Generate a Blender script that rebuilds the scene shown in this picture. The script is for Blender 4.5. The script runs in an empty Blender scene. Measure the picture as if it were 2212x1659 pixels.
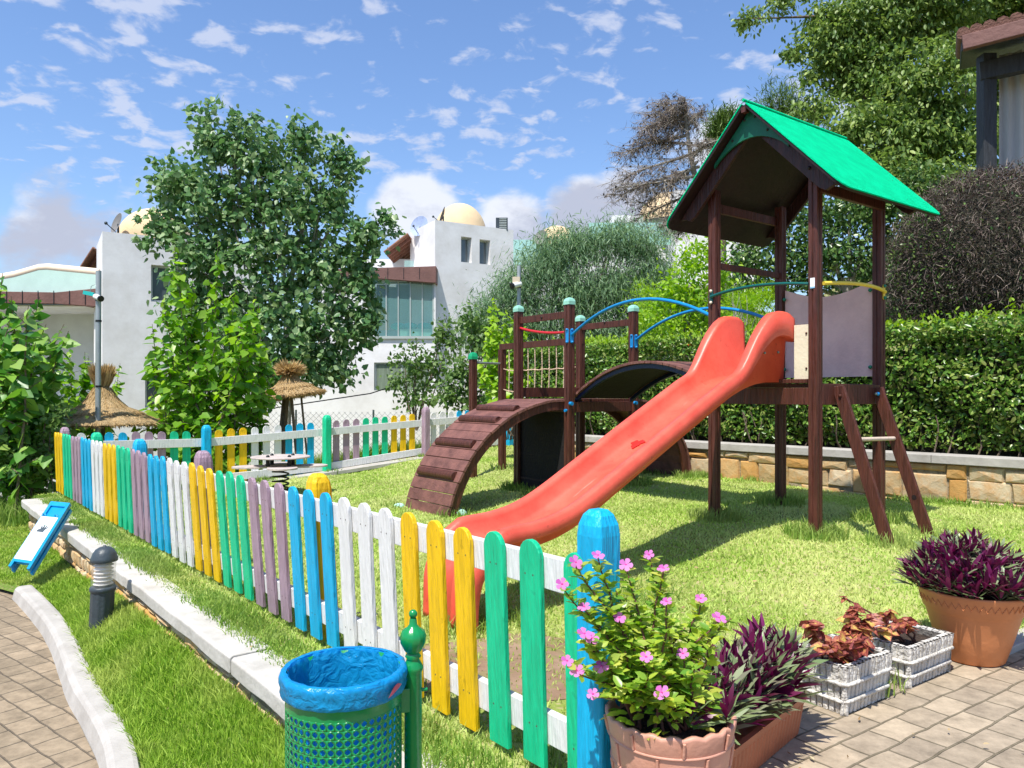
import bpy, bmesh, math, random
import numpy as np
from mathutils import Vector, Matrix
from mathutils.geometry import delaunay_2d_cdt
R = math.radians
sc = bpy.context.scene
rng = np.random.default_rng(7)
random.seed(7)
# ------------------------------------------------------------------ camera, world, sun, exposure
CH = 1.4                       # eye height above the terrace
cam = bpy.data.cameras.new('camera'); camo = bpy.data.objects.new('camera', cam)
sc.collection.objects.link(camo); sc.camera = camo
camo.location = (0, 0, CH); camo.rotation_euler = (R(90), 0, 0)
cam.lens = 36*1640/2212; cam.sensor_width = 36; cam.shift_y = 20.5/2212
cam.clip_start = .05; cam.clip_end = 3000
SUN_EL = R(63); SUN_H = Vector((-.50, -.866)).normalized()
sund = Vector((SUN_H.x*math.cos(SUN_EL), SUN_H.y*math.cos(SUN_EL), math.sin(SUN_EL)))
sl = bpy.data.lights.new('sun', 'SUN'); sl.energy = 4.6; sl.angle = R(.5); sl.color = (1, .955, .88)
so = bpy.data.objects.new('sun', sl); sc.collection.objects.link(so)
so.rotation_euler = (-sund).to_track_quat('-Z', 'Y').to_euler()
so.location = sund*30
world = bpy.data.worlds.new('World'); sc.world = world; world.use_nodes = True
def build_world():
    nt = world.node_tree; N = nt.nodes; L = nt.links
    for n in list(N): N.remove(n)
    out = N.new('ShaderNodeOutputWorld'); bg = N.new('ShaderNodeBackground'); bg.inputs[1].default_value = .125
    sky = N.new('ShaderNodeTexSky'); sky.sky_type = 'NISHITA'; sky.sun_disc = False
    sky.sun_elevation = SUN_EL; sky.sun_rotation = math.atan2(SUN_H.x, SUN_H.y)
    sky.air_density = 1.25; sky.dust_density = .6; sky.ozone_density = 2.2; sky.altitude = 0
    def m(op, a, b=None, c=None, clamp=False):
        n = N.new('ShaderNodeMath'); n.operation = op; n.use_clamp = clamp
        for i, v in enumerate((a, b, c)):
            if v is None: continue
            if isinstance(v, (int, float)): n.inputs[i].default_value = v
            else: L.new(v, n.inputs[i])
        return n.outputs[0]
    def noise(vec, scale, detail, rough=.55, dist=0):
        n = N.new('ShaderNodeTexNoise'); n.inputs['Scale'].default_value = scale; n.inputs['Detail'].default_value = detail
        n.inputs['Roughness'].default_value = rough; n.inputs['Distortion'].default_value = dist
        L.new(vec, n.inputs['Vector']); return n.outputs[0]
    def sstep(v, a, b):
        n = N.new('ShaderNodeMapRange'); n.interpolation_type = 'SMOOTHSTEP'
        L.new(v, n.inputs[0]); n.inputs[1].default_value = a; n.inputs[2].default_value = b
        return n.outputs[0]
    tc = N.new('ShaderNodeTexCoord'); d = tc.outputs['Generated']
    sx = N.new('ShaderNodeSeparateXYZ'); L.new(d, sx.inputs[0])
    z = sx.outputs[2]; zz = m('ADD', m('MAXIMUM', z, 0.0), .16)
    cv = N.new('ShaderNodeCombineXYZ'); L.new(m('DIVIDE', sx.outputs[0], zz), cv.inputs[0]); L.new(m('DIVIDE', sx.outputs[1], zz), cv.inputs[1])
    # altocumulus puffs
    n1 = noise(cv.outputs[0], 11.5, 5, .55, .3)
    n2 = noise(cv.outputs[0], 1.9, 2, .5)
    puff = sstep(m('ADD', n1, m('MULTIPLY', m('SUBTRACT', n2, .5), .62)), .525, .69)
    puff = m('MULTIPLY', puff, sstep(z, .12, .24))
    # cumulus banks near the horizon
    mp = N.new('ShaderNodeMapping'); mp.inputs['Scale'].default_value = (1, 1, 1.7); mp.inputs['Location'].default_value = (.33, .2, .05)
    L.new(d, mp.inputs[0])
    n3 = noise(mp.outputs[0], 3.1, 9, .55, .1)
    edge = m('SUBTRACT', m('ADD', m('MULTIPLY', n3, 1.7), -.10), m('MULTIPLY', m('MAXIMUM', z, 0.), 1.25))
    lobes = None
    for (ax, az, rr, wt) in ((-.60, .20, .20, .55), (-.69, .09, .22, .5), (-.47, .17, .10, .25), (-.13, .235, .13, .5), (.0, .22, .12, .45), (.12, .24, .15, .55), (.20, .32, .10, .30), (.30, .30, .16, .45), (.0, .1, .25, .4), (.45, .33, .12, .3)):
        v = Vector((ax, 1, az)).normalized(); dn = N.new('ShaderNodeVectorMath'); dn.operation = 'DISTANCE'; L.new(d, dn.inputs[0]); dn.inputs[1].default_value = v
        mr = N.new('ShaderNodeMapRange'); mr.interpolation_type = 'SMOOTHSTEP'; L.new(dn.outputs['Value'], mr.inputs[0]); mr.inputs[1].default_value = rr; mr.inputs[2].default_value = 0; mr.inputs[3].default_value = 0; mr.inputs[4].default_value = wt
        lobes = mr.outputs[0] if lobes is None else m('MAXIMUM', lobes, mr.outputs[0])
    edge = m('ADD', m('SUBTRACT', m('MULTIPLY', n3, 1.5), .62), lobes)
    back = m('MULTIPLY', sstep(sx.outputs[1], .15, -.2), sstep(z, .32, .1)); edge = m('ADD', edge, m('MULTIPLY', back, .35))
    cum = sstep(edge, .42, .56)
    n4 = noise(mp.outputs[0], 6.5, 6, .6)
    shade = sstep(m('ADD', n4, m('MULTIPLY', m('SUBTRACT', z, .21), 1.1)), .40, .60)
    cc = N.new('ShaderNodeMix'); cc.data_type = 'RGBA'
    cc.inputs[6].default_value = (3.0, 3.2, 3.95, 1); cc.inputs[7].default_value = (5.0, 5.2, 5.7, 1); L.new(shade, cc.inputs[0])
    tint = N.new('ShaderNodeMix'); tint.data_type = 'RGBA'; tint.blend_type = 'MULTIPLY'; tint.inputs[0].default_value = 1
    L.new(sky.outputs[0], tint.inputs[6]); tint.inputs[7].default_value = (.76, .87, 1.07, 1)
    m1 = N.new('ShaderNodeMix'); m1.data_type = 'RGBA'; L.new(m('MULTIPLY', puff, .72), m1.inputs[0])
    L.new(tint.outputs[2], m1.inputs[6]); m1.inputs[7].default_value = (4.0, 4.3, 5.2, 1)
    m2 = N.new('ShaderNodeMix'); m2.data_type = 'RGBA'; L.new(m('MULTIPLY', cum, .95), m2.inputs[0])
    L.new(m1.outputs[2], m2.inputs[6]); L.new(cc.outputs[2], m2.inputs[7])
    L.new(m2.outputs[2], bg.inputs[0]); L.new(bg.outputs[0], out.inputs[0])
build_world()
vs = sc.view_settings; vs.view_transform = 'Standard'; vs.look = 'None'; vs.exposure = 0.55; vs.gamma = 1
sc.cycles.max_bounces = 7; sc.cycles.transparent_max_bounces = 10
sc.cycles.sample_clamp_indirect = 6; sc.cycles.caustics_reflective = False; sc.cycles.caustics_refractive = False

# ------------------------------------------------------------------ helpers
def P(x, y, Y): return Vector(((x-1106)/1640*Y, Y, CH-(y-850)/1640*Y))     # a spot in the survey sheet to a point in space
def lin(r, g, b):
    f = lambda c: (c/12.92 if c <= .04045 else ((c+.055)/1.055)**2.4)
    return (f(r/255), f(g/255), f(b/255), 1)
MATS = {}
def nd(nt, t, **kw):
    n = nt.nodes.new(t)
    for k, v in kw.items(): setattr(n, k, v)
    return n
def base_mat(name):
    m = bpy.data.materials.new(name); m.use_nodes = True; nt = m.node_tree
    return m, nt, nt.nodes['Principled BSDF']
def paint(name, col, rough=.5, var=.12, scale=6, stretch=(1, 1, 1), bump=.15, bscale=40, spec=.4, island=0., dark=None, trans=0, metal=0, bdist=.004, spot=0):
    """painted or plain surface: noise varied colour, fine bump, wear spots"""
    if name in MATS: return MATS[name]
    m, nt, b = base_mat(name); L = nt.links
    tc = nd(nt, 'ShaderNodeTexCoord'); mp = nd(nt, 'ShaderNodeMapping'); mp.inputs['Scale'].default_value = stretch
    L.new(tc.outputs['Object'], mp.inputs[0])
    no = nd(nt, 'ShaderNodeTexNoise'); no.inputs['Scale'].default_value = scale; no.inputs['Detail'].default_value = 6; no.inputs['Roughness'].default_value = .65
    L.new(mp.outputs[0], no.inputs[0])
    cr = nd(nt, 'ShaderNodeValToRGB'); c = Vector(col[:3]); dk = Vector(dark[:3]) if dark else c*(1-var*2)
    cr.color_ramp.elements[0].position = .3; cr.color_ramp.elements[1].position = .62
    cr.color_ramp.elements[0].color = (*dk, 1); cr.color_ramp.elements[1].color = (*[min(1, v*(1+var*.4)) for v in c], 1)
    L.new(no.outputs[0], cr.inputs[0]); cout = cr.outputs[0]
    if island:
        g = nd(nt, 'ShaderNodeNewGeometry'); h = nd(nt, 'ShaderNodeHueSaturation')
        mr = nd(nt, 'ShaderNodeMapRange'); mr.inputs[3].default_value = 1-island; mr.inputs[4].default_value = 1+island
        L.new(g.outputs['Random Per Island'], mr.inputs[0]); L.new(mr.outputs[0], h.inputs['Value']); L.new(cout, h.inputs['Color']); cout = h.outputs[0]
    if spot:
        n2 = nd(nt, 'ShaderNodeTexNoise'); n2.inputs['Scale'].default_value = 23; n2.inputs['Detail'].default_value = 4; L.new(tc.outputs['Object'], n2.inputs[0])
        mr = nd(nt, 'ShaderNodeMapRange'); mr.inputs[1].default_value = .66; mr.inputs[2].default_value = .70; L.new(n2.outputs[0], mr.inputs[0])
        mx = nd(nt, 'ShaderNodeMix', data_type='RGBA'); mm = nd(nt, 'ShaderNodeMath', operation='MULTIPLY'); mm.inputs[1].default_value = spot
        L.new(mr.outputs[0], mm.inputs[0]); L.new(mm.outputs[0], mx.inputs[0]); L.new(cout, mx.inputs[6]); mx.inputs[7].default_value = (*(c*.35), 1); cout = mx.outputs[2]
    L.new(cout, b.inputs['Base Color'])
    b.inputs['Roughness'].default_value = rough; b.inputs['Specular IOR Level'].default_value = spec; b.inputs['Metallic'].default_value = metal
    if bump:
        nb = nd(nt, 'ShaderNodeTexNoise'); nb.inputs['Scale'].default_value = bscale; nb.inputs['Detail'].default_value = 5; L.new(mp.outputs[0], nb.inputs[0])
        bp = nd(nt, 'ShaderNodeBump'); bp.inputs['Strength'].default_value = bump; bp.inputs['Distance'].default_value = bdist*10
        L.new(nb.outputs[0], bp.inputs['Height']); L.new(bp.outputs[0], b.inputs['Normal'])
    MATS[name] = m; return m
def wood(name, col, rough=.45, var=.15, bump=.5, **k):
    return paint(name, col, rough, var, 5, (6, 6, .6), bump, 14, **k)
def leafmat(name, cols, trans=.35, rough=.42, back=None, spec=.35):
    """leaves: colour picked leaf by leaf, light shining through"""
    if name in MATS: return MATS[name]
    m, nt, b = base_mat(name); L = nt.links
    g = nd(nt, 'ShaderNodeNewGeometry'); cr = nd(nt, 'ShaderNodeValToRGB'); e = cr.color_ramp.elements
    n = len(cols); e[0].color = (*cols[0][:3], 1); e[1].color = (*cols[-1][:3], 1)
    for i in range(1, n-1):
        x = e.new(i/(n-1)); x.color = (*cols[i][:3], 1)
    L.new(g.outputs['Random Per Island'], cr.inputs[0]); c = cr.outputs[0]
    if back:
        mx = nd(nt, 'ShaderNodeMix', data_type='RGBA'); L.new(g.outputs['Backfacing'], mx.inputs[0]); L.new(c, mx.inputs[6]); mx.inputs[7].default_value = (*back[:3], 1); c = mx.outputs[2]
    L.new(c, b.inputs['Base Color']); b.inputs['Roughness'].default_value = rough; b.inputs['Specular IOR Level'].default_value = spec
    t = nd(nt, 'ShaderNodeBsdfTranslucent'); hs = nd(nt, 'ShaderNodeHueSaturation'); hs.inputs['Saturation'].default_value = 1.1; hs.inputs['Value'].default_value = 1.5
    L.new(c, hs.inputs['Color']); L.new(hs.outputs[0], t.inputs[0])
    ms = nd(nt, 'ShaderNodeMixShader'); ms.inputs[0].default_value = trans
    L.new(b.outputs[0], ms.inputs[1]); L.new(t.outputs[0], ms.inputs[2]); L.new(ms.outputs[0], nt.nodes['Material Output'].inputs[0])
    MATS[name] = m; return m

WL = {}
def put(o, label=None, cat=None, group=None, kind=None):
    if label: o['label'] = label
    if cat: o['category'] = cat
    if group: o['group'] = group
    if kind: o['kind'] = kind
    return o
def thing(name, label, cat, loc=(0, 0, 0), group=None):
    o = bpy.data.objects.new(name, None); sc.collection.objects.link(o); o.location = loc
    o.empty_display_size = .1; WL[o.name] = Vector(loc); return put(o, label, cat, group)
class MB:
    def __init__(s): s.v = []; s.f = []; s.sm = []; s.mi = []
    def add(s, vs_, fs, smooth=False, mi=0):
        b = len(s.v); s.v += [tuple(v) for v in vs_]; s.f += [tuple(b+i for i in f) for f in fs]
        s.sm += [smooth]*len(fs); s.mi += [mi]*len(fs); return s
    def box(s, c, sz, ax=None, mi=0):
        c = Vector(c); ax = ax or (Vector((1, 0, 0)), Vector((0, 1, 0)), Vector((0, 0, 1)))
        a, b, d = [Vector(ax[i])*sz[i]/2 for i in range(3)]
        vs_ = [c+a*i+b*j+d*k for i in (-1, 1) for j in (-1, 1) for k in (-1, 1)]
        return s.add(vs_, [(0, 1, 3, 2), (4, 6, 7, 5), (0, 4, 5, 1), (2, 3, 7, 6), (0, 2, 6, 4), (1, 5, 7, 3)], mi=mi)
    def beam(s, p, q, w, h, up=(0, 0, 1), mi=0):
        p = Vector(p); q = Vector(q); d = (q-p); l = d.length; d.normalize(); side = d.cross(Vector(up)).normalized(); u = side.cross(d).normalized()
        return s.box((p+q)/2, (l, w, h), (d, side, u), mi)
    def prism(s, pts, dvec, mi=0):
        n = len(pts); pts = [Vector(p) for p in pts]; dvec = Vector(dvec)
        vs_ = pts+[p+dvec for p in pts]
        return s.add(vs_, [tuple(range(n-1, -1, -1)), tuple(range(n, 2*n))]+[(i, (i+1) % n, n+(i+1) % n, n+i) for i in range(n)], mi=mi)
    def tube(s, path, rad, n=8, cap=True, mi=0, smooth=True):
        path = [Vector(p) for p in path]; m = len(path)
        if not hasattr(rad, '__len__'): rad = [rad]*m
        vs_ = []; prev = None
        for i in range(m):
            t = (path[min(i+1, m-1)]-path[max(i-1, 0)])
            if t.length < 1e-9: t = Vector((0, 0, 1))
            t.normalize()
            if prev is None:
                a = t.orthogonal().normalized()
            else:
                a = (prev-t*prev.dot(t))
                a = a.normalized() if a.length > 1e-6 else t.orthogonal().normalized()
            prev = a; b = t.cross(a)
            vs_ += [path[i]+(a*math.cos(k*2*math.pi/n)+b*math.sin(k*2*math.pi/n))*rad[i] for k in range(n)]
        fs = [(i*n+k, i*n+(k+1) % n, (i+1)*n+(k+1) % n, (i+1)*n+k) for i in range(m-1) for k in range(n)]
        s.add(vs_, fs, smooth, mi)
        if cap: s.add(vs_[:n], [tuple(range(n-1, -1, -1))], False, mi); s.add(vs_[-n:], [tuple(range(n))], False, mi)
        return s
    def lathe(s, prof, c=(0, 0, 0), n=32, smooth=True, mi=0, fn=None):
        c = Vector(c); vs_ = []
        for (r, z) in prof:
            for k in range(n):
                a = k*2*math.pi/n; rr = r*(fn(a, z) if fn else 1)
                vs_.append(c+Vector((rr*math.cos(a), rr*math.sin(a), z)))
        m = len(prof)
        return s.add(vs_, [(i*n+k, i*n+(k+1) % n, (i+1)*n+(k+1) % n, (i+1)*n+k) for i in range(m-1) for k in range(n)], smooth, mi)
    def sphere(s, c, r, n=12, m=8, sc_=(1, 1, 1), mi=0):
        c = Vector(c); vs_ = []
        for i in range(m+1):
            t = math.pi*i/m
            for k in range(n):
                a = 2*math.pi*k/n; vs_.append(c+Vector((r*sc_[0]*math.sin(t)*math.cos(a), r*sc_[1]*math.sin(t)*math.sin(a), r*sc_[2]*math.cos(t))))
        return s.add(vs_, [(i*n+k, (i+1)*n+k, (i+1)*n+(k+1) % n, i*n+(k+1) % n) for i in range(m) for k in range(n)], True, mi)
    def obj(s, name, mats, parent=None, label=None, cat=None, group=None, kind=None, bevel=0, origin=None):
        me = bpy.data.meshes.new(name)
        off = WL[parent.name] if parent else Vector(origin or (0, 0, 0))
        me.from_pydata([(v[0]-off.x, v[1]-off.y, v[2]-off.z) for v in s.v], [], s.f)
        if not isinstance(mats, (list, tuple)): mats = [mats]
        for m in mats: me.materials.append(m)
        me.polygons.foreach_set('use_smooth', s.sm); me.polygons.foreach_set('material_index', s.mi); me.update()
        o = bpy.data.objects.new(name, me); sc.collection.objects.link(o)
        if parent: o.parent = parent
        elif origin: o.location = origin
        WL[o.name] = off.copy()
        if bevel:
            b = o.modifiers.new('b', 'BEVEL'); b.width = bevel; b.segments = 2; b.limit_method = 'ANGLE'; b.angle_limit = R(40)
        return put(o, label, cat, group, kind)
def npmesh(name, V, F, mats, parent=None, smooth=False, mi=None, attr=None, **k):
    """V (n,3), F (m,3 or 4) numpy or list of such"""
    Fs = F if isinstance(F, list) else [F]
    me = bpy.data.meshes.new(name); off = WL[parent.name] if parent else Vector((0, 0, 0))
    V = V-np.array([off.x, off.y, off.z]); me.vertices.add(len(V)); me.vertices.foreach_set('co', V.astype(np.float32).ravel())
    nl = sum(f.size for f in Fs); me.loops.add(nl); me.loops.foreach_set('vertex_index', np.concatenate([f.ravel() for f in Fs]).astype(np.int32))
    tot = np.concatenate([np.full(len(f), f.shape[1]) for f in Fs]); st = np.concatenate([[0], np.cumsum(tot)[:-1]])
    me.polygons.add(len(tot)); me.polygons.foreach_set('loop_start', st.astype(np.int32)); me.polygons.foreach_set('loop_total', tot.astype(np.int32))
    if smooth: me.polygons.foreach_set('use_smooth', np.ones(len(tot), bool))
    if not isinstance(mats, (list, tuple)): mats = [mats]
    for m in mats: me.materials.append(m)
    if mi is not None: me.polygons.foreach_set('material_index', mi.astype(np.int32))
    if attr is not None:
        a = me.color_attributes.new('tone', 'FLOAT_COLOR', 'POINT'); a.data.foreach_set('color', attr.astype(np.float32).ravel())
    me.update(calc_edges=True)
    o = bpy.data.objects.new(name, me); sc.collection.objects.link(o)
    if parent: o.parent = parent
    WL[o.name] = off.copy()
    return put(o, **k)
# leaf templates: x = along the leaf (0..1), y = across, z = lift
LEAF = {
 'oval': (np.array([[0, 0, 0], [.3, .22, .05], [.3, -.22, .05], [.7, .2, .03], [.7, -.2, .03], [1, 0, -.06], [.3, 0, 0], [.7, 0, -.02]]), np.array([[0, 6, 1, 1], [0, 2, 6, 6], [6, 7, 3, 1], [6, 2, 4, 7], [7, 5, 3, 3], [7, 4, 5, 5]])),
 'heart': (np.array([[0, 0, 0], [-.08, .25, .04], [.3, .42, .04], [.7, .22, .0], [1, 0, -.08], [.7, -.22, .0], [.3, -.42, .04], [-.08, -.25, .04], [.45, 0, -.03]]), np.array([[0, 8, 2, 1], [8, 4, 3, 2], [0, 7, 6, 8], [8, 6, 5, 4]])),
 'lance': (np.array([[0, .03, 0], [0, -.03, 0], [.35, .1, .03], [.35, -.1, .03], [.75, .07, .0], [.75, -.07, .0], [1, 0, -.08]]), np.array([[0, 1, 3, 2], [2, 3, 5, 4], [4, 5, 6, 6]])),
 'quad': (np.array([[0, 0, 0], [.5, .3, .04], [1, 0, -.05], [.5, -.3, .04]]), np.array([[0, 3, 2, 1]])),
 'twig': (np.array([[0, .012, 0], [0, -.012, 0], [.5, .018, .06], [.5, -.018, .06], [1, 0, -.05]]), np.array([[0, 1, 3, 2], [2, 3, 4, 4]])),
 'thin': (np.array([[0, .02, 0], [0, -.02, 0], [.5, .06, .03], [.5, -.06, .03], [1, 0, -.05]]), np.array([[0, 1, 3, 2], [2, 3, 4, 4]])),
}
def unit(a): return a/np.maximum(np.linalg.norm(a, axis=1, keepdims=True), 1e-9)
def leaves(C, D, S, kind='oval', roll=None, Nrm=None):
    """C centres (n,3), D direction along leaf, S size; returns V, [F]"""
    T, Ft = LEAF[kind]; n = len(C); D = unit(D)
    up = Nrm if Nrm is not None else unit(rng.normal(0, .45, (n, 3))+np.array([0, 0, 1.]))
    y = unit(np.cross(up, D)); z = np.cross(D, y)
    S = np.broadcast_to(S, (n,))[:, None, None]
    V = C[:, None, :]+S*(T[None, :, 0:1]*D[:, None, :]+T[None, :, 1:2]*y[:, None, :]+T[None, :, 2:3]*z[:, None, :])
    k = len(T); idx = np.arange(n)[:, None, None]*k
    q = Ft[[len(set(f)) == 4 for f in Ft]]; t = Ft[[len(set(f)) == 3 for f in Ft]][:, :3]
    out = []
    if len(q): out.append((idx+q[None]).reshape(-1, 4))
    if len(t): out.append((idx+t[None]).reshape(-1, 3))
    return V.reshape(-1, 3), out
def join(parts):
    Vs = []; Q = []; Tt = []; b = 0
    for V, Fs in parts:
        Vs.append(V)
        for f in (Fs if isinstance(Fs, list) else [Fs]):
            (Q if f.shape[1] == 4 else Tt).append(f+b)
        b += len(V)
    F = []
    if Q: F.append(np.concatenate(Q))
    if Tt: F.append(np.concatenate(Tt))
    return np.concatenate(Vs), F

# ------------------------------------------------------------------ layout
FA = Vector((.09, 2.75)); FD = Vector((-.635, .7725)).normalized(); FN = Vector((.7725, .635)).normalized()   # near fence: start, direction, inward
def fpt(t, o, z): q = FA+FD*t+FN*o; return Vector((q.x, q.y, z))
CORNER = Vector((-6.33, 10.55))
BD = Vector((.78, .625)).normalized(); BN = Vector((-BD.y, BD.x))       # back fence: direction, outward
gd = Vector((.6, -.8, 0)); rd = Vector((.8, .6, 0)); UP = Vector((0, 0, 1))
T_FL = Vector((1.80, 6.75, 0)); T_FR = Vector((2.39, 5.98, 0)); T_BR = Vector((3.18, 6.58, 0)); T_BL = Vector((2.60, 7.35, 0))
C_A = Vector((.081, 9.5, 0)); C_B = Vector((.66, 8.73, 0)); C_C = Vector((.911, 10.12, 0)); C_D = Vector((1.497, 9.36, 0))
W0 = Vector((.1, 12.76)); W1 = Vector((6.1, 6.40)); WD = (W1-W0).normalized(); WN = Vector((-WD.y, WD.x))
if WN.y < 0: WN = -WN
LC = np.array([(.25, 2.5, 0), (-1.2, 4.3, 0), (-2.4, 5.8, 0), (-3.6, 7.3, 0), (-4.9, 8.8, 0), (-6.3, 10.5, 0), (-.4, 4.6, .03), (-.86, 8.37, .09), (2.4, 6, .28),
  (1.8, 6.75, .29), (3.18, 6.6, .31), (2.6, 7.35, .33), (1.1, 11.5, .28), (5, 7.35, .26), (2.7, 9.9, .30), (6, 6.2, .2), (-4.77, 11.76, -.09), (-3.2, 13.01, .02), (-1.6, 14.24, .2), (0, 15.5, .34),
  (4.4, 5.3, .03), (.9, 2.9, .008), (.42, 2.8, .008), (1.0, 3.25, .01), (1.4, 3.5, .01), (2.1, 4.0, .01), (2.62, 4.1, .01), (3.2, 4.5, .012), (3.8, 4.9, .015), (5, 5.8, .05), (.4, 8.9, .2), (1.2, 9.8, .3), (-.1, 12.3, .3), (2.9, 5.75, .26), (1.2, 4.5, .07), (.8, 5.6, .14), (-3.2, 10.4, 0), (-1.5, 11.5, .08)])
def idw(C, x, y, p=3.):
    x = np.atleast_1d(x).astype(float); y = np.atleast_1d(y).astype(float)
    d = (x[:, None]-C[None, :, 0])**2+(y[:, None]-C[None, :, 1])**2+.05
    w = d**(-p/2); return (w*C[None, :, 2]).sum(1)/w.sum(1)
def zl(x, y):
    r = idw(LC, x, y); return r
def ZL(x, y): return float(zl(x, y)[0])
TC = np.array([(-6.3, 10.5, -.15), (-4.77, 11.76, -.2), (-3.2, 13.01, -.03), (-1.6, 14.24, .17), (0, 15.5, .34), (.7, 13.4, .5), (3.9, 10.3, .62), (6.0, 8.2, .62), (7.3, 6.9, .62),
  (5.3, 12, 2.1), (7, 16, 3.3), (8, 11, 2.7), (10, 9, 3.2), (12, 20, 6), (6, 24, 4), (2, 16, 1.1), (0, 20, .1), (-3, 17, -.4), (-8, 13, -1.0), (-6, 16, -1.1), (-11, 12, -.8), (-9, 9, -.5), (-10, 20, -1.5), (-5, 24, -1.2), (0, 30, -.8),
  (20, 30, 9), (0, 60, -1), (-40, 40, -2.5), (40, 60, 12), (-20, 20, -1.5), (30, 10, 8), (3, 12.5, 1.2)])
def zt(x, y): return idw(TC, x, y)
def ZT(x, y): return float(zt(x, y)[0])
LWC = np.array([(-1.5, 3.3, -.375), (-2.0, 4, -.375), (-2.4, 4.6, -.375), (-1.15, 2.6, -.375), (-2.9, 5.2, -.38), (-3.6, 6, -.39), (-4.4, 6.8, -.41), (-5.3, 7.4, -.42), (-7, 7.3, -.425), (-2.96, 5.5, -.35), (-5, 8.2, -.34), (-8, 10, -.4), (-7, 7, -.42), (-4.5, 7, -.4), (-9, 13, -.45), (-12, 8, -.5), (-2, 4, -.375), (-.3, 1.5, -.36), (-1.3, 2.5, -.375), (-.8, 3, -.37), (-3.2, 5.9, -.37)])
def zw(x, y):
    x = np.atleast_1d(x).astype(float); y = np.atleast_1d(y).astype(float); o = -((x-FA.x)*FN.x+(y-FA.y)*FN.y); t = (x-FA.x)*FD.x+(y-FA.y)*FD.y
    q = np.clip((.80-o)/.36, 0, 1); return idw(LWC, x, y)+q*q*(3-2*q)*np.interp(t, [-2, 3, 6.5, 9], [.22, .20, .06, .0])
def ZW(x, y): return float(zw(x, y)[0])
def sheet(name, poly, zf, m, step, kind='structure', label=None, dz=0):
    poly = [Vector(p) for p in poly]; n = len(poly)
    pts = []
    for i in range(n):
        a = poly[i]; b = poly[(i+1) % n]; k = max(1, int((b-a).length/step))
        pts += [a.lerp(b, j/k) for j in range(k)]
    nb = len(pts); edges = [(i, (i+1) % nb) for i in range(nb)]
    xs = [p.x for p in pts]; ys = [p.y for p in pts]
    px = np.array(xs); py = np.array(ys)
    gx, gy = np.meshgrid(np.arange(min(xs), max(xs), step), np.arange(min(ys), max(ys), step)); gx = gx.ravel()+step*.3; gy = gy.ravel()+step*.3
    ins = inpoly(gx, gy, px, py)
    allp = pts+[Vector((a, b)) for a, b in zip(gx[ins], gy[ins])]
    ov, oe, of, _, _, _ = delaunay_2d_cdt([Vector((p.x, p.y)) for p in allp], edges, [tuple(range(nb))], 1, 1e-5)
    X = np.array([v.x for v in ov]); Y = np.array([v.y for v in ov]); Z = zf(X, Y)+dz
    mb = MB(); mb.add(list(zip(X, Y, Z)), [tuple(f) for f in of], True)
    o = mb.obj(name, m, kind=kind, label=label)
    bm = bmesh.new(); bm.from_mesh(o.data); bmesh.ops.recalc_face_normals(bm, faces=bm.faces)
    if sum(f.normal.z for f in bm.faces) < 0: bmesh.ops.reverse_faces(bm, faces=bm.faces)
    bm.to_mesh(o.data); bm.free(); return o
def inpoly(x, y, px, py):
    c = np.zeros(len(x), bool); n = len(px); j = n-1
    for i in range(n):
        t = ((py[i] > y) != (py[j] > y)) & (x < (px[j]-px[i])*(y-py[i])/(py[j]-py[i]+1e-12)+px[i]); c ^= t; j = i
    return c
def blades(name, X, Y, Z, H, W, m, lean=.35, **k):
    """one grass sheet out of many bent blades"""
    n = len(X); a = rng.uniform(0, 2*np.pi, n); b = rng.uniform(0, 2*np.pi, n); le = np.abs(rng.normal(0, lean, n))*H
    base = np.stack([X, Y, Z-.005], 1); w = np.stack([np.cos(a), np.sin(a), 0*a], 1)*W[:, None]/2
    dl = np.stack([np.cos(b), np.sin(b), 0*b], 1)*le[:, None]; up = np.stack([0*H, 0*H, H], 1)
    v = np.stack([base-w, base+w, base+up*.55+dl*.35-w*.8, base+up*.55+dl*.35+w*.8, base+up*.95+dl], 1).reshape(-1, 3)
    i = np.arange(n)[:, None]*5
    return npmesh(name, v, [i+np.array([[0, 1, 3, 2]]), i+np.array([[2, 3, 4]])], m, kind='stuff', **k)
def scatter(poly, dens, zf):
    px = np.array([p[0] for p in poly]); py = np.array([p[1] for p in poly])
    x0, x1, y0, y1 = px.min(), px.max(), py.min(), py.max(); n = int((x1-x0)*(y1-y0)*dens)
    x = rng.uniform(x0, x1, n); y = rng.uniform(y0, y1, n); k = inpoly(x, y, px, py); x = x[k]; y = y[k]
    k = (np.abs(x) < .72*y+1.0) & (y > .5); x = x[k]; y = y[k]
    return x, y, zf(x, y)
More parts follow.
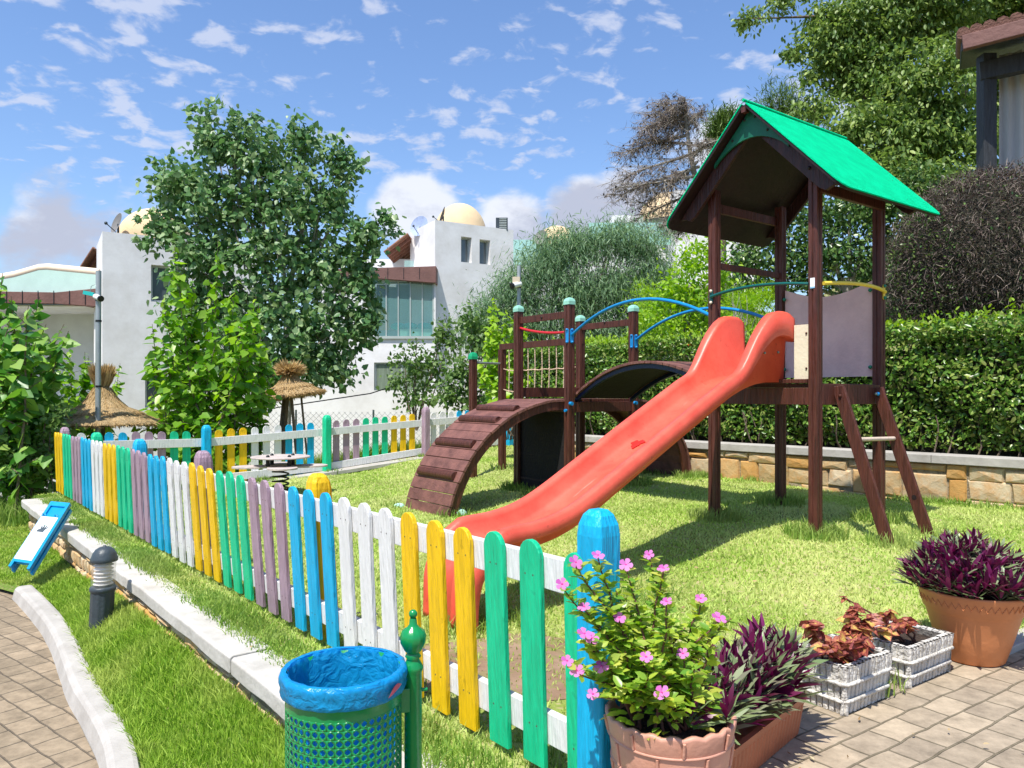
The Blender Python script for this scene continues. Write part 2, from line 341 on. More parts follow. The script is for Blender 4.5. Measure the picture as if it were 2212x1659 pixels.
# ------------------------------------------------------------------ materials
def ground_mat(name, a, b, c, s1=1.3, s2=30):
    m, nt, bs = base_mat(name); L = nt.links; tc = nd(nt, 'ShaderNodeTexCoord')
    n1 = nd(nt, 'ShaderNodeTexNoise'); n1.inputs['Scale'].default_value = s1; n1.inputs['Detail'].default_value = 5; L.new(tc.outputs['Object'], n1.inputs[0])
    n2 = nd(nt, 'ShaderNodeTexNoise'); n2.inputs['Scale'].default_value = s2; n2.inputs['Detail'].default_value = 6; L.new(tc.outputs['Object'], n2.inputs[0])
    c1 = nd(nt, 'ShaderNodeValToRGB'); c1.color_ramp.elements[0].position = .4; c1.color_ramp.elements[1].position = .6
    c1.color_ramp.elements[0].color = (*a, 1); c1.color_ramp.elements[1].color = (*b, 1); L.new(n1.outputs[0], c1.inputs[0])
    mr = nd(nt, 'ShaderNodeMapRange'); mr.inputs[1].default_value = .52; mr.inputs[2].default_value = .66; L.new(n2.outputs[0], mr.inputs[0])
    mx = nd(nt, 'ShaderNodeMix', data_type='RGBA'); L.new(mr.outputs[0], mx.inputs[0]); L.new(c1.outputs[0], mx.inputs[6]); mx.inputs[7].default_value = (*c, 1)
    L.new(mx.outputs[2], bs.inputs['Base Color']); bs.inputs['Roughness'].default_value = .95; bs.inputs['Specular IOR Level'].default_value = .1
    bp = nd(nt, 'ShaderNodeBump'); bp.inputs['Strength'].default_value = .7; bp.inputs['Distance'].default_value = .03; L.new(n2.outputs[0], bp.inputs['Height']); L.new(bp.outputs[0], bs.inputs['Normal'])
    return m
def grassmat(name, cols, dry, s=.9, trans=.35):
    """blades: colour by blade, with large drier patches"""
    m, nt, b = base_mat(name); L = nt.links
    g = nd(nt, 'ShaderNodeNewGeometry'); cr = nd(nt, 'ShaderNodeValToRGB'); e = cr.color_ramp.elements; n = len(cols)
    e[0].color = (*cols[0], 1); e[1].color = (*cols[-1], 1)
    for i in range(1, n-1): x = e.new(i/(n-1)); x.color = (*cols[i], 1)
    L.new(g.outputs['Random Per Island'], cr.inputs[0])
    tc = nd(nt, 'ShaderNodeTexCoord'); no = nd(nt, 'ShaderNodeTexNoise'); no.inputs['Scale'].default_value = s; no.inputs['Detail'].default_value = 5; L.new(tc.outputs['Object'], no.inputs[0])
    mr = nd(nt, 'ShaderNodeMapRange'); mr.inputs[1].default_value = .42; mr.inputs[2].default_value = .62; mr.inputs[4].default_value = .75; L.new(no.outputs[0], mr.inputs[0])
    mx = nd(nt, 'ShaderNodeMix', data_type='RGBA'); L.new(mr.outputs[0], mx.inputs[0]); L.new(cr.outputs[0], mx.inputs[6]); mx.inputs[7].default_value = (*dry, 1)
    L.new(mx.outputs[2], b.inputs['Base Color']); b.inputs['Roughness'].default_value = .55; b.inputs['Specular IOR Level'].default_value = .25
    t = nd(nt, 'ShaderNodeBsdfTranslucent'); L.new(mx.outputs[2], t.inputs[0]); ms = nd(nt, 'ShaderNodeMixShader'); ms.inputs[0].default_value = trans
    L.new(b.outputs[0], ms.inputs[1]); L.new(t.outputs[0], ms.inputs[2]); L.new(ms.outputs[0], nt.nodes['Material Output'].inputs[0]); return m
def brickmat(name, bw, bh, ang, c1, c2, mort, spots=True, msz=.006):
    m, nt, bs = base_mat(name); L = nt.links; tc = nd(nt, 'ShaderNodeTexCoord'); mp = nd(nt, 'ShaderNodeMapping'); mp.inputs['Rotation'].default_value = (0, 0, ang)
    L.new(tc.outputs['Object'], mp.inputs[0])
    nw = nd(nt, 'ShaderNodeTexNoise'); nw.inputs['Scale'].default_value = 5; nw.inputs['Detail'].default_value = 3; L.new(tc.outputs['Object'], nw.inputs[0])
    ad = nd(nt, 'ShaderNodeVectorMath', operation='MULTIPLY_ADD'); L.new(nw.outputs['Color'], ad.inputs[0]); ad.inputs[1].default_value = (.03, .03, 0); L.new(mp.outputs[0], ad.inputs[2])
    br = nd(nt, 'ShaderNodeTexBrick'); br.inputs['Scale'].default_value = 1; br.inputs['Brick Width'].default_value = bw; br.inputs['Row Height'].default_value = bh
    br.inputs['Mortar Size'].default_value = msz; br.inputs['Mortar Smooth'].default_value = .5; br.inputs['Bias'].default_value = 0
    br.inputs['Color1'].default_value = (*c1, 1); br.inputs['Color2'].default_value = (*c2, 1); br.inputs['Mortar'].default_value = (*mort, 1)
    L.new(ad.outputs[0], br.inputs[0])
    n1 = nd(nt, 'ShaderNodeTexNoise'); n1.inputs['Scale'].default_value = 9; n1.inputs['Detail'].default_value = 7; n1.inputs['Roughness'].default_value = .7; L.new(tc.outputs['Object'], n1.inputs[0])
    hs = nd(nt, 'ShaderNodeHueSaturation'); mr = nd(nt, 'ShaderNodeMapRange'); mr.inputs[1].default_value = .3; mr.inputs[2].default_value = .7; mr.inputs[3].default_value = .62; mr.inputs[4].default_value = 1.25
    L.new(n1.outputs[0], mr.inputs[0]); L.new(mr.outputs[0], hs.inputs['Value']); L.new(br.outputs[0], hs.inputs['Color']); c = hs.outputs[0]
    if spots:
        vo = nd(nt, 'ShaderNodeTexVoronoi'); vo.inputs['Scale'].default_value = 6.5; L.new(tc.outputs['Object'], vo.inputs[0])
        m2 = nd(nt, 'ShaderNodeMapRange'); m2.inputs[1].default_value = .17; m2.inputs[2].default_value = .12; m2.inputs[3].default_value = 0; m2.inputs[4].default_value = 1; L.new(vo.outputs['Distance'], m2.inputs[0])
        sp = nd(nt, 'ShaderNodeSeparateColor'); L.new(vo.outputs['Color'], sp.inputs[0]); gt = nd(nt, 'ShaderNodeMath', operation='GREATER_THAN'); gt.inputs[1].default_value = .68; L.new(sp.outputs[0], gt.inputs[0])
        mu = nd(nt, 'ShaderNodeMath', operation='MULTIPLY'); L.new(m2.outputs[0], mu.inputs[0]); L.new(gt.outputs[0], mu.inputs[1]); mv = nd(nt, 'ShaderNodeMath', operation='MULTIPLY'); mv.inputs[1].default_value = .55; L.new(mu.outputs[0], mv.inputs[0])
        mx = nd(nt, 'ShaderNodeMix', data_type='RGBA'); L.new(mv.outputs[0], mx.inputs[0]); L.new(c, mx.inputs[6]); mx.inputs[7].default_value = (.05, .045, .04, 1); c = mx.outputs[2]
    L.new(c, bs.inputs['Base Color']); bs.inputs['Roughness'].default_value = .85; bs.inputs['Specular IOR Level'].default_value = .2
    b1 = nd(nt, 'ShaderNodeBump', invert=True); b1.inputs['Strength'].default_value = 1; b1.inputs['Distance'].default_value = .006; L.new(br.outputs['Fac'], b1.inputs['Height'])
    b2 = nd(nt, 'ShaderNodeBump'); b2.inputs['Strength'].default_value = .4; b2.inputs['Distance'].default_value = .006; L.new(n1.outputs[0], b2.inputs['Height']); L.new(b1.outputs[0], b2.inputs['Normal']); L.new(b2.outputs[0], bs.inputs['Normal'])
    return m
M = {}
M['lawn'] = ground_mat('lawn_soil', (.22, .28, .06), (.38, .41, .14), (.40, .34, .18))
M['lower'] = ground_mat('lower_soil', (.12, .20, .03), (.20, .26, .06), (.28, .24, .11))
M['rear'] = ground_mat('rear_soil', (.16, .19, .06), (.26, .25, .11), (.34, .28, .18), 1.0, 12)
M['dirt'] = ground_mat('dirt', (.12, .09, .05), (.2, .15, .09), (.08, .1, .03), 3, 20)
M['path'] = brickmat('path_pavers', .20, .145, R(38), (.33, .255, .17), (.25, .195, .13), (.15, .12, .085), False)
M['terrace'] = brickmat('terrace_pavers', .21, .135, R(-35), (.42, .34, .24), (.29, .235, .17), (.18, .15, .10), True)
M['gr_short'] = grassmat('short_grass', [(.27, .42, .06), (.42, .60, .10), (.60, .72, .20), (.32, .52, .06)], (.68, .72, .28), 1.1)
M['gr_long'] = grassmat('long_grass', [(.16, .33, .02), (.28, .46, .035), (.42, .58, .08), (.20, .38, .03)], (.50, .58, .13), 1.5)
M['gr_tuft'] = grassmat('tuft_grass', [(.10, .22, .03), (.20, .36, .045), (.34, .48, .09), (.14, .28, .03)], (.36, .44, .12), 2)
M['white'] = wood('white_paint', (.74, .73, .71), .45, .05, .35, spot=.2)
M['yellow'] = wood('yellow_paint', (.84, .51, .006), .4, .12, .35, spot=.35)
M['green'] = wood('green_paint', (.006, .54, .26), .4, .13, .35, spot=.3)
M['blue'] = wood('blue_paint', (.004, .41, .70), .4, .13, .35, spot=.3)
M['purple'] = wood('purple_paint', (.38, .26, .32), .5, .15, .4, spot=.35)
M['brown'] = wood('brown_timber', (.10, .030, .019), .42, .3, .4)
M['browntread'] = paint('ramp_board', (.19, .08, .062), .6, .3, 7, (1, 1, 1), .4, 45, dark=(.10, .04, .032), bdist=.002)
M['stone_cap'] = paint('cap_stone', (.50, .475, .43), .85, .09, 5, (1, 1, 1), .5, 30, dark=(.38, .355, .31), bdist=.001)
M['kerb'] = paint('kerb_paint', (.44, .415, .375), .85, .07, 4, (1, 1, 1), .4, 30, dark=(.33, .305, .27), bdist=.0008)
def stonemat():
    m, nt, b = base_mat('rubble_stone'); L = nt.links; g = nd(nt, 'ShaderNodeNewGeometry'); cr = nd(nt, 'ShaderNodeValToRGB'); e = cr.color_ramp.elements
    cs = [(.42, .30, .15), (.55, .42, .25), (.50, .28, .09), (.58, .47, .31), (.46, .36, .22), (.60, .50, .36)]
    e[0].color = (*cs[0], 1); e[1].color = (*cs[-1], 1)
    for i in range(1, 5): x = e.new(i/5); x.color = (*cs[i], 1)
    L.new(g.outputs['Random Per Island'], cr.inputs[0]); tc = nd(nt, 'ShaderNodeTexCoord')
    n = nd(nt, 'ShaderNodeTexNoise'); n.inputs['Scale'].default_value = 11; n.inputs['Detail'].default_value = 7; n.inputs['Roughness'].default_value = .65; L.new(tc.outputs['Object'], n.inputs[0])
    mr = nd(nt, 'ShaderNodeMapRange'); mr.inputs[1].default_value = .45; mr.inputs[2].default_value = .7; mr.inputs[4].default_value = .7; L.new(n.outputs[0], mr.inputs[0])
    mx = nd(nt, 'ShaderNodeMix', data_type='RGBA'); L.new(mr.outputs[0], mx.inputs[0]); L.new(cr.outputs[0], mx.inputs[6]); mx.inputs[7].default_value = (.52, .24, .06, 1)
    L.new(mx.outputs[2], b.inputs['Base Color']); b.inputs['Roughness'].default_value = .9; b.inputs['Specular IOR Level'].default_value = .15
    bp = nd(nt, 'ShaderNodeBump'); bp.inputs['Strength'].default_value = .8; bp.inputs['Distance'].default_value = .02; L.new(n.outputs[0], bp.inputs['Height']); L.new(bp.outputs[0], b.inputs['Normal']); return m
M['stone'] = stonemat()
M['mortar'] = paint('mortar', (.30, .24, .16), .95, .2, 12, bump=.6)
M['plaster'] = paint('white_plaster', (.78, .77, .77), .85, .05, 1.2, (1, 1, 1), .10, 9, dark=(.66, .64, .62))
M['dome'] = paint('dome_plaster', (.72, .54, .32), .8, .06, 1.5, (1, 1, 1), .2, 8)
M['nail'] = paint('rusty_nail', (.10, .075, .05), .7, .2, 30, bump=0)
M['straw'] = paint('straw', (.50, .36, .19), .9, .3, 26, (1, 1, .25), 1, 60, dark=(.22, .14, .06))
M['strawl'] = leafmat('straw_fibre', [(.42, .29, .13), (.62, .46, .24), (.34, .22, .09)], .25, .8)
M['bark'] = paint('bark', (.22, .17, .12), .9, .3, 14, (2, 2, .5), 1, 30, dark=(.09, .065, .045))
M['barkp'] = paint('pale_bark', (.40, .37, .31), .9, .25, 9, (2, 2, .5), .8, 24)
M['metal'] = paint('grey_pole', (.36, .40, .41), .45, .08, 3, bump=.05, metal=.3)
M['dark'] = paint('charcoal_plastic', (.045, .06, .07), .42, .1, 8, bump=.12)
M['black'] = paint('black_steel', (.012, .014, .016), .4, .1, 8, bump=.05)
M['fascia'] = paint('brown_cladding', (.19, .095, .08), .75, .12, 2, bump=.3, bscale=14)
M['pergola'] = wood('pergola_timber', (.24, .10, .06), .6, .25, .5)
def glassmat(name, col, alpha=.35, rough=.05):
    m, nt, b = base_mat(name); b.inputs['Base Color'].default_value = (*col, 1); b.inputs['Roughness'].default_value = rough; b.inputs['Specular IOR Level'].default_value = .8
    tr = nd(nt, 'ShaderNodeBsdfTransparent'); tr.inputs[0].default_value = (*[min(1, c*.4+.6) for c in col], 1)
    ms = nd(nt, 'ShaderNodeMixShader'); ms.inputs[0].default_value = alpha; L = nt.links
    L.new(tr.outputs[0], ms.inputs[1]); L.new(b.outputs[0], ms.inputs[2]); L.new(ms.outputs[0], nt.nodes['Material Output'].inputs[0]); return m
M['glass'] = glassmat('teal_glass', (.25, .52, .52), .38)
M['glass2'] = glassmat('mint_glass', (.50, .80, .72), .5, .1)
M['pane'] = paint('window_pane', (.10, .13, .14), .08, .2, 1.5, bump=0, spec=.8)
M['wframe'] = paint('window_frame', (.42, .47, .45), .5, .05, 3, bump=0)

# ------------------------------------------------------------------ ground sheets
def f2(t, o): q = FA+FD*t+FN*o; return (q.x, q.y)
def w2(t, o): q = W0+WD*t+WN*o; return (q.x, q.y)
TER0 = Vector((.42, 2.42)); TERD = Vector((.815, .58)).normalized()
def t2(t): q = TER0+TERD*t; return (q.x, q.y)
lawn_poly = [f2(-.55, -.24), f2(10.15, -.24), (CORNER.x-.1, CORNER.y+.1), (-4.77, 11.78), (-3.2, 13.03), (-1.6, 14.26), (0, 15.5), w2(.2, .1), w2(8.68, .1), (6.06, 6.44), (2.62, 4.06), (2.2, 4.07), (.42, 2.80)]
sheet('lawn', lawn_poly, zl, M['lawn'], .16)
sheet('terrace_paving', [(.1, 3.0), (2.0, 4.5), (6.1, 6.7), (9, 7), (9, -3), (-.3, -3), (-.3, 1.2), f2(-.9, -.3), f2(-.55, -.24)], lambda x, y: 0*x-.002, M['terrace'], .8)
low_poly = [f2(-3.6, -.40), f2(-.6, -.40), f2(9.7, -.38), (-6.5, 10.7), (-9, 14), (-25, 14), (-25, 3), (-10, 3)]
KL = [(-1.0, 1.6), (-1.35, 2.5), (-1.85, 3.51), (-2.28, 4.06), (-2.68, 4.58), (-3.08, 5.14), (-3.72, 6.0), (-4.46, 6.80)]
KRt = [(-.87, 1.65), (-1.22, 2.55), (-1.73, 3.58), (-2.18, 4.15), (-2.58, 4.66), (-2.98, 5.22), (-3.62, 6.08), (-4.36, 6.88)]
sheet('lower_lawn', [(-.55, .6), f2(-.9, -.40), f2(9.7, -.38), (-6.5, 10.6), (-9.4, 13.2), (-25, 14), (-25, 4), (-5.3, 7.35), (-4.46, 6.85)]+[((a[0]+b[0])/2, (a[1]+b[1])/2) for a, b in zip(KL, KRt)][::-1][1:], zw, M['lower'], .2)
sheet('brick_path', KL+[(-5.1, 7.9), (-7, 7.9), (-16, 6), (-12, -2), (-1, -2)], lambda x, y: 0*x-.44, M['path'], 1)
sheet('hillside', [(CORNER.x-.2, CORNER.y+.2), (-4.77, 11.80), (-3.2, 13.05), (-1.6, 14.28), (0.02, 15.52), w2(.1, .84), w2(9, .84), (14, 3), (60, 5), (90, 60), (60, 160), (-90, 160), (-90, 14), (-25, 13.6), (-9.4, 12.8), (-6.6, 10.7)], zt, M['rear'], 1.1)
gb = MB(); gb.box((0, 0, -3.4), (3000, 3000, .2)); gb.obj('ground', M['dirt'], kind='structure')

# ------------------------------------------------------------------ grass
def keep(x, y, z, k): return x[k], y[k], z[k]
x, y, z = scatter(lawn_poly, 5200, zl)
pr = np.clip(1.25-(y/9.5), .16, 1); k = rng.random(len(x)) < pr; x, y, z = keep(x, y, z, k)
pt = (np.sin(x*7.1+2*np.sin(y*5.3))*np.sin(y*6.3+1.7*np.sin(x*4.1)))
H = (.020+.016*rng.random(len(x))+.012*np.clip(pt, 0, 1)); Wd = .0042+.0011*y*(.8+.4*rng.random(len(x)))
bare = ((x-.05)**2/.9+(y-3.75)**2/.35 < .55+.5*rng.random(len(x)))          # worn soil by the slide exit
k = ~(bare & (rng.random(len(x)) < .8)); print('short blades', k.sum())
blades('short_grass', x[k], y[k], z[k], H[k], Wd[k], M['gr_short'], .7, label='short mown grass covering the playground lawn')
lp = [(-.9, 2.4), f2(-.9, -.41), f2(9.6, -.41), (-6.6, 10.4), (-8.5, 10.5), (-9.5, 7.5), (-5.2, 7.4), (-4.3, 6.92)]+KRt[::-1][1:-1]
x, y, z = scatter(lp, 15000, zw)
pr = np.clip(1.5-(y/6.5), .14, 1); k = rng.random(len(x)) < pr; x, y, z = keep(x, y, z, k)
near = np.clip((7.6-y)/1.6, 0, 1)
H = (.022+.02*rng.random(len(x)))+near*(.02+.045*rng.random(len(x))*(.5+.5*np.sin(x*5+y*3))); Wd = .003+.00105*y
print('long blades', len(x))
blades('lower_grass', x, y, z, H, Wd, M['gr_long'], .5, label='bright green longer grass of the lower lawn strip')
# fringe along the fence foot and over the cap stones, and tufts round every post
X = []; Y = []; Z = []; HH = []
def tuft(cx, cy, r, n, h, zf=ZL):
    a = rng.uniform(0, 2*np.pi, n); q = r*np.sqrt(rng.random(n)); xx = cx+q*np.cos(a); yy = cy+q*np.sin(a)
    X.append(xx); Y.append(yy); Z.append(np.full(n, zf(cx, cy))); HH.append(h*(.4+.7*rng.random(n)))
for p_, n in ((T_FL, 170), (T_FR, 210), (T_BR, 130), (T_BL, 110), (C_A, 120), (C_B, 150), (C_C, 90), (C_D, 90)): tuft(p_.x, p_.y, .24, n*3, .13)
for a, b in (((2.86, 5.73), 220), ((3.38, 6.1), 120), ((-1.3, 8.7), 60), ((-.62, 8.1), 180), ((1.75, 10.7), 320), ((2.35, 10.0), 320), ((-.15, 11.5), 60), ((-.30, 4.4), 260), ((.0, 4.6), 240), ((-3.17, 10.4), 260), ((.3, 8.9), 300), ((.9, 4.9), 100)): tuft(a[0], a[1], .2, b, .12)
for i in range(26): t = rng.uniform(0, 8.6); q = w2(t, -.12); tuft(q[0], q[1], .16, 90, .10)
for q in ((.45, 2.75), (3.0, 4.62), (3.15, 4.75), (3.5, 4.9), (-4.0, 12.2), (-3.05, 12.95), (-1.6, 14.1), (1.7, 3.6)): tuft(q[0], q[1], .15, 110, .13)
n = 15000; t = rng.uniform(-.6, 10, n); o = -.26+.24*rng.random(n)-np.abs(rng.normal(0, .03, n)); q = np.array([FA.x, FA.y])+t[:, None]*np.array(FD)+o[:, None]*np.array(FN)
X.append(q[:, 0]); Y.append(q[:, 1]); Z.append(zl(q[:, 0], q[:, 1])+.0); HH.append(.03+.06*rng.random(n)*(.5+.5*np.sin(t*3.1)))
n = 5000; t = rng.uniform(-.6, 10, n); o = rng.uniform(0, .3, n); q = np.array([FA.x, FA.y])+t[:, None]*np.array(FD)+o[:, None]*np.array(FN)
X.append(q[:, 0]); Y.append(q[:, 1]); Z.append(zl(q[:, 0], q[:, 1])); HH.append(.03+.04*rng.random(n))
X = np.concatenate(X); Y = np.concatenate(Y); Z = np.concatenate(Z); HH = np.concatenate(HH)
blades('grass_tufts', X, Y, Z, HH, .0035+.0008*Y, M['gr_tuft'], .6, label='longer dark green grass tufts along fence and post feet')
# weeds and rough grass beyond the back fence and far left
X = []; Y = []; Z = []; HH = []
def band(x0, y0, x1, y1, wd, n, h):
    t = rng.random(n); u = rng.normal(0, wd, n); xx = x0+(x1-x0)*t+u; yy = y0+(y1-y0)*t+u*.6
    X.append(xx); Y.append(yy); Z.append(zt(xx, yy)); HH.append(h*(.35+.65*rng.random(n)))
band(-4.9, 12.6, -1.9, 15.0, .28, 3800, .42); band(-1.9, 15.4, 1, 17, .5, 1800, .25); band(-6.2, 12, -4.9, 12.8, .3, 1200, .3)
n = 5200; xx = rng.uniform(-10.5, -6.6, n); yy = rng.normal(10.9, .5, n)+(-.12)*(xx+6); X.append(xx); Y.append(yy); Z.append(zw(xx, yy)); HH.append(.10+.3*rng.random(n))
n = 9000; xx = rng.uniform(-9, 12, n); yy = rng.uniform(12, 26, n); k = (np.abs(xx) < .72*yy); xx = xx[k]; yy = yy[k]; k2 = (yy > 15.6) | (xx > 4.8); xx = xx[k2]; yy = yy[k2]; X.append(xx); Y.append(yy); Z.append(zt(xx, yy)); HH.append(.08+.1*rng.random(len(xx)))
X = np.concatenate(X); Y = np.concatenate(Y); Z = np.concatenate(Z); HH = np.concatenate(HH)
blades('rough_grass', X, Y, Z, HH, .004+.0011*Y, M['gr_tuft'], .45, label='rough weeds and dry grass beyond the fences')

pat = [(-.05+.62*math.cos(a)*(1+.2*math.sin(3*a)), 3.85+.42*math.sin(a)*(1+.15*math.sin(5*a+1))) for a in [i*math.pi/12 for i in range(24)]]
sheet('worn_soil', pat, zl, ground_mat('worn_earth', (.22, .14, .09), (.30, .21, .14), (.20, .20, .07), 3, 14), .12, dz=.004)
n = 420; x = np.concatenate([rng.uniform(-1.5, 4.5, n//2), rng.uniform(.6, 4, n//2)]); y = np.concatenate([rng.uniform(3.4, 9, n//2), rng.uniform(2.2, 5, n//2)]); D = rng.normal(0, 1, (n, 3)); D[:, 2] *= .12
M['litter'] = leafmat('fallen_leaf', [(.50, .40, .22), (.34, .22, .10), (.62, .55, .35), (.25, .14, .07)], .1, .7)
npmesh('fallen_leaves', *leaves(np.stack([x, y, np.maximum(zl(x, y), 0)+.022*(y > 2.8+.71*(x-.42))+.004], 1), D, .028*rng.uniform(.5, 1.2, n), 'oval'), M['litter'], kind='stuff', label='small dry leaves fallen on lawn and paving')
# ------------------------------------------------------------------ retaining walls, kerb
def stones(mb, org, du, n_out, length, hfun, rowh=.12):
    """irregular faced blocks in courses; org at the wall foot, du along, n_out outward; hfun(t)->(z0,z1)"""
    t = 0; du = Vector((*du, 0)); n_out = Vector((*n_out, 0))
    zmin = min(hfun(i*length/20)[0] for i in range(21)); zmax = max(hfun(i*length/20)[1] for i in range(21))
    z = zmin
    while z < zmax-.02:
        rh = rowh*random.uniform(.75, 1.35); t = -random.random()*.2
        if zmax-(z+rh) < .05: rh = zmax-z
        while t < length:
            w = random.uniform(.13, .36)*(rowh/.11)**.6; lo, hi = hfun(min(max(t, 0), length)); a = max(t, 0)+.006; b = min(t+w, length)-.006
            wob = rowh*.16*math.sin(t*3.1+z*40); z0 = max(zmin, z+.006+wob*(z > zmin+.01)+random.uniform(-.012, .012)*rowh/.11); z1 = min(z+rh-.006+rowh*.16*math.sin(t*3.1+(z+rh)*40)+random.uniform(-.01, .01), hi)
            if b-a > .03 and z1-z0 > .02 and z1 > lo-.1:
                pr = random.uniform(.012, .035); ins = .014; jj = lambda s=.012: random.uniform(-s, s)
                c = [(a+jj(), z0+jj(.006)), ((a+b)/2+jj(.03), z0+jj(.008)), (b+jj(), z0+jj(.006)), (b+jj(), z1+jj(.006)), ((a+b)/2+jj(.03), z1+jj(.008)), (a+jj(), z1+jj(.006))]
                cx = (a+b)/2; cz = (z0+z1)/2
                back = [Vector((org[0], org[1], 0))+du*p+UP*q for p, q in c]
                fr = [Vector((org[0], org[1], 0))+du*(cx+(p-cx)*(1-2*ins/(b-a)))+UP*(cz+(q-cz)*(1-2*ins/max(z1-z0, .05)))+n_out*(pr+jj(.006)) for p, q in c]
                mid = Vector((org[0], org[1], 0))+du*cx+UP*cz+n_out*(pr+random.uniform(.004, .018))
                mb.add(back+fr+[mid], [(i, (i+1) % 6, 6+(i+1) % 6, 6+i) for i in range(6)]+[(6+i, 6+(i+1) % 6, 12) for i in range(6)])
            t += w
        z += rh
rw = thing('retaining_wall', 'low rubble retaining wall with white cap stones under the near picket fence', 'wall', (FA.x, FA.y, -.3))
mb = MB(); e0 = -.75
mb.prism([fpt(e0, -.372, -.6), fpt(e0, -.25, -.6), fpt(e0, -.25, -.085), fpt(e0, -.372, -.085)], Vector((*FD, 0))*(9.62-e0)); mb.obj('wall_core', M['mortar'], rw)
mb = MB(); s0 = FA+FD*e0-FN*.372; stones(mb, (s0.x, s0.y), FD, -FN, 9.62-e0, lambda t: (-.45, -.09), .11); mb.obj('stonework', M['stone'], rw)
def capseg(t0, t1, o0, o1, zt_, th, j=.006):
    mb = MB(); n = max(2, int((t1-t0)/.22)); rows = []
    for i in range(n+1):
        t = t0+(t1-t0)*i/n; a = random.uniform(-j, j); b = random.uniform(-j, j); c = random.uniform(-j, j)*.5; e = random.uniform(-j, j)
        rows.append([fpt(t, o0+a, zt_-th+e), fpt(t, o0+a*.6, zt_-.012+c), fpt(t, o0+.014+a*.6, zt_+c), fpt(t, o1+b, zt_+c), fpt(t, o1+b, zt_-th)])
    V = [v for r in rows for v in r]; F = [(i*5+k, i*5+(k+1) % 5, (i+1)*5+(k+1) % 5, (i+1)*5+k) for i in range(n) for k in range(5)]+[(4, 3, 2, 1, 0), tuple(n*5+k for k in range(5))]
    return mb.add(V, F)
for t0, t1, dz in ((-.8, 1.95, .012), (1.965, 4.3, .016), (4.31, 7.22, .010), (7.42, 9.66, .014)):
    o = capseg(t0, t1, -.425-(.05 if t0 > 7.3 else 0), -.20, dz, .092).obj('cap_stone', M['stone_cap'], rw, bevel=.006)
# kerb
def catm(pts, n):
    pts = [Vector(p) for p in pts]; out = []
    for i in range(len(pts)-1):
        p0 = pts[max(i-1, 0)]; p1 = pts[i]; p2 = pts[i+1]; p3 = pts[min(i+2, len(pts)-1)]
        for k in range(n): t = k/n; out.append(.5*((2*p1)+(-p0+p2)*t+(2*p0-5*p1+4*p2-p3)*t*t+(-p0+3*p1-3*p2+p3)*t**3))
    return out+[pts[-1]]
kb = MB(); V = []; L2 = catm([(-.95, 1.5), (-1.85, 3.48), (-2.66, 4.58), (-3.50, 5.72), (-4.46, 6.82)], 10); R2 = []
for i_, p_ in enumerate(L2): d_ = (L2[min(i_+1, len(L2)-1)]-L2[max(i_-1, 0)]).normalized(); R2.append(p_+Vector((d_.y, -d_.x))*.135)
for a, b in zip(L2, R2):
    w = (b-a).normalized(); jz = random.uniform(-.0015, .0015); zt_ = -.335+jz; a2 = a-w*random.uniform(.0, .005)
    V += [(*(a2-w*.03), -.47), (*(a2-w*.012), -.40), (*a2, zt_-.022), (*(a+w*.012), zt_-.006), (*(a+w*.03), zt_), (*(b-w*.03), zt_), (*(b-w*.01), zt_-.006), (*b, zt_-.03), (*b, -.47)]
m_ = len(L2); kb.add(V, [(i*9+k, (i+1)*9+k, (i+1)*9+k+1, i*9+k+1) for i in range(m_-1) for k in range(8)]+[tuple((m_-1)*9+k for k in range(9)), (8, 7, 6, 5, 4, 3, 2, 1, 0)], True)
o = kb.obj('kerb', M['kerb'], label='whitewashed kerb curving between brick path and lower lawn', cat='kerb')
o.data.polygons.foreach_set('use_smooth', [False]*len(o.data.polygons))
# stone wall under the hedge
sw = thing('stone_wall', 'sandstone rubble wall with white cap under the clipped hedge', 'wall', (W0.x, W0.y, .3))
WLn = (W1-W0).length
mb = MB(); mb.prism([Vector((*w2(0, .0), .0)), Vector((*w2(0, .3), .0)), Vector((*w2(0, .3), .66)), Vector((*w2(0, .0), .66))], Vector((*WD, 0))*WLn); mb.obj('wall_core', M['mortar'], sw)
mb = MB(); stones(mb, w2(0, 0), WD, -WN, WLn, lambda t: (.1, .655), .185); mb.obj('stonework', M['stone'], sw)
mb = MB(); t = 0
while t < WLn:
    w = min(1.6, WLn-t+.01); mb.prism([Vector((*w2(t+.002, -.06), .66)), Vector((*w2(t+.002, .26), .66)), Vector((*w2(t+.002, .26), .75)), Vector((*w2(t+.002, -.06), .75))], Vector((*WD, 0))*(w-.004)); t += w
mb.obj('cap', M['kerb'], sw, bevel=.006)
mb = MB(); mb.prism([Vector((*w2(0, .262), .5)), Vector((*w2(0, .9), .5)), Vector((*w2(0, .9), .71)), Vector((*w2(0, .262), .71))], Vector((*WD, 0))*WLn); mb.obj('planting_bed', M['dirt'], kind='structure')
mb = MB(); mb.prism([(-4.6, 12.0, -.12), (-1.0, 14.75, .25), (-1.0+.2, 14.75-.26, .25), (-4.4, 11.74, -.12)], (0, 0, .055)); 
o = mb.obj('kerb', M['kerb'], label='white concrete kerb strip under the back picket fence', cat='kerb')

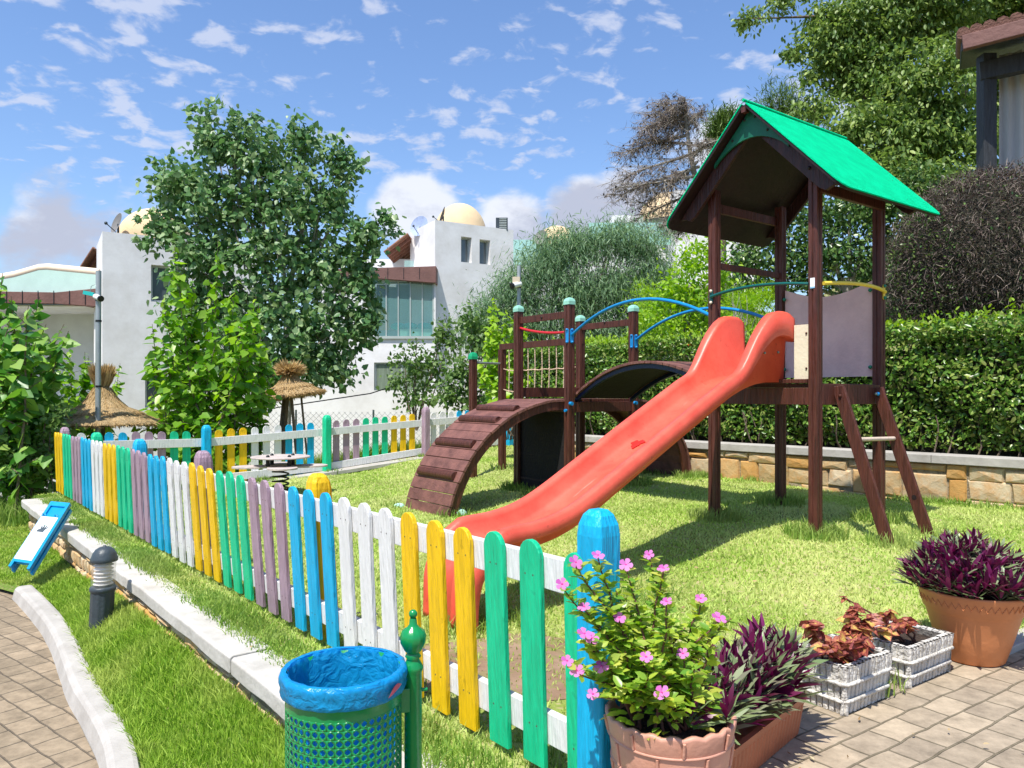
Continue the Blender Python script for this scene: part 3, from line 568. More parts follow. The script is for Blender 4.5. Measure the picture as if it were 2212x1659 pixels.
# ------------------------------------------------------------------ picket fences
def lean(t): return .028+.04*max(0, 1-abs(t-3.2)/3.2)
def picket_mb(f, h0, h1, w=.114, th=.022):
    """f(a, o, z) local to space; rounded top"""
    pts = [(-w/2, h0), (w/2, h0)]+[(w/2*math.cos(a), h1-w*.55+w*.55*math.sin(a)) for a in [i*math.pi/10 for i in range(11)]]
    jt = random.uniform(-.006, .006)
    mb = MB(); mb.add([f(a, -th/2, z+jt) for a, z in pts]+[f(a, th/2, z+jt) for a, z in pts], [tuple(range(len(pts)-1, -1, -1)), tuple(range(len(pts), 2*len(pts)))]+[(i, (i+1) % len(pts), len(pts)+(i+1) % len(pts), len(pts)+i) for i in range(len(pts))]); return mb
def post_mb(f, w, h0, h1):
    mb = MB(); c = w*.14; prof = [(1, h0), (1, h1-.085), (.93, h1-.05), (.72, h1-.018), (.42, h1)]
    sq = [(-w/2+c, -w/2), (w/2-c, -w/2), (w/2, -w/2+c), (w/2, w/2-c), (w/2-c, w/2), (-w/2+c, w/2), (-w/2, w/2-c), (-w/2, -w/2+c)]
    V = [f(a*k, b*k, z) for k, z in prof for a, b in sq]
    return mb.add(V, [(i*8+j, i*8+(j+1) % 8, (i+1)*8+(j+1) % 8, (i+1)*8+j) for i in range(4) for j in range(8)]+[tuple(32+j for j in range(8)), tuple(7-j for j in range(8))])
def rail_mb(f, a0, a1, z0, z1, o0, o1, n=12):
    V = []
    for i in range(n+1):
        a = a0+(a1-a0)*i/n; V += [f(a, o0, z0), f(a, o1, z0), f(a, o1, z1), f(a, o0, z1)]
    return MB().add(V, [(i*4+k, i*4+(k+1) % 4, (i+1)*4+(k+1) % 4, (i+1)*4+k) for i in range(n) for k in range(4)]+[(3, 2, 1, 0), (n*4, n*4+1, n*4+2, n*4+3)])
nf = thing('picket_fence', 'near picket fence of yellow, green, mauve, blue and white pales running to the bin', 'fence', (FA.x, FA.y, 0), 'picket fences round the playground')
seq = ['yellow', 'green', 'purple', 'blue', 'white']; cname = {'yellow': 'yellow', 'green': 'green', 'purple': 'mauve', 'blue': 'sky blue', 'white': 'white'}
NP = 51; t_last = 10.12; pitch = (t_last-.02)/49
for i in range(NP):
    t = t_last-pitch*i-(.03 if i == 50 else 0); c = seq[(i//3) % 5]; jw = random.uniform(-.008, .008)
    f = lambda a, o, z, t=t, jw=jw: fpt(t-a+jw*z, o+.0-lean(t)*(z/.85-.5), z)
    pm = picket_mb(f, .045, .868+random.uniform(-.006, .006))
    for zz in (.755+random.uniform(-.01, .01), .19+random.uniform(-.01, .01)):
        for aa in (-.022+random.uniform(-.005, .005), .024+random.uniform(-.005, .005)):
            c_ = f(aa, -.0112, zz); pm.add([c_+Vector((*FD, 0))*.0042*math.cos(q)+UP*.0042*math.sin(q) for q in [i_*math.pi/3 for i_ in range(6)]], [(0, 1, 2, 3, 4, 5)], mi=1)
    pm.obj('picket', [M[c], M['nail']], nf, label=cname[c]+' picket', bevel=.003)
for t, c, h in ((-.275, 'blue', 1.01), (1.98, 'yellow', .945), (4.02, 'purple', .955), (6.0, 'blue', .955), (8.0, 'green', .94), (10.1, 'purple', .93)):
    ln = 0 if t < 0 else lean(t)
    f = lambda a, o, z, t=t, ln=ln: fpt(t-a, o+(.035 if t < 0 else .11)-ln*(z/.85-.5), z)
    post_mb(f, .118, -.2, h).obj('post', M[c], nf, label=cname[c]+' fence post', bevel=.004)
fr = lambda a, o, z: fpt(a, o+.035-lean(a)*(z/.85-.5), z)
rail_mb(fr, -.215, 10.16, .70, .82, -.022, .012, 24).obj('rail', M['white'], nf, bevel=.003)
rail_mb(fr, -.215, 10.16, .135, .25, -.022, .012, 24).obj('rail', M['white'], nf, bevel=.003)
bf = thing('picket_fence', 'far picket fence across the back of the lawn, white rails facing the camera', 'fence', (CORNER.x, CORNER.y, 0), 'picket fences round the playground')
def bz(t): return float(np.interp(t, [0, 2, 4, 6, 8, 9], [0, -.08, .0, .18, .30, .33]))
def bpt(t, o, z): q = CORNER+BD*t+BN*o; return Vector((q.x, q.y, bz(t)+z))
btop = lambda t: float(np.interp(t, [0, 2, 4, 6, 8, 9], [.845, .90, .92, .85, .82, .82]))
posts = [(2.0, 'blue', .99), (4.0, 'green', 1.03), (5.99, 'purple', .97), (8.0, 'blue', .95)]
bseq = [('white', 1)]+[('blue', 3), ('purple', 3), ('green', 2), ('yellow', 3), ('white', 3), ('blue', 3), ('purple', 3), ('green', 3), ('yellow', 3), ('white', 3), ('blue', 3), ('purple', 3), ('green', 3)]
ps = [c for c, n in bseq for _ in range(n)]
spans = [(.22, 1.82, 9), (2.12, 3.84, 9), (4.12, 5.84, 9), (6.12, 7.9, 9)]; k = 0
for a, b, n in spans:
    for i in range(n):
        t = a+(b-a)*(i+.5)/n; c = ps[k]; k += 1
        f = lambda q, o, z, t=t: bpt(t+q, o+.03, z)
        picket_mb(f, .05, btop(t)).obj('picket', M[c], bf, label=cname[c]+' picket')
for t, c, h in posts:
    f = lambda a, o, z, t=t: bpt(t+a, o-.06, z); post_mb(f, .13, -.2, h).obj('post', M[c], bf, label=cname[c]+' fence post', bevel=.004)
for z0, z1 in ((.655, .78), (.08, .20)):
    rail_mb(lambda a, o, z: bpt(a, o, z+(btop(a)-.9)*(1 if z > .5 else 0)), .02, 8.0, z0, z1, -.022, .014, 24).obj('rail', M['white'], bf, bevel=.003)
# ------------------------------------------------------------------ play structure: tower, slide, arched bridge, climbing frame
ps_ = thing('play_structure', 'brown wooden play tower with green roof, red slide, arched bridge and climbing frame', 'playground', (T_FL.x, T_FL.y, .3))
M['slide'] = paint('red_slide', (.74, .115, .07), .40, .16, 4, (1, 1, 1), .05, 30, spot=.35, dark=(.66, .075, .045))
M['knobw'] = paint('cream_plastic', (.72, .66, .5), .4, .05, bump=0)
M['knobg'] = paint('green_plastic', (.01, .20, .11), .35, .05, bump=0)
M['capg'] = paint('mint_cap', (.30, .62, .48), .45, .1, bump=.05)
M['capgreen'] = paint('green_cap', (.01, .34, .14), .4, .1, bump=.05)
M['bluepipe'] = paint('blue_pipe', (.008, .24, .56), .3, .06, 4, bump=.03)
M['greenpipe'] = paint('green_pipe', (.004, .10, .09), .3, .06, 4, bump=.03)
M['yellowpipe'] = paint('yellow_pipe', (.82, .62, .07), .35, .06, 4, bump=.03)
M['redpipe'] = paint('red_pipe', (.55, .02, .03), .35, .06, 4, bump=.03)
M['panel'] = paint('faded_panel', (.80, .60, .52), .6, .12, 3, bump=.15, dark=(.66, .48, .43))
M['cream'] = paint('cream_panel', (.78, .72, .53), .55, .06, 3, bump=.1)
M['inky'] = paint('shade_black_board', (.010, .007, .008), .8, .2, 4, bump=.2)  # near-black colour stands in for deep shade under ramp and bridge
M['browndk'] = wood('shaded_brown_timber', (.045, .016, .013), .45, .3, .4)  # brown timber again, with the roof's shade put into the colour
M['ply'] = paint('dark_ply', (.018, .008, .008), .55, .3, 3, (1, 1, 1), .2, 20)  # ply colour darkened to carry the shade under the tower roof
M['roofg'] = paint('green_felt', (.003, .86, .40), .95, .09, 7, (1, 1, 1), .9, 160, spec=.05, dark=(.002, .70, .31))
M['collar'] = paint('green_board', (.006, .13, .075), .5, .1, 4, bump=.1)
M['blueboard'] = paint('navy_board', (.004, .012, .05), .4, .1, 4, bump=.1)
M['rope'] = paint('rope', (.66, .47, .33), .9, .15, 30, bump=.6)
M['steel'] = paint('galvanised_bar', (.25, .29, .27), .4, .1, 5, bump=.05, metal=.5)
M['rung'] = wood('pale_rung', (.62, .50, .40), .6, .08, .3)
M['sticker'] = paint('white_sticker', (.85, .86, .87), .5, .02, bump=0)
M['stickerb'] = paint('sticker_edge', (.25, .5, .7), .5, .02, bump=0)
def post_sec(c, z0, z1, w=.078, ax=(gd, rd)):
    """square timber with a groove down each face"""
    h = w/2; g = .006; pts = []
    for k in range(4):
        for a, b in ((-h, -h), (-g, -h), (-g, -h+.008), (g, -h+.008), (g, -h)):
            for _ in range(k): a, b = -b, a
            pts.append(Vector(c)+ax[0]*a+ax[1]*b+UP*z0)
    return MB().prism(pts, (0, 0, z1-z0))
TP = {'FL': T_FL, 'FR': T_FR, 'BR': T_BR, 'BL': T_BL}
tposts = {}
for k, p in TP.items():
    tposts[k] = post_sec(p, .0, 3.2).obj('post', M['brown'], ps_, bevel=.003)
mb = MB(); c = T_FR-rd*.0405; c = Vector((c.x, c.y, 2.268)); mb.box(c-rd*.001, (.04, .002, .078), (gd, rd, UP)); st = mb.obj('sticker', M['sticker'], tposts['FR'])
MB().box(c-rd*.0015-UP*.036, (.04, .002, .012), (gd, rd, UP)).obj('sticker_edge', M['stickerb'], tposts['FR'])
# platform deck and beams
TCn = (T_FL+T_FR+T_BR+T_BL)/4
mb = MB()
for i in range(9): mb.box(Vector((TCn.x, TCn.y, 1.465))+rd*(-.44+.11*i), (.96, .104, .03), (gd, rd, UP))
mb.obj('deck', M['brown'], ps_, bevel=.002)
def bm_(p, q, z0, z1, w=.035, mat='brown', name='beam', off=Vector((0, 0, 0)), ext=0, bev=.003):
    d = (q-p).normalized(); a = p+off-d*ext; b = q+off+d*ext
    return MB().beam((a.x, a.y, (z0+z1)/2), (b.x, b.y, (z0+z1)/2), w, z1-z0).obj(name, M[mat], ps_, bevel=bev)
bm_(T_FL, T_FR, 1.31, 1.445, ext=-.045, off=-rd*.012); bm_(T_BL, T_BR, 1.31, 1.445, ext=-.045); bm_(T_FL, T_BL, 1.31, 1.445, ext=-.045)
bm_(T_FR, T_BR, 1.31, 1.475, ext=-.045, off=gd*.02)
bm_(T_FL, T_FR, 1.482, 1.515, w=.05, ext=-.045, off=-rd*.02)
# roof
def rp(a, b, z): v = TCn+rd*a+gd*b; return Vector((v.x, v.y, z))
A0, A1, HB, ZR, ZE = -.744, .815, .845, 3.80, 2.94
slope = (ZR-ZE)/HB
def slab(sg, t0, t1, name, mat, par, ex=0, grid=True):
    """one roof slope between offsets t0..t1 above the underside line; rounded eave corners"""
    n = Vector((gd.x*sg*slope, gd.y*sg*slope, 1)).normalized(); mb = MB(); pts = []; r = .09
    def q(a, b): return rp(a, sg*b, ZR-.045-slope*b)
    hb = HB+ex; a0 = A0-ex; a1 = A1+ex
    out = [q(a0, 0), q(a0, hb-r)]+[q(a0+r*(1-math.cos(t)), hb-r+r*math.sin(t)) for t in (math.pi/8, math.pi/4, 3*math.pi/8)]+[q(a0+r, hb), q(a1-r, hb)]+[q(a1-r+r*math.sin(t), hb-r+r*math.cos(t)) for t in (math.pi/8, math.pi/4, 3*math.pi/8)]+[q(a1, hb-r), q(a1, 0)]
    mb.prism([p+n*t0 for p in out], n*(t1-t0)); return mb.obj(name, M[mat], par, bevel=.003)
for sg in (1, -1):
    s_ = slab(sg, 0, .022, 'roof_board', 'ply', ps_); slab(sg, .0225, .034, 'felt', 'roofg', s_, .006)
mb = MB(); mb.tube([rp(A0-.006, 0, ZR+.003), rp(A1+.006, 0, ZR+.003)], .013, 8); mb.obj('ridge_felt', M['roofg'], ps_)
for a in (A0+.13, A1-.13):
    for sg in (1, -1):
        mb = MB(); pts = []; hh = .115
        d = Vector((gd.x*sg, gd.y*sg, -slope)).normalized(); n = Vector((gd.x*sg*slope, gd.y*sg*slope, 1)).normalized()
        s = rp(a, sg*.02, ZR-.052-slope*.02); Lr = (HB-.10)*math.hypot(1, slope)
        pts = [s, s+d*Lr]+[s+d*(Lr-.055*(1-math.cos(t)) +.0)-n*(hh*.5*(1-math.cos(t))) for t in (.6, 1.2)]+[s+d*(Lr-.06)-n*hh*.85, s+d*(Lr-.12)-n*hh, s-n*hh]
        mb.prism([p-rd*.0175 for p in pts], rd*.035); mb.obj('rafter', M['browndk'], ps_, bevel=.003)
# green arched collar board at the front gable
mb = MB(); top = []; bot = []
for i in range(-6, 7):
    b = i/6*.36; top.append(rp(A0+.10, b, ZR-.06-slope*abs(b)))
for i in range(-8, 9):
    b = i/8*.36; bot.append(rp(A0+.10, b, ZR-.06-slope*.36-.02+(.155*math.cos(b/.36*math.pi/2)**.8 if abs(i) < 8 else 0)))
pts = top+bot[::-1]; V = pts+[p-rd*.02 for p in pts]
mb = MB()
for i in range(12):   # strip quads between arch and apex
    t0_, t1_ = top[i], top[i+1]; u0 = (i-6)/6*.36; u1 = (i-5)/6*.36
    g_ = lambda b: rp(A0+.10, b, ZR-.06-slope*.36-.03+.17*max(0, math.cos(b/.36*math.pi/2))**.8)
    mb.prism([t0_, t1_, g_(u1), g_(u0)], -rd*.02)
o = mb.obj('collar_board', M['collar'], ps_)
for b, z in ((-.17, -.27), (-.05, -.13), (.05, -.13), (.17, -.27)): mb = MB(); mb.sphere(rp(A0+.08, b, ZR+z), .011); mb.obj('bolt', M['black'], o)
mb = MB(); c = rp(A0+.13-.022, .52, ZR-.052-slope*.52-.075); mb.sphere(c, .014).obj('bolt', M['black'], ps_)
MB().box(rp(A0+.02, 0, ZR-.075), (.05, .04, .045), (rd, gd, UP)).obj('ridge_block', M['brown'], ps_)
bm_(T_FL, T_BL, 3.02, 3.10, off=-gd*.03, mat='brown'); bm_(T_FR, T_BR, 2.98, 3.06, off=gd*.03, mat='brown')
# pipes with end brackets
def pipe(p, q, z0, z1, rise, out, rad, mat, br, knob, name='handrail', sweep=True):
    """bowed pipe from p to q"""
    p = Vector((p.x, p.y, z0)); q = Vector((q.x, q.y, z1)); path = []
    for i in range(17):
        t = i/16; s = 4*t*(1-t); path.append(p.lerp(q, t)+UP*rise*s+out*s)
    o = MB().tube(path, rad, 10).obj(name, M[mat], ps_)
    return o
def bracket(c, nrm, side, mat, knob, par, h=.13, w=.032):
    """flat plate with round ends and two domed knobs, on a post face"""
    c = Vector(c); pts = []
    for i in range(9): a = math.pi*i/8; pts.append(c+side*math.cos(a)*w/2+UP*(h/2-w/2+math.sin(a)*w/2))
    for i in range(9): a = math.pi+math.pi*i/8; pts.append(c+side*math.cos(a)*w/2+UP*(-h/2+w/2+math.sin(a)*w/2))
    o = MB().prism(pts, nrm*.008).obj('bracket', M[mat], par)
    mb = MB(); mb.sphere(c+nrm*.012+UP*(h/2-.014), .0145); mb.sphere(c+nrm*.012-UP*(h/2-.014), .0145); mb.obj('knob', M[knob], o)
    return o
hw = .039
g1 = pipe(T_FL-rd*.052+gd*0, T_FR-rd*.052-gd*.03, 2.255, 2.262, .035, -rd*.05, .0135, 'greenpipe', None, None)
bracket(Vector((T_FL.x, T_FL.y, 2.255))-rd*hw, -rd, gd, 'greenpipe', 'knobw', g1)
y1 = pipe(T_FR+gd*.052+rd*.03, T_BR+gd*.055, 2.265, 2.275, .02, gd*.06, .016, 'yellowpipe', None, None)
bracket(Vector((T_BR.x, T_BR.y, 2.275))+gd*hw, gd, rd, 'yellowpipe', 'knobg', y1)
for s_, k_ in ((-1, 'knobw'), (1, 'knobg')):
    mb = MB()
    for z in (2.21, 2.32): mb.sphere(Vector((T_FR.x, T_FR.y, z))+(-gd*(hw+.008) if s_ < 0 else rd*(hw+.008)+gd*.01), .016)
    mb.obj('knob', M[k_], tposts['FR'])
b0 = T_FL-gd*.0; bl1 = pipe(C_B+gd*.05, T_FL-gd*.05, 2.075, 2.10, .26, Vector((0, 0, 0)), .0165, 'bluepipe', None, None)
bl2 = pipe(C_D+gd*.05, T_BL-gd*.05, 2.06, 2.09, .25, Vector((0, 0, 0)), .0165, 'bluepipe', None, None)
for p, z, par in ((C_B, 2.06, bl1), (C_D, 2.04, bl2)):
    bracket(Vector((p.x, p.y, z))-rd*.002+gd*.04, gd, rd, 'bluepipe', 'bluepipe', par, h=.17, w=.06)
    bracket(Vector((p.x, p.y, z))-rd*.041+gd*.015, -rd, gd, 'bluepipe', 'bluepipe', par, h=.17, w=.05)
bm_(T_FL, T_BL, 2.51, 2.565, w=.035, ext=-.035)
# panels
def warp(p, q, z0, ztop, th, mat, name, par=None, inset=.05, n=14):
    d = (q-p).normalized(); a = p+d*inset; b = q-d*inset; nrm = Vector((-d.y, d.x, 0))*th; V = []
    for i in range(n+1):
        t = i/n; c = a.lerp(b, t); zt_ = ztop(t); V += [Vector((c.x, c.y, z0)), Vector((c.x, c.y, zt_)), Vector((c.x, c.y, zt_))+nrm, Vector((c.x, c.y, z0))+nrm]
    return MB().add(V, [(i*4+k, (i+1)*4+k, (i+1)*4+(k+1) % 4, i*4+(k+1) % 4) for i in range(n) for k in range(4)]+[(0, 1, 2, 3), (n*4+3, n*4+2, n*4+1, n*4)]).obj(name, M[mat], par or ps_)
pn = warp(T_BL, T_BR, 1.55, lambda t: 2.39-.10*math.sin(math.pi*min(1, t*1.0))**1.0+.0*t, .018, 'panel', 'panel')
for p, zs in ((T_BR, (2.30, 1.63)), (T_BL, (2.30, 1.63))):
    for z in zs:
        s_ = -1 if p is T_BR else 1; c = Vector((p.x, p.y, z))+gd*.062*s_*(1)-rd*.03
        MB().sphere(c, .017).obj('clip', M['knobg'], pn)
f_ = T_FL+gd*.79; g_ = T_FR
warp(f_, g_, 1.515, lambda t: 1.95, .018, 'cream', 'panel', inset=.0)
MB().sphere(Vector((g_.x, g_.y, 1.88))-gd*.075-rd*.006, .009).sphere(Vector((g_.x, g_.y, 1.60))-gd*.075-rd*.006, .009).obj('screw', M['brown'], ps_)
warp(T_FL, T_FL+gd*.23, 1.515, lambda t: 1.95, .018, 'cream', 'panel', inset=.04)
# ladder
def along(a, b, t): return a.lerp(b, t)
LB1 = Vector((2.57, 6.12, 1.47))+gd*.06; LB2 = Vector((3.06, 6.49, 1.46))+gd*.06; LF1 = Vector((2.86, 5.73, .2)); LF2 = Vector((3.375, 6.12, .2))
def stringer(a, b, hole=None):
    d = (b-a).normalized(); side = rd; up_ = side.cross(d).normalized(); mb = MB(); w = .033; h = .095
    pts = [a+up_*h/2*s1 for s1 in (1, -1)]; 
    mb.prism([a+up_*h/2-side*w/2, b+up_*h/2-side*w/2, b-up_*h/2-side*w/2, a-up_*h/2-side*w/2+d*.02], side*w); return mb
s1 = stringer(LB1, LF1).obj('ladder_side', M['brown'], ps_, bevel=.004); s2 = stringer(LB2, LF2).obj('ladder_side', M['brown'], ps_, bevel=.004)
p = LB1.lerp(LF1, .34); q = LB2.lerp(LF2, .345); MB().tube([p+rd*.01, q-rd*.005], .017, 10).obj('rung', M['rung'], ps_)
MB().tube([LB2.lerp(LF2, .72)-rd*.019, LB2.lerp(LF2, .72)-rd*.0175], .02, 12).obj('rung_hole', M['ply'], s2)
MB().sphere(LB1+(LF1-LB1)*.07-rd*.02, .014).obj('bolt', M['brown'], s1); MB().sphere(LB2+(LF2-LB2)*.05-rd*.028, .017).obj('bolt', M['bluepipe'], s2)
MB().sphere(LB2+(LF2-LB2)*.05-rd*.058, .012).obj('bolt', M['steel'], s2)
# slide: cross section swept along a bent path
def smoothpath(pts, n):
    pts = [Vector(p) for p in pts]; out = []
    for i in range(len(pts)-1):
        p0 = pts[max(i-1, 0)]; p1 = pts[i]; p2 = pts[i+1]; p3 = pts[min(i+2, len(pts)-1)]
        for k in range(n):
            t = k/n; out.append(.5*((2*p1)+(-p0+p2)*t+(2*p0-5*p1+4*p2-p3)*t*t+(-p0+3*p1-3*p2+p3)*t**3))
    out.append(pts[-1]); return out
prof = smoothpath([(-.02, 1.53), (.2, 1.53), (.42, 1.50), (.66, 1.42), (.9, 1.30), (1.3, 1.09), (1.8, .825), (2.15, .64), (2.38, .545), (2.6, .50), (2.82, .485), (2.96, .46), (3.06, .38), (3.10, .26), (3.11, .04)], 5)
SM = Vector((2.095, 6.365, 0))
def sl(s, q, z): v = SM-rd*s+gd*q; return Vector((v.x, v.y, z))
rows = []
for i, p in enumerate(prof):
    a = prof[max(i-1, 0)]; b = prof[min(i+1, len(prof)-1)]; d = (b-a).normalized(); nrm = Vector((-d.y, d.x))
    if nrm.y < 0: nrm = -nrm
    if p.x > 3.0: nrm = Vector((1, .25*max(0, p.y-.2)/.2)).normalized() if False else Vector((-d.y, d.x))
    s = p.x; tp = min(1, max(0, (s-.14)/.50)); hood = .40*(1-(3*tp*tp-2*tp**3))
    h = .125+hood
    if s > 2.85: h = .125-.10*min(1, (s-2.85)/.2)
    if s < .06: h -= .03*(1-s/.06)
    W = .195; e = .030
    if s > 2.95 or p.y < .4: W -= .03*min(1, (.48-p.y)/.3 if p.y < .48 else 0)
    rim = .075+.02*(hood/.4)
    oh = min(h-.03, .02) if s > 2.95 else -.035
    sec = [(-W-rim-.012, h-.085-.25*hood), (-W-rim, h-.012), (-W-rim*.75, h+.002), (-W-.006, h-.003), (-W+.004, h-.03), (-W+.022, .030), (-W+.055, .004), (-.05, .0), (-.045, .0), (.060, 0), (.070, .016), (.085, .020), (.10, .016), (.112, 0), (W-.055, .004), (W-.022, .030), (W-.004, h-.03), (W+.006, h-.003), (W+rim*.75, h+.002), (W+rim, h-.012), (W+rim+.012, h-.085-.25*hood), (W+rim-.004, h-.10-.25*hood), (W+.012, h-.09-.25*hood), (W-.005, -.04), (-W+.005, -.04), (-W-.012, h-.09-.25*hood), (-W-rim+.004, h-.10-.25*hood)]
    rows.append([sl(p.x+nrm.x*zz, q, p.y+nrm.y*zz) for q, zz in sec])
k = len(rows[0]); V = [v for r in rows for v in r]
F = [(i*k+j, i*k+(j+1) % k, (i+1)*k+(j+1) % k, (i+1)*k+j) for i in range(len(rows)-1) for j in range(k)]+[tuple(range(k-1, -1, -1)), tuple((len(rows)-1)*k+j for j in range(k))]
o = MB().add(V, F, True).obj('slide', M['slide'], ps_)
M['scuff'] = paint('dark_red_scuff', (.50, .02, .015), .4, .1, 20, bump=0)
mb = MB(); fz = lambda q: float(np.interp(q, [p.x for p in prof], [p.y for p in prof])); c = sl(1.42, -.07, fz(1.42)+.0045); d1 = (sl(1.47, 0, fz(1.47))-sl(1.37, 0, fz(1.37))).normalized(); pts = []
for i in range(22):
    a = i/22*2*math.pi; r = .048*(1+.28*math.sin(3*a+1)+.18*math.sin(7*a)); pts.append(c+d1*r*1.1*math.cos(a)+gd*r*math.sin(a))
mb.prism(pts, d1.cross(gd).normalized()*(.004 if d1.cross(gd).z > 0 else -.004)); mb.obj('scuff_mark', M['scuff'], o)
for s0, q0_ in ((.12, -.235), (.12, .235), (.30, .235), (1.7, .255)):
    pz_ = np.interp(s0, [p.x for p in prof], [p.y for p in prof]); mb = MB(); mb.sphere(sl(s0, q0_, pz_+(.20 if s0 < .5 else .03)), .011, 8, 6); mb.obj('bolt', M['steel'], o)
M['wear'] = paint('polished_wear', (.80, .22, .16), .25, .2, 16, (1, 1, 1), .05, 30)
for s0, q0_, l_, w_ in ((1.05, .02, .30, .010), (1.95, -.06, .22, .008), (.8, -.09, .2, .007), (2.2, .01, .18, .01), (1.5, -.12, .25, .006)):
    pts = []
    for i in range(16):
        a = i/16*6.283; ss = s0+l_/2*math.cos(a); zz = float(np.interp(ss, [p.x for p in prof], [p.y for p in prof])); pts.append(sl(ss, q0_+w_*math.sin(a)*(1+.3*math.sin(3*a)), zz+.0022))
    mb = MB(); mb.add(pts, [tuple(range(16))]); mb.obj('scuff_mark', M['wear'], o)
# climbing platform
ZP = 1.335
cposts = []
for p, top, cap in ((C_A, 2.44, 'capg'), (C_B, 2.44, 'capg'), (C_C, 2.38, 'capg'), (C_D, 2.43, 'capg')):
    o = post_sec(p, .0, top, .090).obj('post', M['brown'], ps_, bevel=.003)
    mb = MB(); w = .051
    V = [Vector((p.x, p.y, 0))+gd*a*s+rd*b*s+UP*z for s, z in ((w, top-.02), (w, top+.02), (w*.78, top+.048), (w*.3, top+.062)) for a, b in ((-1, -1), (1, -1), (1, 1), (-1, 1))]
    mb.add(V, [(i*4+j, i*4+(j+1) % 4, (i+1)*4+(j+1) % 4, (i+1)*4+j) for i in range(3) for j in range(4)]+[(12, 13, 14, 15)]); mb.obj('cap', M[cap], o, bevel=.004); cposts.append(o)
PE = Vector((-.15, 11.5, 0)); PF = Vector((-.57, 11.1, 0))
pe = post_sec(PE, .0, 2.06, .09).obj('post', M['brown'], ps_, bevel=.003); pf = post_sec(PF, .0, 1.92, .09).obj('post', M['brown'], ps_, bevel=.003)
p = PF; w = .052
MB().add([Vector((p.x, p.y, 0))+gd*a*s+rd*b*s+UP*z for s, z in ((w, 1.90), (w, 1.94), (w*.75, 1.985), (w*.3, 2.0)) for a, b in ((-1, -1), (1, -1), (1, 1), (-1, 1))], [(i*4+j, i*4+(j+1) % 4, (i+1)*4+(j+1) % 4, (i+1)*4+j) for i in range(3) for j in range(4)]+[(12, 13, 14, 15)]).obj('cap', M['capgreen'], pf)
MB().tube([(PF.x, PF.y, 1.85), (PE.x, PE.y, 1.85)], .018, 10).obj('bar', M['steel'], ps_)
CM = (C_A+C_B+C_C+C_D)/4
mb = MB()
for i in range(9): mb.box(Vector((CM.x, CM.y, ZP-.015))+rd*(-.44+.11*i), (.9, .1, .03), (gd, rd, UP))
mb.obj('deck', M['brown'], ps_)
dn = gd*0
bm_(C_A, C_B, 2.27, 2.35, w=.035, ext=-.03); bm_(C_A, C_B, 2.27, 2.35, w=.006, ext=-.03, off=-rd*.02) if False else None
bm_(C_C, C_D, 2.24, 2.32, w=.035, ext=-.03)
for a, b in ((C_A, C_B), (C_C, C_D)): m_ = a.lerp(b, .5); MB().sphere(Vector((m_.x, m_.y, 2.31))-rd*.02, .014).obj('bolt', M['ply'], ps_)
bm_(C_A, C_C, ZP+.02, ZP+.14, w=.03, ext=-.04); 
for a, b in ((C_A, C_B), (C_C, C_D), (C_A, C_C), (C_B, C_D)): bm_(a, b, ZP-.15, ZP-.032, w=.04, ext=-.04)
o = pipe(C_A+gd*.04, C_B-gd*.04, 2.215, 2.11, -.03, Vector((0, 0, 0)), .016, 'redpipe', None, None, 'red_bar')
bm_(PE, C_C, 2.06, 2.15, w=.04, ext=.05, off=rd*0)
# side wall under the front ramp
warp(C_A, C_B, .0, lambda t: ZP-.1, .02, 'inky', 'wall_panel', inset=.03)  # board painted black for the heavy shade below the ramp
# rope net
mb = MB(); a = PE+(C_C-PE).normalized()*.1; 
def npt(t, z): q = PE.lerp(C_C, t); return Vector((q.x, q.y, z))
for t in (.10, .19, .275, .36, .45, .54, .63, .72, .81, .9):
    mb.tube([npt(t, 2.07), npt(t+.004, 1.75), npt(t-.004, 1.42)], .008, 6)
for z in (1.74, 1.43):
    mb.tube([npt(.02, z+.03)]+[npt(.1+.08*i, z+.006*(-1)**i) for i in range(11)]+[npt(.98, z+.02)], .008, 6)
o = mb.obj('rope_net', M['rope'], ps_)
mb = MB()
for t in (.10, .19, .275, .36, .45, .54, .63, .72, .81, .9):
    for z in (1.74, 1.43): mb.sphere(npt(t, z), .015, 8, 6)
mb.obj('knot', M['rope'], o)
# arched ramps
def ramp(pa, pb, dirv, drop, run, name):
    th_max = 2*math.atan(drop/run); Rr = run/math.sin(th_max); mid = (pa+pb)/2; ax = (pb-pa).normalized(); hwid = .46
    nb = 16; mb = MB(); fr = []
    for i in range(nb):
        a0 = th_max*i/nb+.0025; a1 = th_max*(i+1)/nb-.0025; am = (a0+a1)/2
        s = Rr*math.sin(am); z = ZP+.0-Rr*(1-math.cos(am)); L = 2*Rr*math.sin((a1-a0)/2)
        t = (dirv*math.cos(am)-UP*math.sin(am)); n = (dirv*math.sin(am)+UP*math.cos(am)); c = Vector((mid.x, mid.y, z))+dirv*(s+.04)
        mb.box(c-n*.014+n*random.uniform(-.002, .002), (L, 2*hwid+random.uniform(-.012, .012), .030), (t, ax, n)); fr.append((c, t, n, am))
    o = mb.obj(name, M['browntread'], ps_, bevel=.003)
    for s_ in (-1, 1):
        V = []
        for i in range(25):
            am = th_max*i/24; s = Rr*math.sin(am); z = ZP-Rr*(1-math.cos(am)); n = (dirv*math.sin(am)+UP*math.cos(am)); c = Vector((mid.x, mid.y, z))+dirv*(s+.04)
            for (u, w_) in ((s_*(hwid-.06), -.029), (s_*(hwid-.02), -.029), (s_*(hwid-.02), -.12), (s_*(hwid-.06), -.12)): V.append(c+ax*u+n*w_)
        MB().add(V, [(i*4+k, i*4+(k+1) % 4, (i+1)*4+(k+1) % 4, (i+1)*4+k) for i in range(24) for k in range(4)]+[(3, 2, 1, 0), (96, 97, 98, 99)]).obj('curved_beam', M['brown'], o)
    return o, fr, ax, hwid
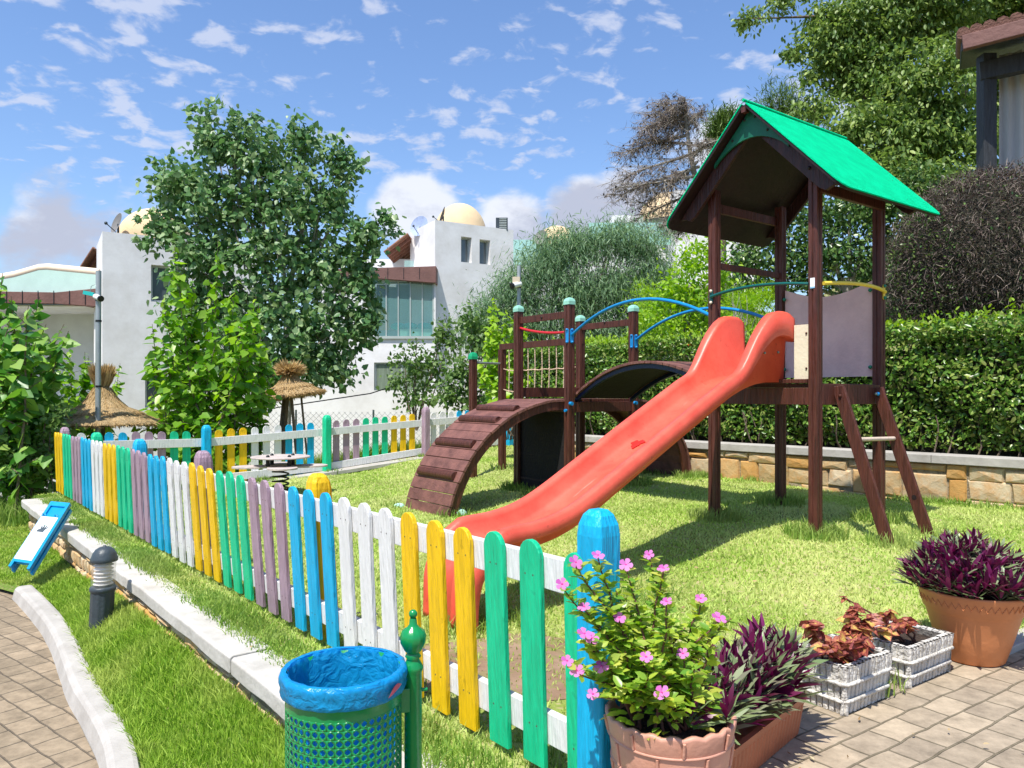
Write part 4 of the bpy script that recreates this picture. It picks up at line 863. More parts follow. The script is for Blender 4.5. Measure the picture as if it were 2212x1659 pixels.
rA, fr, ax, hwid = ramp(C_A, C_B, Vector((-.86, -.51, 0)).normalized(), 1.26, 1.50, 'ramp')
for f_ in (.235, .42, .60, .80):
    i = f_*15; c, t, n, am = fr[int(round(i))]; mb = MB(); V = []; r = .047; half = .37
    for e in (-1, 1):
        for j in range(9):
            a = math.pi*j/8; V.append(c+ax*(e*half+random.uniform(-.006, .006))+t*r*math.cos(a)*1.1+n*(r*1.1*math.sin(a)))
    mb.add(V, [(j, j+1, 10+j, 9+j) for j in range(8)]+[tuple(range(8, -1, -1)), tuple(range(9, 18)), (0, 9, 17, 8)]); mb.obj('foothold_log', M['brown'], rA, bevel=.003)
ramp(C_D, C_C, Vector((.80, .60, 0)).normalized(), 1.08, 1.08, 'ramp')
# arched bridge
P0 = (C_B+C_D)/2+gd*.03; P1 = (T_FL+T_BL)/2-gd*.03; dv = (P1-P0); Lb = dv.length; dv.normalize(); sv = Vector((-dv.y, dv.x, 0)); z0, z1 = 1.36, 1.49; rise = .29
def bz_(t): return z0+(z1-z0)*t+rise*4*t*(1-t)
mb = MB(); nb = 24
for i in range(nb):
    a = (i+.04)/nb; b = (i+.96)/nb; pa = P0+dv*Lb*a; pb = P0+dv*Lb*b; pa = Vector((pa.x, pa.y, bz_(a))); pb = Vector((pb.x, pb.y, bz_(b)))
    t = (pb-pa).normalized(); n = t.cross(sv).normalized(); n = n if n.z > 0 else -n
    mb.box((pa+pb)/2, ((pb-pa).length, .90+random.uniform(-.01, .01), .028), (t, sv, n))
br = mb.obj('bridge', M['browntread'], ps_, bevel=.003)
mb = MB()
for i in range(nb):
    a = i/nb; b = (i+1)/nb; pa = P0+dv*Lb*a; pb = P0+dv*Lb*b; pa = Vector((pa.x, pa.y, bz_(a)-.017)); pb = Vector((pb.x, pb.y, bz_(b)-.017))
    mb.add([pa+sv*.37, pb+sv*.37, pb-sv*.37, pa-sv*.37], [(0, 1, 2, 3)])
mb.obj('under_shade_sheet', M['inky'], br)  # added dark sheet, paints the shade beneath the bridge planks
for s_ in (-1, 1):
    V = []
    for i in range(31):
        t = i/30; c = P0+dv*Lb*t
        for u, z in ((s_*.42, -.018), (s_*.38, -.018), (s_*.38, -.062), (s_*.42, -.062)): V.append(Vector((c.x, c.y, bz_(t)+z))+sv*u)
    MB().add(V, [(i*4+k, i*4+(k+1) % 4, (i+1)*4+(k+1) % 4, (i+1)*4+k) for i in range(30) for k in range(4)]+[(3, 2, 1, 0), (120, 121, 122, 123)]).obj('curved_beam', M['blueboard'], br)
for p in (C_A, C_B, C_D, C_C):
    mb = MB(); mb.tube([Vector((p.x, p.y, ZP-.05))-rd*.03+gd*.045, Vector((p.x, p.y, ZP-.05))-rd*.03+gd*.085], .022, 10).tube([Vector((p.x, p.y, ZP-.13))-rd*.045, Vector((p.x, p.y, ZP-.13))-rd*.07], .018, 10); mb.obj('bolt_cover', M['bluepipe'], ps_)
M['mint'] = paint('mint_cloth', (.45, .72, .62), .8, .1, 9, bump=.3)
for i, (q, s_) in enumerate((((-1.30, 8.75, .10), .055), ((-.57, 8.1, .12), .075))):
    mb = MB(); mb.sphere(q, s_, 12, 8, (1.2, .9, .7)); o = mb.obj('anchor_cap', M['mint'], ps_)
# ------------------------------------------------------------------ spring toy
sp = thing('spring_toy', 'four seat flower shaped springer with black coil spring in the lawn', 'springer', (-3.17, 10.4, 0))
M['toyw'] = paint('weathered_board', (.52, .44, .40), .7, .12, 8, bump=.3)
mb = MB(); path = []
for i in range(120): t = i/119; a = t*2*math.pi*5; path.append((-3.17+.105*math.cos(a), 10.4+.105*math.sin(a), .03+.33*t))
mb.tube(path, .012, 8).obj('spring', M['black'], sp)
MB().lathe([(0, .36), (.15, .36), (.15, .385), (0, .385)], (-3.17, 10.4, 0), 24, False).obj('mount', M['black'], sp)
for k in range(4):
    a0 = k*math.pi/2+.35; pts = []
    for i in range(28):
        t = i/28*2*math.pi; u = .33+.30*math.cos(t); v = .19*math.sin(t)*(1+.25*math.cos(t)); pts.append((-3.17+u*math.cos(a0)-v*math.sin(a0), 10.4+u*math.sin(a0)+v*math.cos(a0), .388+.004*k))
    MB().prism(pts, (0, 0, .02)).obj('seat', M['toyw'], sp)
MB().lathe([(0, .52), (.39, .52), (.395, .53), (.39, .54), (0, .54)], (-3.17, 10.4, 0), 32, False).obj('table_top', M['toyw'], sp)
for k in range(4): a0 = k*math.pi/2+.9; c = (-3.17+.2*math.cos(a0), 10.4+.2*math.sin(a0)); MB().tube([(c[0], c[1], .4), (c[0], c[1], .52)], .028, 8).sphere((c[0], c[1], .545), .026, 8, 6).obj('table_leg', M['black'], sp)
# ------------------------------------------------------------------ litter bin on its post
BC = Vector((-.486, 2.2)); br_ = .165
bn = thing('litter_bin', 'green perforated litter bin with blue bag hung on a finial post', 'bin', (BC.x, BC.y, -.1))
M['bingreen'] = paint('bin_green', (.004, .24, .06), .25, .08, 5, bump=.05, spec=.6)
zt0, zb0 = .590, -.09
mb = MB(); mb.lathe([(br_, zt0-.075), (br_, zt0-.02), (br_+.006, zt0-.014), (br_+.012, zt0-.004), (br_+.012, zt0+.012), (br_-.004, zt0+.012), (br_-.004, zt0-.075)], (BC.x, BC.y, 0), 64)
o = mb.obj('rim', M['bingreen'], bn); MB().lathe([(0, zb0+.002), (br_, zb0+.002), (br_, zb0+.05)], (BC.x, BC.y, 0), 64).obj('base', M['bingreen'], bn)
na = 46; za, zb_ = zt0-.075, zb0+.05; nz = int((za-zb_)/(2*math.pi*br_/na)); V = []; F = []
def cyl(u, z, r=br_): a = u/na*2*math.pi; return (BC.x+r*math.cos(a), BC.y+r*math.sin(a), z)
dzc = (za-zb_)/nz; mb = MB()
for j in range(nz):
    for i in range(na):
        z = zb_+j*dzc; c = (i+.5, z+dzc/2); k = .40
        q = [(i, z), (i+.5, z), (i+1, z), (i+1, z+dzc/2), (i+1, z+dzc), (i+.5, z+dzc), (i, z+dzc), (i, z+dzc/2)]
        h = [(c[0]+du*k, c[1]+dw*k*dzc) for du, dw in ((-.55, -.55), (0, -.95), (.55, -.55), (.95, 0), (.55, .55), (0, .95), (-.55, .55), (-.95, 0))]
        mb.add([cyl(*p) for p in q]+[cyl(*p) for p in h], [(t, (t+1) % 8, 8+(t+1) % 8, 8+t) for t in range(8)], True)
o = mb.obj('perforated_body', M['bingreen'], bn); md = o.modifiers.new('s', 'SOLIDIFY'); md.thickness = .0025
def bagmat():
    m, nt, b = base_mat('blue_bag'); L = nt.links; b.inputs['Base Color'].default_value = (.012, .42, .86, 1); b.inputs['Roughness'].default_value = .22; b.inputs['Specular IOR Level'].default_value = .6
    t = nd(nt, 'ShaderNodeBsdfTranslucent'); t.inputs[0].default_value = (.01, .42, .9, 1); ms = nd(nt, 'ShaderNodeMixShader'); ms.inputs[0].default_value = .5
    tc = nd(nt, 'ShaderNodeTexCoord'); n = nd(nt, 'ShaderNodeTexNoise'); n.inputs['Scale'].default_value = 22; n.inputs['Detail'].default_value = 4; n.inputs['Distortion'].default_value = 1.5; L.new(tc.outputs['Object'], n.inputs[0])
    bp = nd(nt, 'ShaderNodeBump'); bp.inputs['Strength'].default_value = .6; bp.inputs['Distance'].default_value = .02; L.new(n.outputs[0], bp.inputs['Height']); L.new(bp.outputs[0], b.inputs['Normal'])
    L.new(b.outputs[0], ms.inputs[1]); L.new(t.outputs[0], ms.inputs[2]); L.new(ms.outputs[0], nt.nodes['Material Output'].inputs[0]); return m
M['bag'] = bagmat()
ph = [random.uniform(0, 6) for _ in range(6)]
def wr(a, z): return 1+.018*math.sin(9*a+ph[0]+z*30)+.012*math.sin(17*a+ph[1]-z*40)+.008*math.sin(31*a+z*55)
def wr2(a, z): return 1+.007*math.sin(13*a+ph[2]+z*60)+.005*math.sin(29*a+ph[3])
mb = MB(); T0 = zt0+.018
mb.lathe([(br_+.010, T0-.060), (br_+.015, T0-.050), (br_+.012, T0-.038), (br_+.016, T0-.024), (br_+.0155, T0-.010), (br_+.012, T0+.001), (br_+.005, T0+.004), (br_-.004, T0+.002)], (BC.x, BC.y, 0), 160, fn=wr2)
mb.lathe([(br_-.004, T0+.002), (br_-.010, T0-.02), (br_-.013, T0-.08), (br_-.018, T0-.16), (br_-.022, T0-.28), (br_-.03, T0-.42), (br_-.06, T0-.50), (.02, T0-.52)], (BC.x, BC.y, 0), 160, fn=wr)
o = mb.obj('bag', M['bag'], bn)
PC = Vector((-.293, 2.25)); M['bagred'] = paint('red_print', (.65, .12, .16), .3, .05, bump=0)
mb = MB(); V = []
for i in range(9):
    a = R(-38)+R(18)*i/8; z = T0-.046+.02*i/8
    for dz in (0, .017*math.sin(math.pi*i/8)+.001): V.append((BC.x+(br_+.0215)*math.cos(a), BC.y+(br_+.0215)*math.sin(a), z+dz))
mb.add(V, [(2*i, 2*i+2, 2*i+3, 2*i+1) for i in range(8)]); mb.obj('print', M['bagred'], o)
mb = MB(); mb.lathe([(.026, -.45), (.026, .575), (.030, .585), (.030, .592), (.022, .606), (.018, .615), (.024, .622), (.018, .632)], (PC.x, PC.y, 0), 20); po = mb.obj('post', M['bingreen'], bn)
mb = MB(); mb.lathe([(.018, .632), (.026, .640), (.036, .662), (.038, .680), (.032, .698), (.018, .708), (.012, .716), (.011, .728), (.009, .735)], (PC.x, PC.y, 0), 32, fn=lambda a, z: 1+(.05*math.sin(12*a) if .64 < z < .70 else 0))
mb.sphere((PC.x, PC.y, .747), .013); mb.obj('finial', M['bingreen'], po)
d_ = (PC-BC).normalized(); mb = MB(); mb.box((PC.x-d_.x*.024, PC.y-d_.y*.024, .50), (.05, .045, .07), (Vector((*d_, 0)), Vector((-d_.y, d_.x, 0)), UP)); mb.tube([(PC.x+d_.x*.02, PC.y+d_.y*.02, .52), (PC.x+d_.x*.042, PC.y+d_.y*.042, .52)], .006); mb.obj('bracket', M['bingreen'], bn, bevel=.002)

# ------------------------------------------------------------------ bollard light
bl = Vector((-2.98, 5.5)); b0_ = thing('bollard_light', 'charcoal garden bollard light with white louvres in the lower lawn', 'bollard', (bl.x, bl.y, -.35))
tilt = Vector((.028, 0, .61))
def bp(z, r, a): return Vector((bl.x+tilt.x*z/.61, bl.y, -.36+z))+Vector((r*math.cos(a), r*math.sin(a), 0))
def lat(prof, n=32, fn=None):
    V = [bp(z, r*(fn(k*2*math.pi/n, z) if fn else 1), k*2*math.pi/n) for r, z in prof for k in range(n)]
    return V, [(i*n+k, i*n+(k+1) % n, (i+1)*n+(k+1) % n, (i+1)*n+k) for i in range(len(prof)-1) for k in range(n)]
MB().add(*lat([(.078, 0), (.078, .335)], 48, lambda a, z: 1+.025*math.sin(12*a)), True).add(*lat([(.082, .33), (.088, .34), (.088, .358), (.08, .366), (.0, .366)]), True).obj('body', M['dark'], b0_)
MB().add(*lat([(.088, .545), (.092, .552), (.09, .57), (.086, .578), (.078, .605), (.06, .632), (.034, .648), (.012, .652), (.010, .66), (0, .661)], 48, lambda a, z: 1+(.012*math.sin(8*a) if z > .58 else 0)), True).add(*lat([(0, .546), (.088, .545)]), True).obj('cap', M['dark'], b0_)
M['louvre'] = paint('louvre', (.78, .73, .68), .5, .04, bump=0)
mb = MB()
for i in range(6): z = .382+.027*i; mb.add(*lat([(.035, z+.016), (.066, z), (.066, z+.003), (.035, z+.020)]), True)
mb.add(*lat([(.03, .36), (.03, .55)]), True); mb.obj('louvre', M['louvre'], b0_)
M['clear'] = glassmat('clear_sleeve', (.75, .75, .72), .12, .05)
MB().add(*lat([(.080, .364), (.080, .548)]), True).obj('sleeve', M['clear'], b0_)

# ------------------------------------------------------------------ leaning sign frame
sg_ = thing('sign_board', 'blue framed notice board with a hand mark leaning on the wall end', 'sign', (-4.9, 7.0, -.38))
def s3(x, y, Y): return P(x, y, Y)
BL_ = s3(26, 1230, 6.95); BR_ = s3(68, 1238, 6.95); TL_ = s3(124, 1080, 8.1)
BL_.z = ZW(BL_.x, BL_.y)+.005; 
dirx = Vector((.62, -.28, 0)).normalized(); wS = .30
BL_ = s3(20, 1226, 7.0); BL_.z = max(BL_.z, ZW(BL_.x, BL_.y)); BR_ = BL_+dirx*wS; TL_ = s3(112, 1086, 7.93); upd = (TL_-BL_); Ls = upd.length; upd.normalize(); nS = dirx.cross(upd).normalized()
if nS.y > 0: nS = -nS
def sp3(a, b, c=0): return BL_+dirx*a*wS+upd*b*Ls+nS*c
M['signblue'] = paint('sign_blue', (.006, .30, .58), .35, .08, 5, bump=.08)
def fr_(a0, a1, b0, b1, c0, c1): return MB().prism([sp3(a0, b0, c0), sp3(a1, b0, c0), sp3(a1, b1, c0), sp3(a0, b1, c0)], nS*(c1-c0))
M['signb'] = paint('white_notice', (.80, .82, .80), .4, .04, 3, bump=0); M['signm'] = paint('pale_mint', (.55, .78, .68), .5, .04, bump=0); M['signk'] = paint('dark_print', (.06, .08, .09), .5, .04, bump=0)
fo = None
for a0, a1, b0, b1 in ((0, .13, 0, 1), (.87, 1, 0, 1), (.13, .87, .93, 1), (.13, .87, .07, .12)): fr_(a0, a1, b0, b1, -.012, .022).obj('frame', M['signblue'], sg_, bevel=.003)
for a0, a1 in ((0, .12), (.88, 1)): fr_(a0, a1, 0, .96, -.060, -.030).obj('rear_leg', M['signblue'], sg_, bevel=.003)
fr_(.13, .87, .12, .93, -.008, 0).obj('back_board', M['signblue'], sg_)
nb_ = fr_(.06, .90, .10, .74, .0225, .028).obj('notice', M['signb'], sg_)
for r_, mm in (((.2, .8, .60, .70), 'signm'), ((.12, .62, .46, .485), 'signm'), ((.2, .75, .30, .44), 'signm'), ((.18, .60, .13, .20), 'signm')): fr_(*r_, .0282, .0288).obj('print', M[mm], nb_)
mb = MB()
hp = [(.30, .50), (.62, .50), (.66, .545), (.76, .585), (.72, .59), (.62, .56), (.66, .60), (.60, .60), (.55, .56), (.54, .61), (.48, .61), (.47, .56), (.42, .595), (.37, .59), (.40, .55), (.28, .53)]
mb.prism([sp3(a, b, .0283) for a, b in hp], nS*.001); mb.obj('hand_mark', M['signk'], nb_)
mb = MB()
for a0, a1, b0, b1 in ((.18, .60, .128, .131), (.60, .61, .128, .20), (.18, .19, .128, .20), (.15, .62, .455, .459)): mb.prism([sp3(a0, b0, .0283), sp3(a1, b0, .0283), sp3(a1, b1, .0283), sp3(a0, b1, .0283)], nS*.0014)
mb.obj('print', M['signk'], nb_)
for a in (.2, .8): mb = MB(); mb.tube([sp3(a-.06, .745, .03), sp3(a-.06, .76, .045), sp3(a+.06, .76, .045), sp3(a+.06, .745, .03)], .008); mb.obj('clip', M['signblue'], sg_)

# ------------------------------------------------------------------ plants in pots
def vnoise(n): return rng.normal(0, 1, (n, 3))
M['soil'] = paint('potting_soil', (.06, .04, .028), 1, .4, 30, bump=1)
M['rhoeo'] = leafmat('rhoeo_leaf', [(.12, .19, .07), (.22, .29, .13), (.16, .22, .09), (.30, .35, .20), (.10, .04, .06)], .2, .35, back=(.17, .012, .075))
M['rhoeop'] = leafmat('rhoeo_purple', [(.07, .006, .03), (.15, .012, .075), (.10, .008, .04), (.24, .03, .15)], .25, .35)
M['vinca'] = leafmat('vinca_leaf', [(.13, .30, .04), (.28, .44, .05), (.48, .56, .07), (.20, .36, .05), (.60, .60, .12)], .4, .3)
M['petal'] = leafmat('pink_petal', [(.70, .16, .55), (.80, .28, .66), (.62, .12, .50)], .45, .5); M['eye'] = paint('flower_eye', (.65, .02, .25), .5, .05, bump=0)
M['stem'] = paint('brown_stem', (.16, .07, .045), .7, .2, 20, bump=.3)
def rosettes(cs, nl, size, name, mats, par, wide=.5, up=.6, purple=.35):
    """lance leaf rosettes; green leaves with purple backs, upright purple ones in the middle"""
    C = []; D = []; S = []; Nn = []; C2 = []; D2 = []; S2 = []
    for c in cs:
        tl = rng.normal(0, .25, 2)
        for k in range(nl):
            a = k*2.4+rng.uniform(-.3, .3); f = k/nl; el = R(18)+f*R(62)+rng.normal(0, .12)
            d = np.array([math.cos(a)*math.cos(el)+tl[0], math.sin(a)*math.cos(el)+tl[1], math.sin(el)]); base = np.array(c)+np.array([0, 0, f*size*.35])+d*.008
            nrm = np.array([-math.cos(a)*math.sin(el), -math.sin(a)*math.sin(el), math.cos(el)])+rng.normal(0, .2, 3)
            s = size*(1.05-.3*f)*rng.uniform(.75, 1.15)
            if f > 1-purple and rng.random() < .7 or rng.random() < .06: C2.append(base); D2.append(d); S2.append(s)
            else: C.append(base); D.append(d); S.append(s); Nn.append(nrm)
    A = leaves(np.array(C), np.array(D), np.array(S), 'lance', Nrm=unit(np.array(Nn)))
    npmesh(name, *join([A]), M[mats[0]], par, smooth=True)
    if C2: npmesh(name, *join([leaves(np.array(C2), np.array(D2), np.array(S2), 'lance')]), M[mats[1]], par, smooth=True, label='purple leaves')
def curvy(mb, p, q, r0, r1, n=6, sag=.0, jit=.01):
    pts = []
    p = Vector(p); q = Vector(q); 
    for i in range(n+1): t = i/n; v = p.lerp(q, t); e = jit*math.sin(math.pi*t); v += Vector((random.uniform(-e, e), random.uniform(-e, e), sag*4*t*(1-t))); pts.append(v)
    mb.tube(pts, [r0+(r1-r0)*i/n for i in range(n+1)], 6, cap=False); return pts
# flowering pot
FP = Vector((.505, 2.43)); 
M['pink_pot'] = paint('salmon_pot', (.62, .32, .23), .5, .08, 4, bump=.1, dark=(.52, .25, .17))
fp = thing('flower_pot', 'salmon basket weave pot of pink periwinkle at the fence end', 'pot', (FP.x, FP.y, 0))
mb = MB(); n = 96; zs = [0, .02, .075, .08, .085, .155, .16, .165, .235, .24, .245, .315, .32, .325, .375, .385]
def potr(z): return .150+.052*(z/.385)
V = []; 
for z in zs+[.385, .36, .33]:
    for k in range(n):
        a = k*2*math.pi/n; r = potr(z); row = int(max(0, z-.001)/.08); ph_ = (a/(2*math.pi)*8+(row % 2)*.5) % 1
        bulge = .006*math.sin(math.pi*min(1, max(0, ((z % .08)/.08))))*(1 if .03 < ph_ < .97 else -.2); zz = z
        if z >= .375: zz = z+.010*abs(math.sin(a*10))-.006
        V.append((FP.x+(r+bulge)*math.cos(a), FP.y+(r+bulge)*math.sin(a), zz))
m0 = len(zs)
for j, (dr, z) in enumerate(((-.012, .385), (-.014, .36), (-.02, .33))):
    for k in range(n): a = k*2*math.pi/n; V[(m0+j)*n+k] = (FP.x+(potr(z)+dr)*math.cos(a), FP.y+(potr(z)+dr)*math.sin(a), z+(.010*abs(math.sin(a*10))-.006 if j == 0 else 0))
mb.add(V, [(i*n+k, i*n+(k+1) % n, (i+1)*n+(k+1) % n, (i+1)*n+k) for i in range(m0+2) for k in range(n)]+[tuple(range(n-1, -1, -1))], True); pot = mb.obj('pot_body', M['pink_pot'], fp)
mb = MB()   # raised bands and vertical ribs of the weave
for r_i in range(5):
    z = .08*(r_i); 
    if 0 < r_i: mb.lathe([(potr(z)+.001, z-.004), (potr(z)+.007, z), (potr(z)+.001, z+.004)], (FP.x, FP.y, 0), 72)
    for k in range(8):
        a = (k+(r_i % 2)*.5)/8*2*math.pi; mb.tube([(FP.x+(potr(z)+.004)*math.cos(a), FP.y+(potr(z)+.004)*math.sin(a), z+.006), (FP.x+(potr(z+.075)+.004)*math.cos(a), FP.y+(potr(z+.075)+.004)*math.sin(a), min(.372, z+.075))], .005, 6)
mb.obj('weave_band', M['pink_pot'], pot)
MB().lathe([(0, .345), (.19, .345)], (FP.x, FP.y, 0), 32).obj('soil', M['soil'], fp)
mb = MB(); LC_ = []; LD_ = []; LS_ = []; fl = []
tips = [(1243, 1215, 2.30), (1292, 1200, 2.42), (1214, 1262, 2.30), (1352, 1220, 2.5), (1402, 1198, 2.55), (1433, 1228, 2.5), (1440, 1300, 2.35), (1514, 1293, 2.5), (1553, 1335, 2.45), (1338, 1335, 2.3), (1262, 1312, 2.28), (1262, 1370, 2.2), (1278, 1380, 2.2), (1225, 1428, 2.3), (1396, 1420, 2.22), (1300, 1440, 2.25), (1430, 1497, 2.18), (1281, 1500, 2.2), (1475, 1412, 2.35), (1247, 1450, 2.28),
        (1330, 1270, 2.5), (1375, 1330, 2.55), (1480, 1350, 2.6), (1420, 1380, 2.4), (1350, 1400, 2.3), (1310, 1370, 2.4), (1540, 1385, 2.4), (1580, 1330, 2.55), (1400, 1460, 2.2), (1340, 1480, 2.2), (1500, 1440, 2.3)]
for i, (x, y, Y) in enumerate(tips):
    tp = P(x, y+6, Y); a = random.uniform(0, 6.28); bs = Vector((FP.x+.09*math.cos(a)-.03, FP.y+.09*math.sin(a), .35)); q = bs.lerp(tp, .5)+Vector((0, 0, .03))
    p1 = curvy(mb, bs, q, .005, .004, 4, .01); p2 = curvy(mb, q, tp, .004, .0022, 4, .0)
    path = p1+p2[1:]; L_ = (tp-bs).length
    for k, v in enumerate(range(int(L_/.0125))):
        t = .25+.75*v/max(1, int(L_/.0125)); idx = min(int(t*(len(path)-1)), len(path)-2); c = path[idx].lerp(path[idx+1], t*(len(path)-1)-idx); aa = v*2.5+i
        for s_ in (0, math.pi): d = Vector((math.cos(aa+s_), math.sin(aa+s_), random.uniform(-.1, .75))); LC_.append(c); LD_.append(d); LS_.append(random.uniform(.038, .062)*(1.1-.30*t))
    if i < 20: fl.append(tp+Vector((0, 0, .008)))
for i in range(260):
    a = random.uniform(0, 6.28); r = .17*math.sqrt(random.random()); LC_.append(Vector((FP.x+r*math.cos(a)-.02, FP.y+r*math.sin(a), .37+.12*random.random()))); LD_.append(Vector((math.cos(a)*1.0+random.uniform(-.5, .5), math.sin(a)+random.uniform(-.5, .5), random.uniform(-.2, .6)))); LS_.append(random.uniform(.035, .06))
pl_ = thing('periwinkle', 'leggy periwinkle plant with pink flowers growing in the salmon pot', 'plant', (FP.x, FP.y, .35))
mb.obj('stems', M['stem'], pl_)
npmesh('leaves', *leaves(np.array(LC_), np.array(LD_), np.array(LS_), 'oval'), M['vinca'], pl_, smooth=True)
ft = MB(); r_p = .019
for k in range(5):
    a = k*2*math.pi/5; pts = [(0, 0), (.45, .30), (.85, .42), (1.05, .12), (1.05, -.12), (.85, -.42), (.45, -.30)]
    ft.add([Vector(((u*math.cos(a)-v*math.sin(a))*r_p, (u*math.sin(a)+v*math.cos(a))*r_p, .0008*k+.002*u*(1 if i_ % 2 else .6))) for i_, (u, v) in enumerate(pts)], [tuple(range(7))], True)
for i, c in enumerate(fl):
    d = Vector((random.uniform(-.7, .5), random.uniform(-1.2, -.2), random.uniform(.4, 1.2))).normalized(); rot = d.to_track_quat('Z', 'Y').to_matrix(); s = random.uniform(.95, 1.3)
    mb = MB(); mb.add([c+rot@(Vector(v)*s) for v in ft.v], ft.f, True); o = mb.obj('flower', M['petal'], pl_)
    mb = MB(); mb.sphere(c+d*.002, .0036, 6, 4); mb.obj('flower_eye', M['eye'], o)
rp_ = thing('rhoeo_plant', 'small purple and green rhoeo tucked at the right side of the salmon pot', 'plant', (FP.x+.1, FP.y, .36), 'rhoeo plants')
rosettes([(FP.x+.08+.10*random.uniform(-1, 1), FP.y+.12*random.uniform(-1, 1), .37) for _ in range(16)], 16, .105, 'leaves', ('rhoeo', 'rhoeop'), rp_, purple=.3)
# long terracotta planter
q0 = Vector((.735, 2.60)); q1 = Vector((1.205, 3.12)); dl_ = (q1-q0).normalized(); dn_ = Vector((-dl_.y, dl_.x)); Lp = (q1-q0).length
M['terra'] = paint('terracotta_plastic', (.42, .135, .065), .42, .1, 4, bump=.08)
M['terra2'] = paint('orange_plastic', (.60, .23, .09), .45, .08, 3, bump=.06)
tp_ = thing('trough_planter', 'long ribbed terracotta trough between the salmon pot and the white planters', 'planter', (q0.x, q0.y, 0))
def boxpot(par, org, dl, dn, L_, Wd_, h, taper, rib, ribd, mat, name, wall=.014, bands=()):
    """tapered ribbed trough; org front left corner at ground"""
    per = []; nL = int(L_/rib)*2; nW = int(Wd_/rib)*2
    def ring(z, off, inset=0):
        pts = []; e = taper*(1-z/h)+inset
        for (a0, b0, a1, b1, n_, na_, nb_) in ((e, e, L_-e, e, nL, 0, -1), (L_-e, e, L_-e, Wd_-e, nW, 1, 0), (L_-e, Wd_-e, e, Wd_-e, nL, 0, 1), (e, Wd_-e, e, e, nW, -1, 0)):
            for i in range(n_):
                t = i/n_; o_ = off*(1 if i % 4 < 2 else 0); a = a0+(a1-a0)*t+na_*o_; b = b0+(b1-b0)*t+nb_*o_; v = org+dl*a+dn*b; pts.append(Vector((v.x, v.y, z)))
        return pts
    rings = [ring(.0, 0), ring(.006, ribd), ring(h-.035, ribd), ring(h-.03, 0, -.006), ring(h, 0, -.008), ring(h, 0, wall), ring(h-.05, 0, wall)]
    n_ = len(rings[0]); V = [v for r in rings for v in r]
    return MB().add(V, [(i*n_+k, i*n_+(k+1) % n_, (i+1)*n_+(k+1) % n_, (i+1)*n_+k) for i in range(len(rings)-1) for k in range(n_)]+[tuple(6*n_+k for k in range(n_)), tuple(n_-1-k for k in range(n_))], False)
boxpot(tp_, q0, dl_, dn_, Lp, .20, .165, .022, .016, .004, None, '').obj('trough_body', M['terra'], tp_, bevel=.0)
rc = thing('rhoeo_plant', 'dense purple and green rhoeo filling the long terracotta trough', 'plant', (q0.x, q0.y, .15), 'rhoeo plants')
cs = []
for i in range(60): v = q0+dl_*random.uniform(.0, Lp+.02)+dn_*random.uniform(.03, .22); cs.append((v.x, v.y, .17+random.uniform(0, .10)))
for i in range(5): v = q0+dl_*random.uniform(-.02, Lp+.05)+dn_*random.uniform(.0, .06); cs.append((v.x, v.y, .16+random.uniform(0, .03)))
rosettes(cs, 17, .17, 'leaves', ('rhoeo', 'rhoeop'), rc, purple=.2)
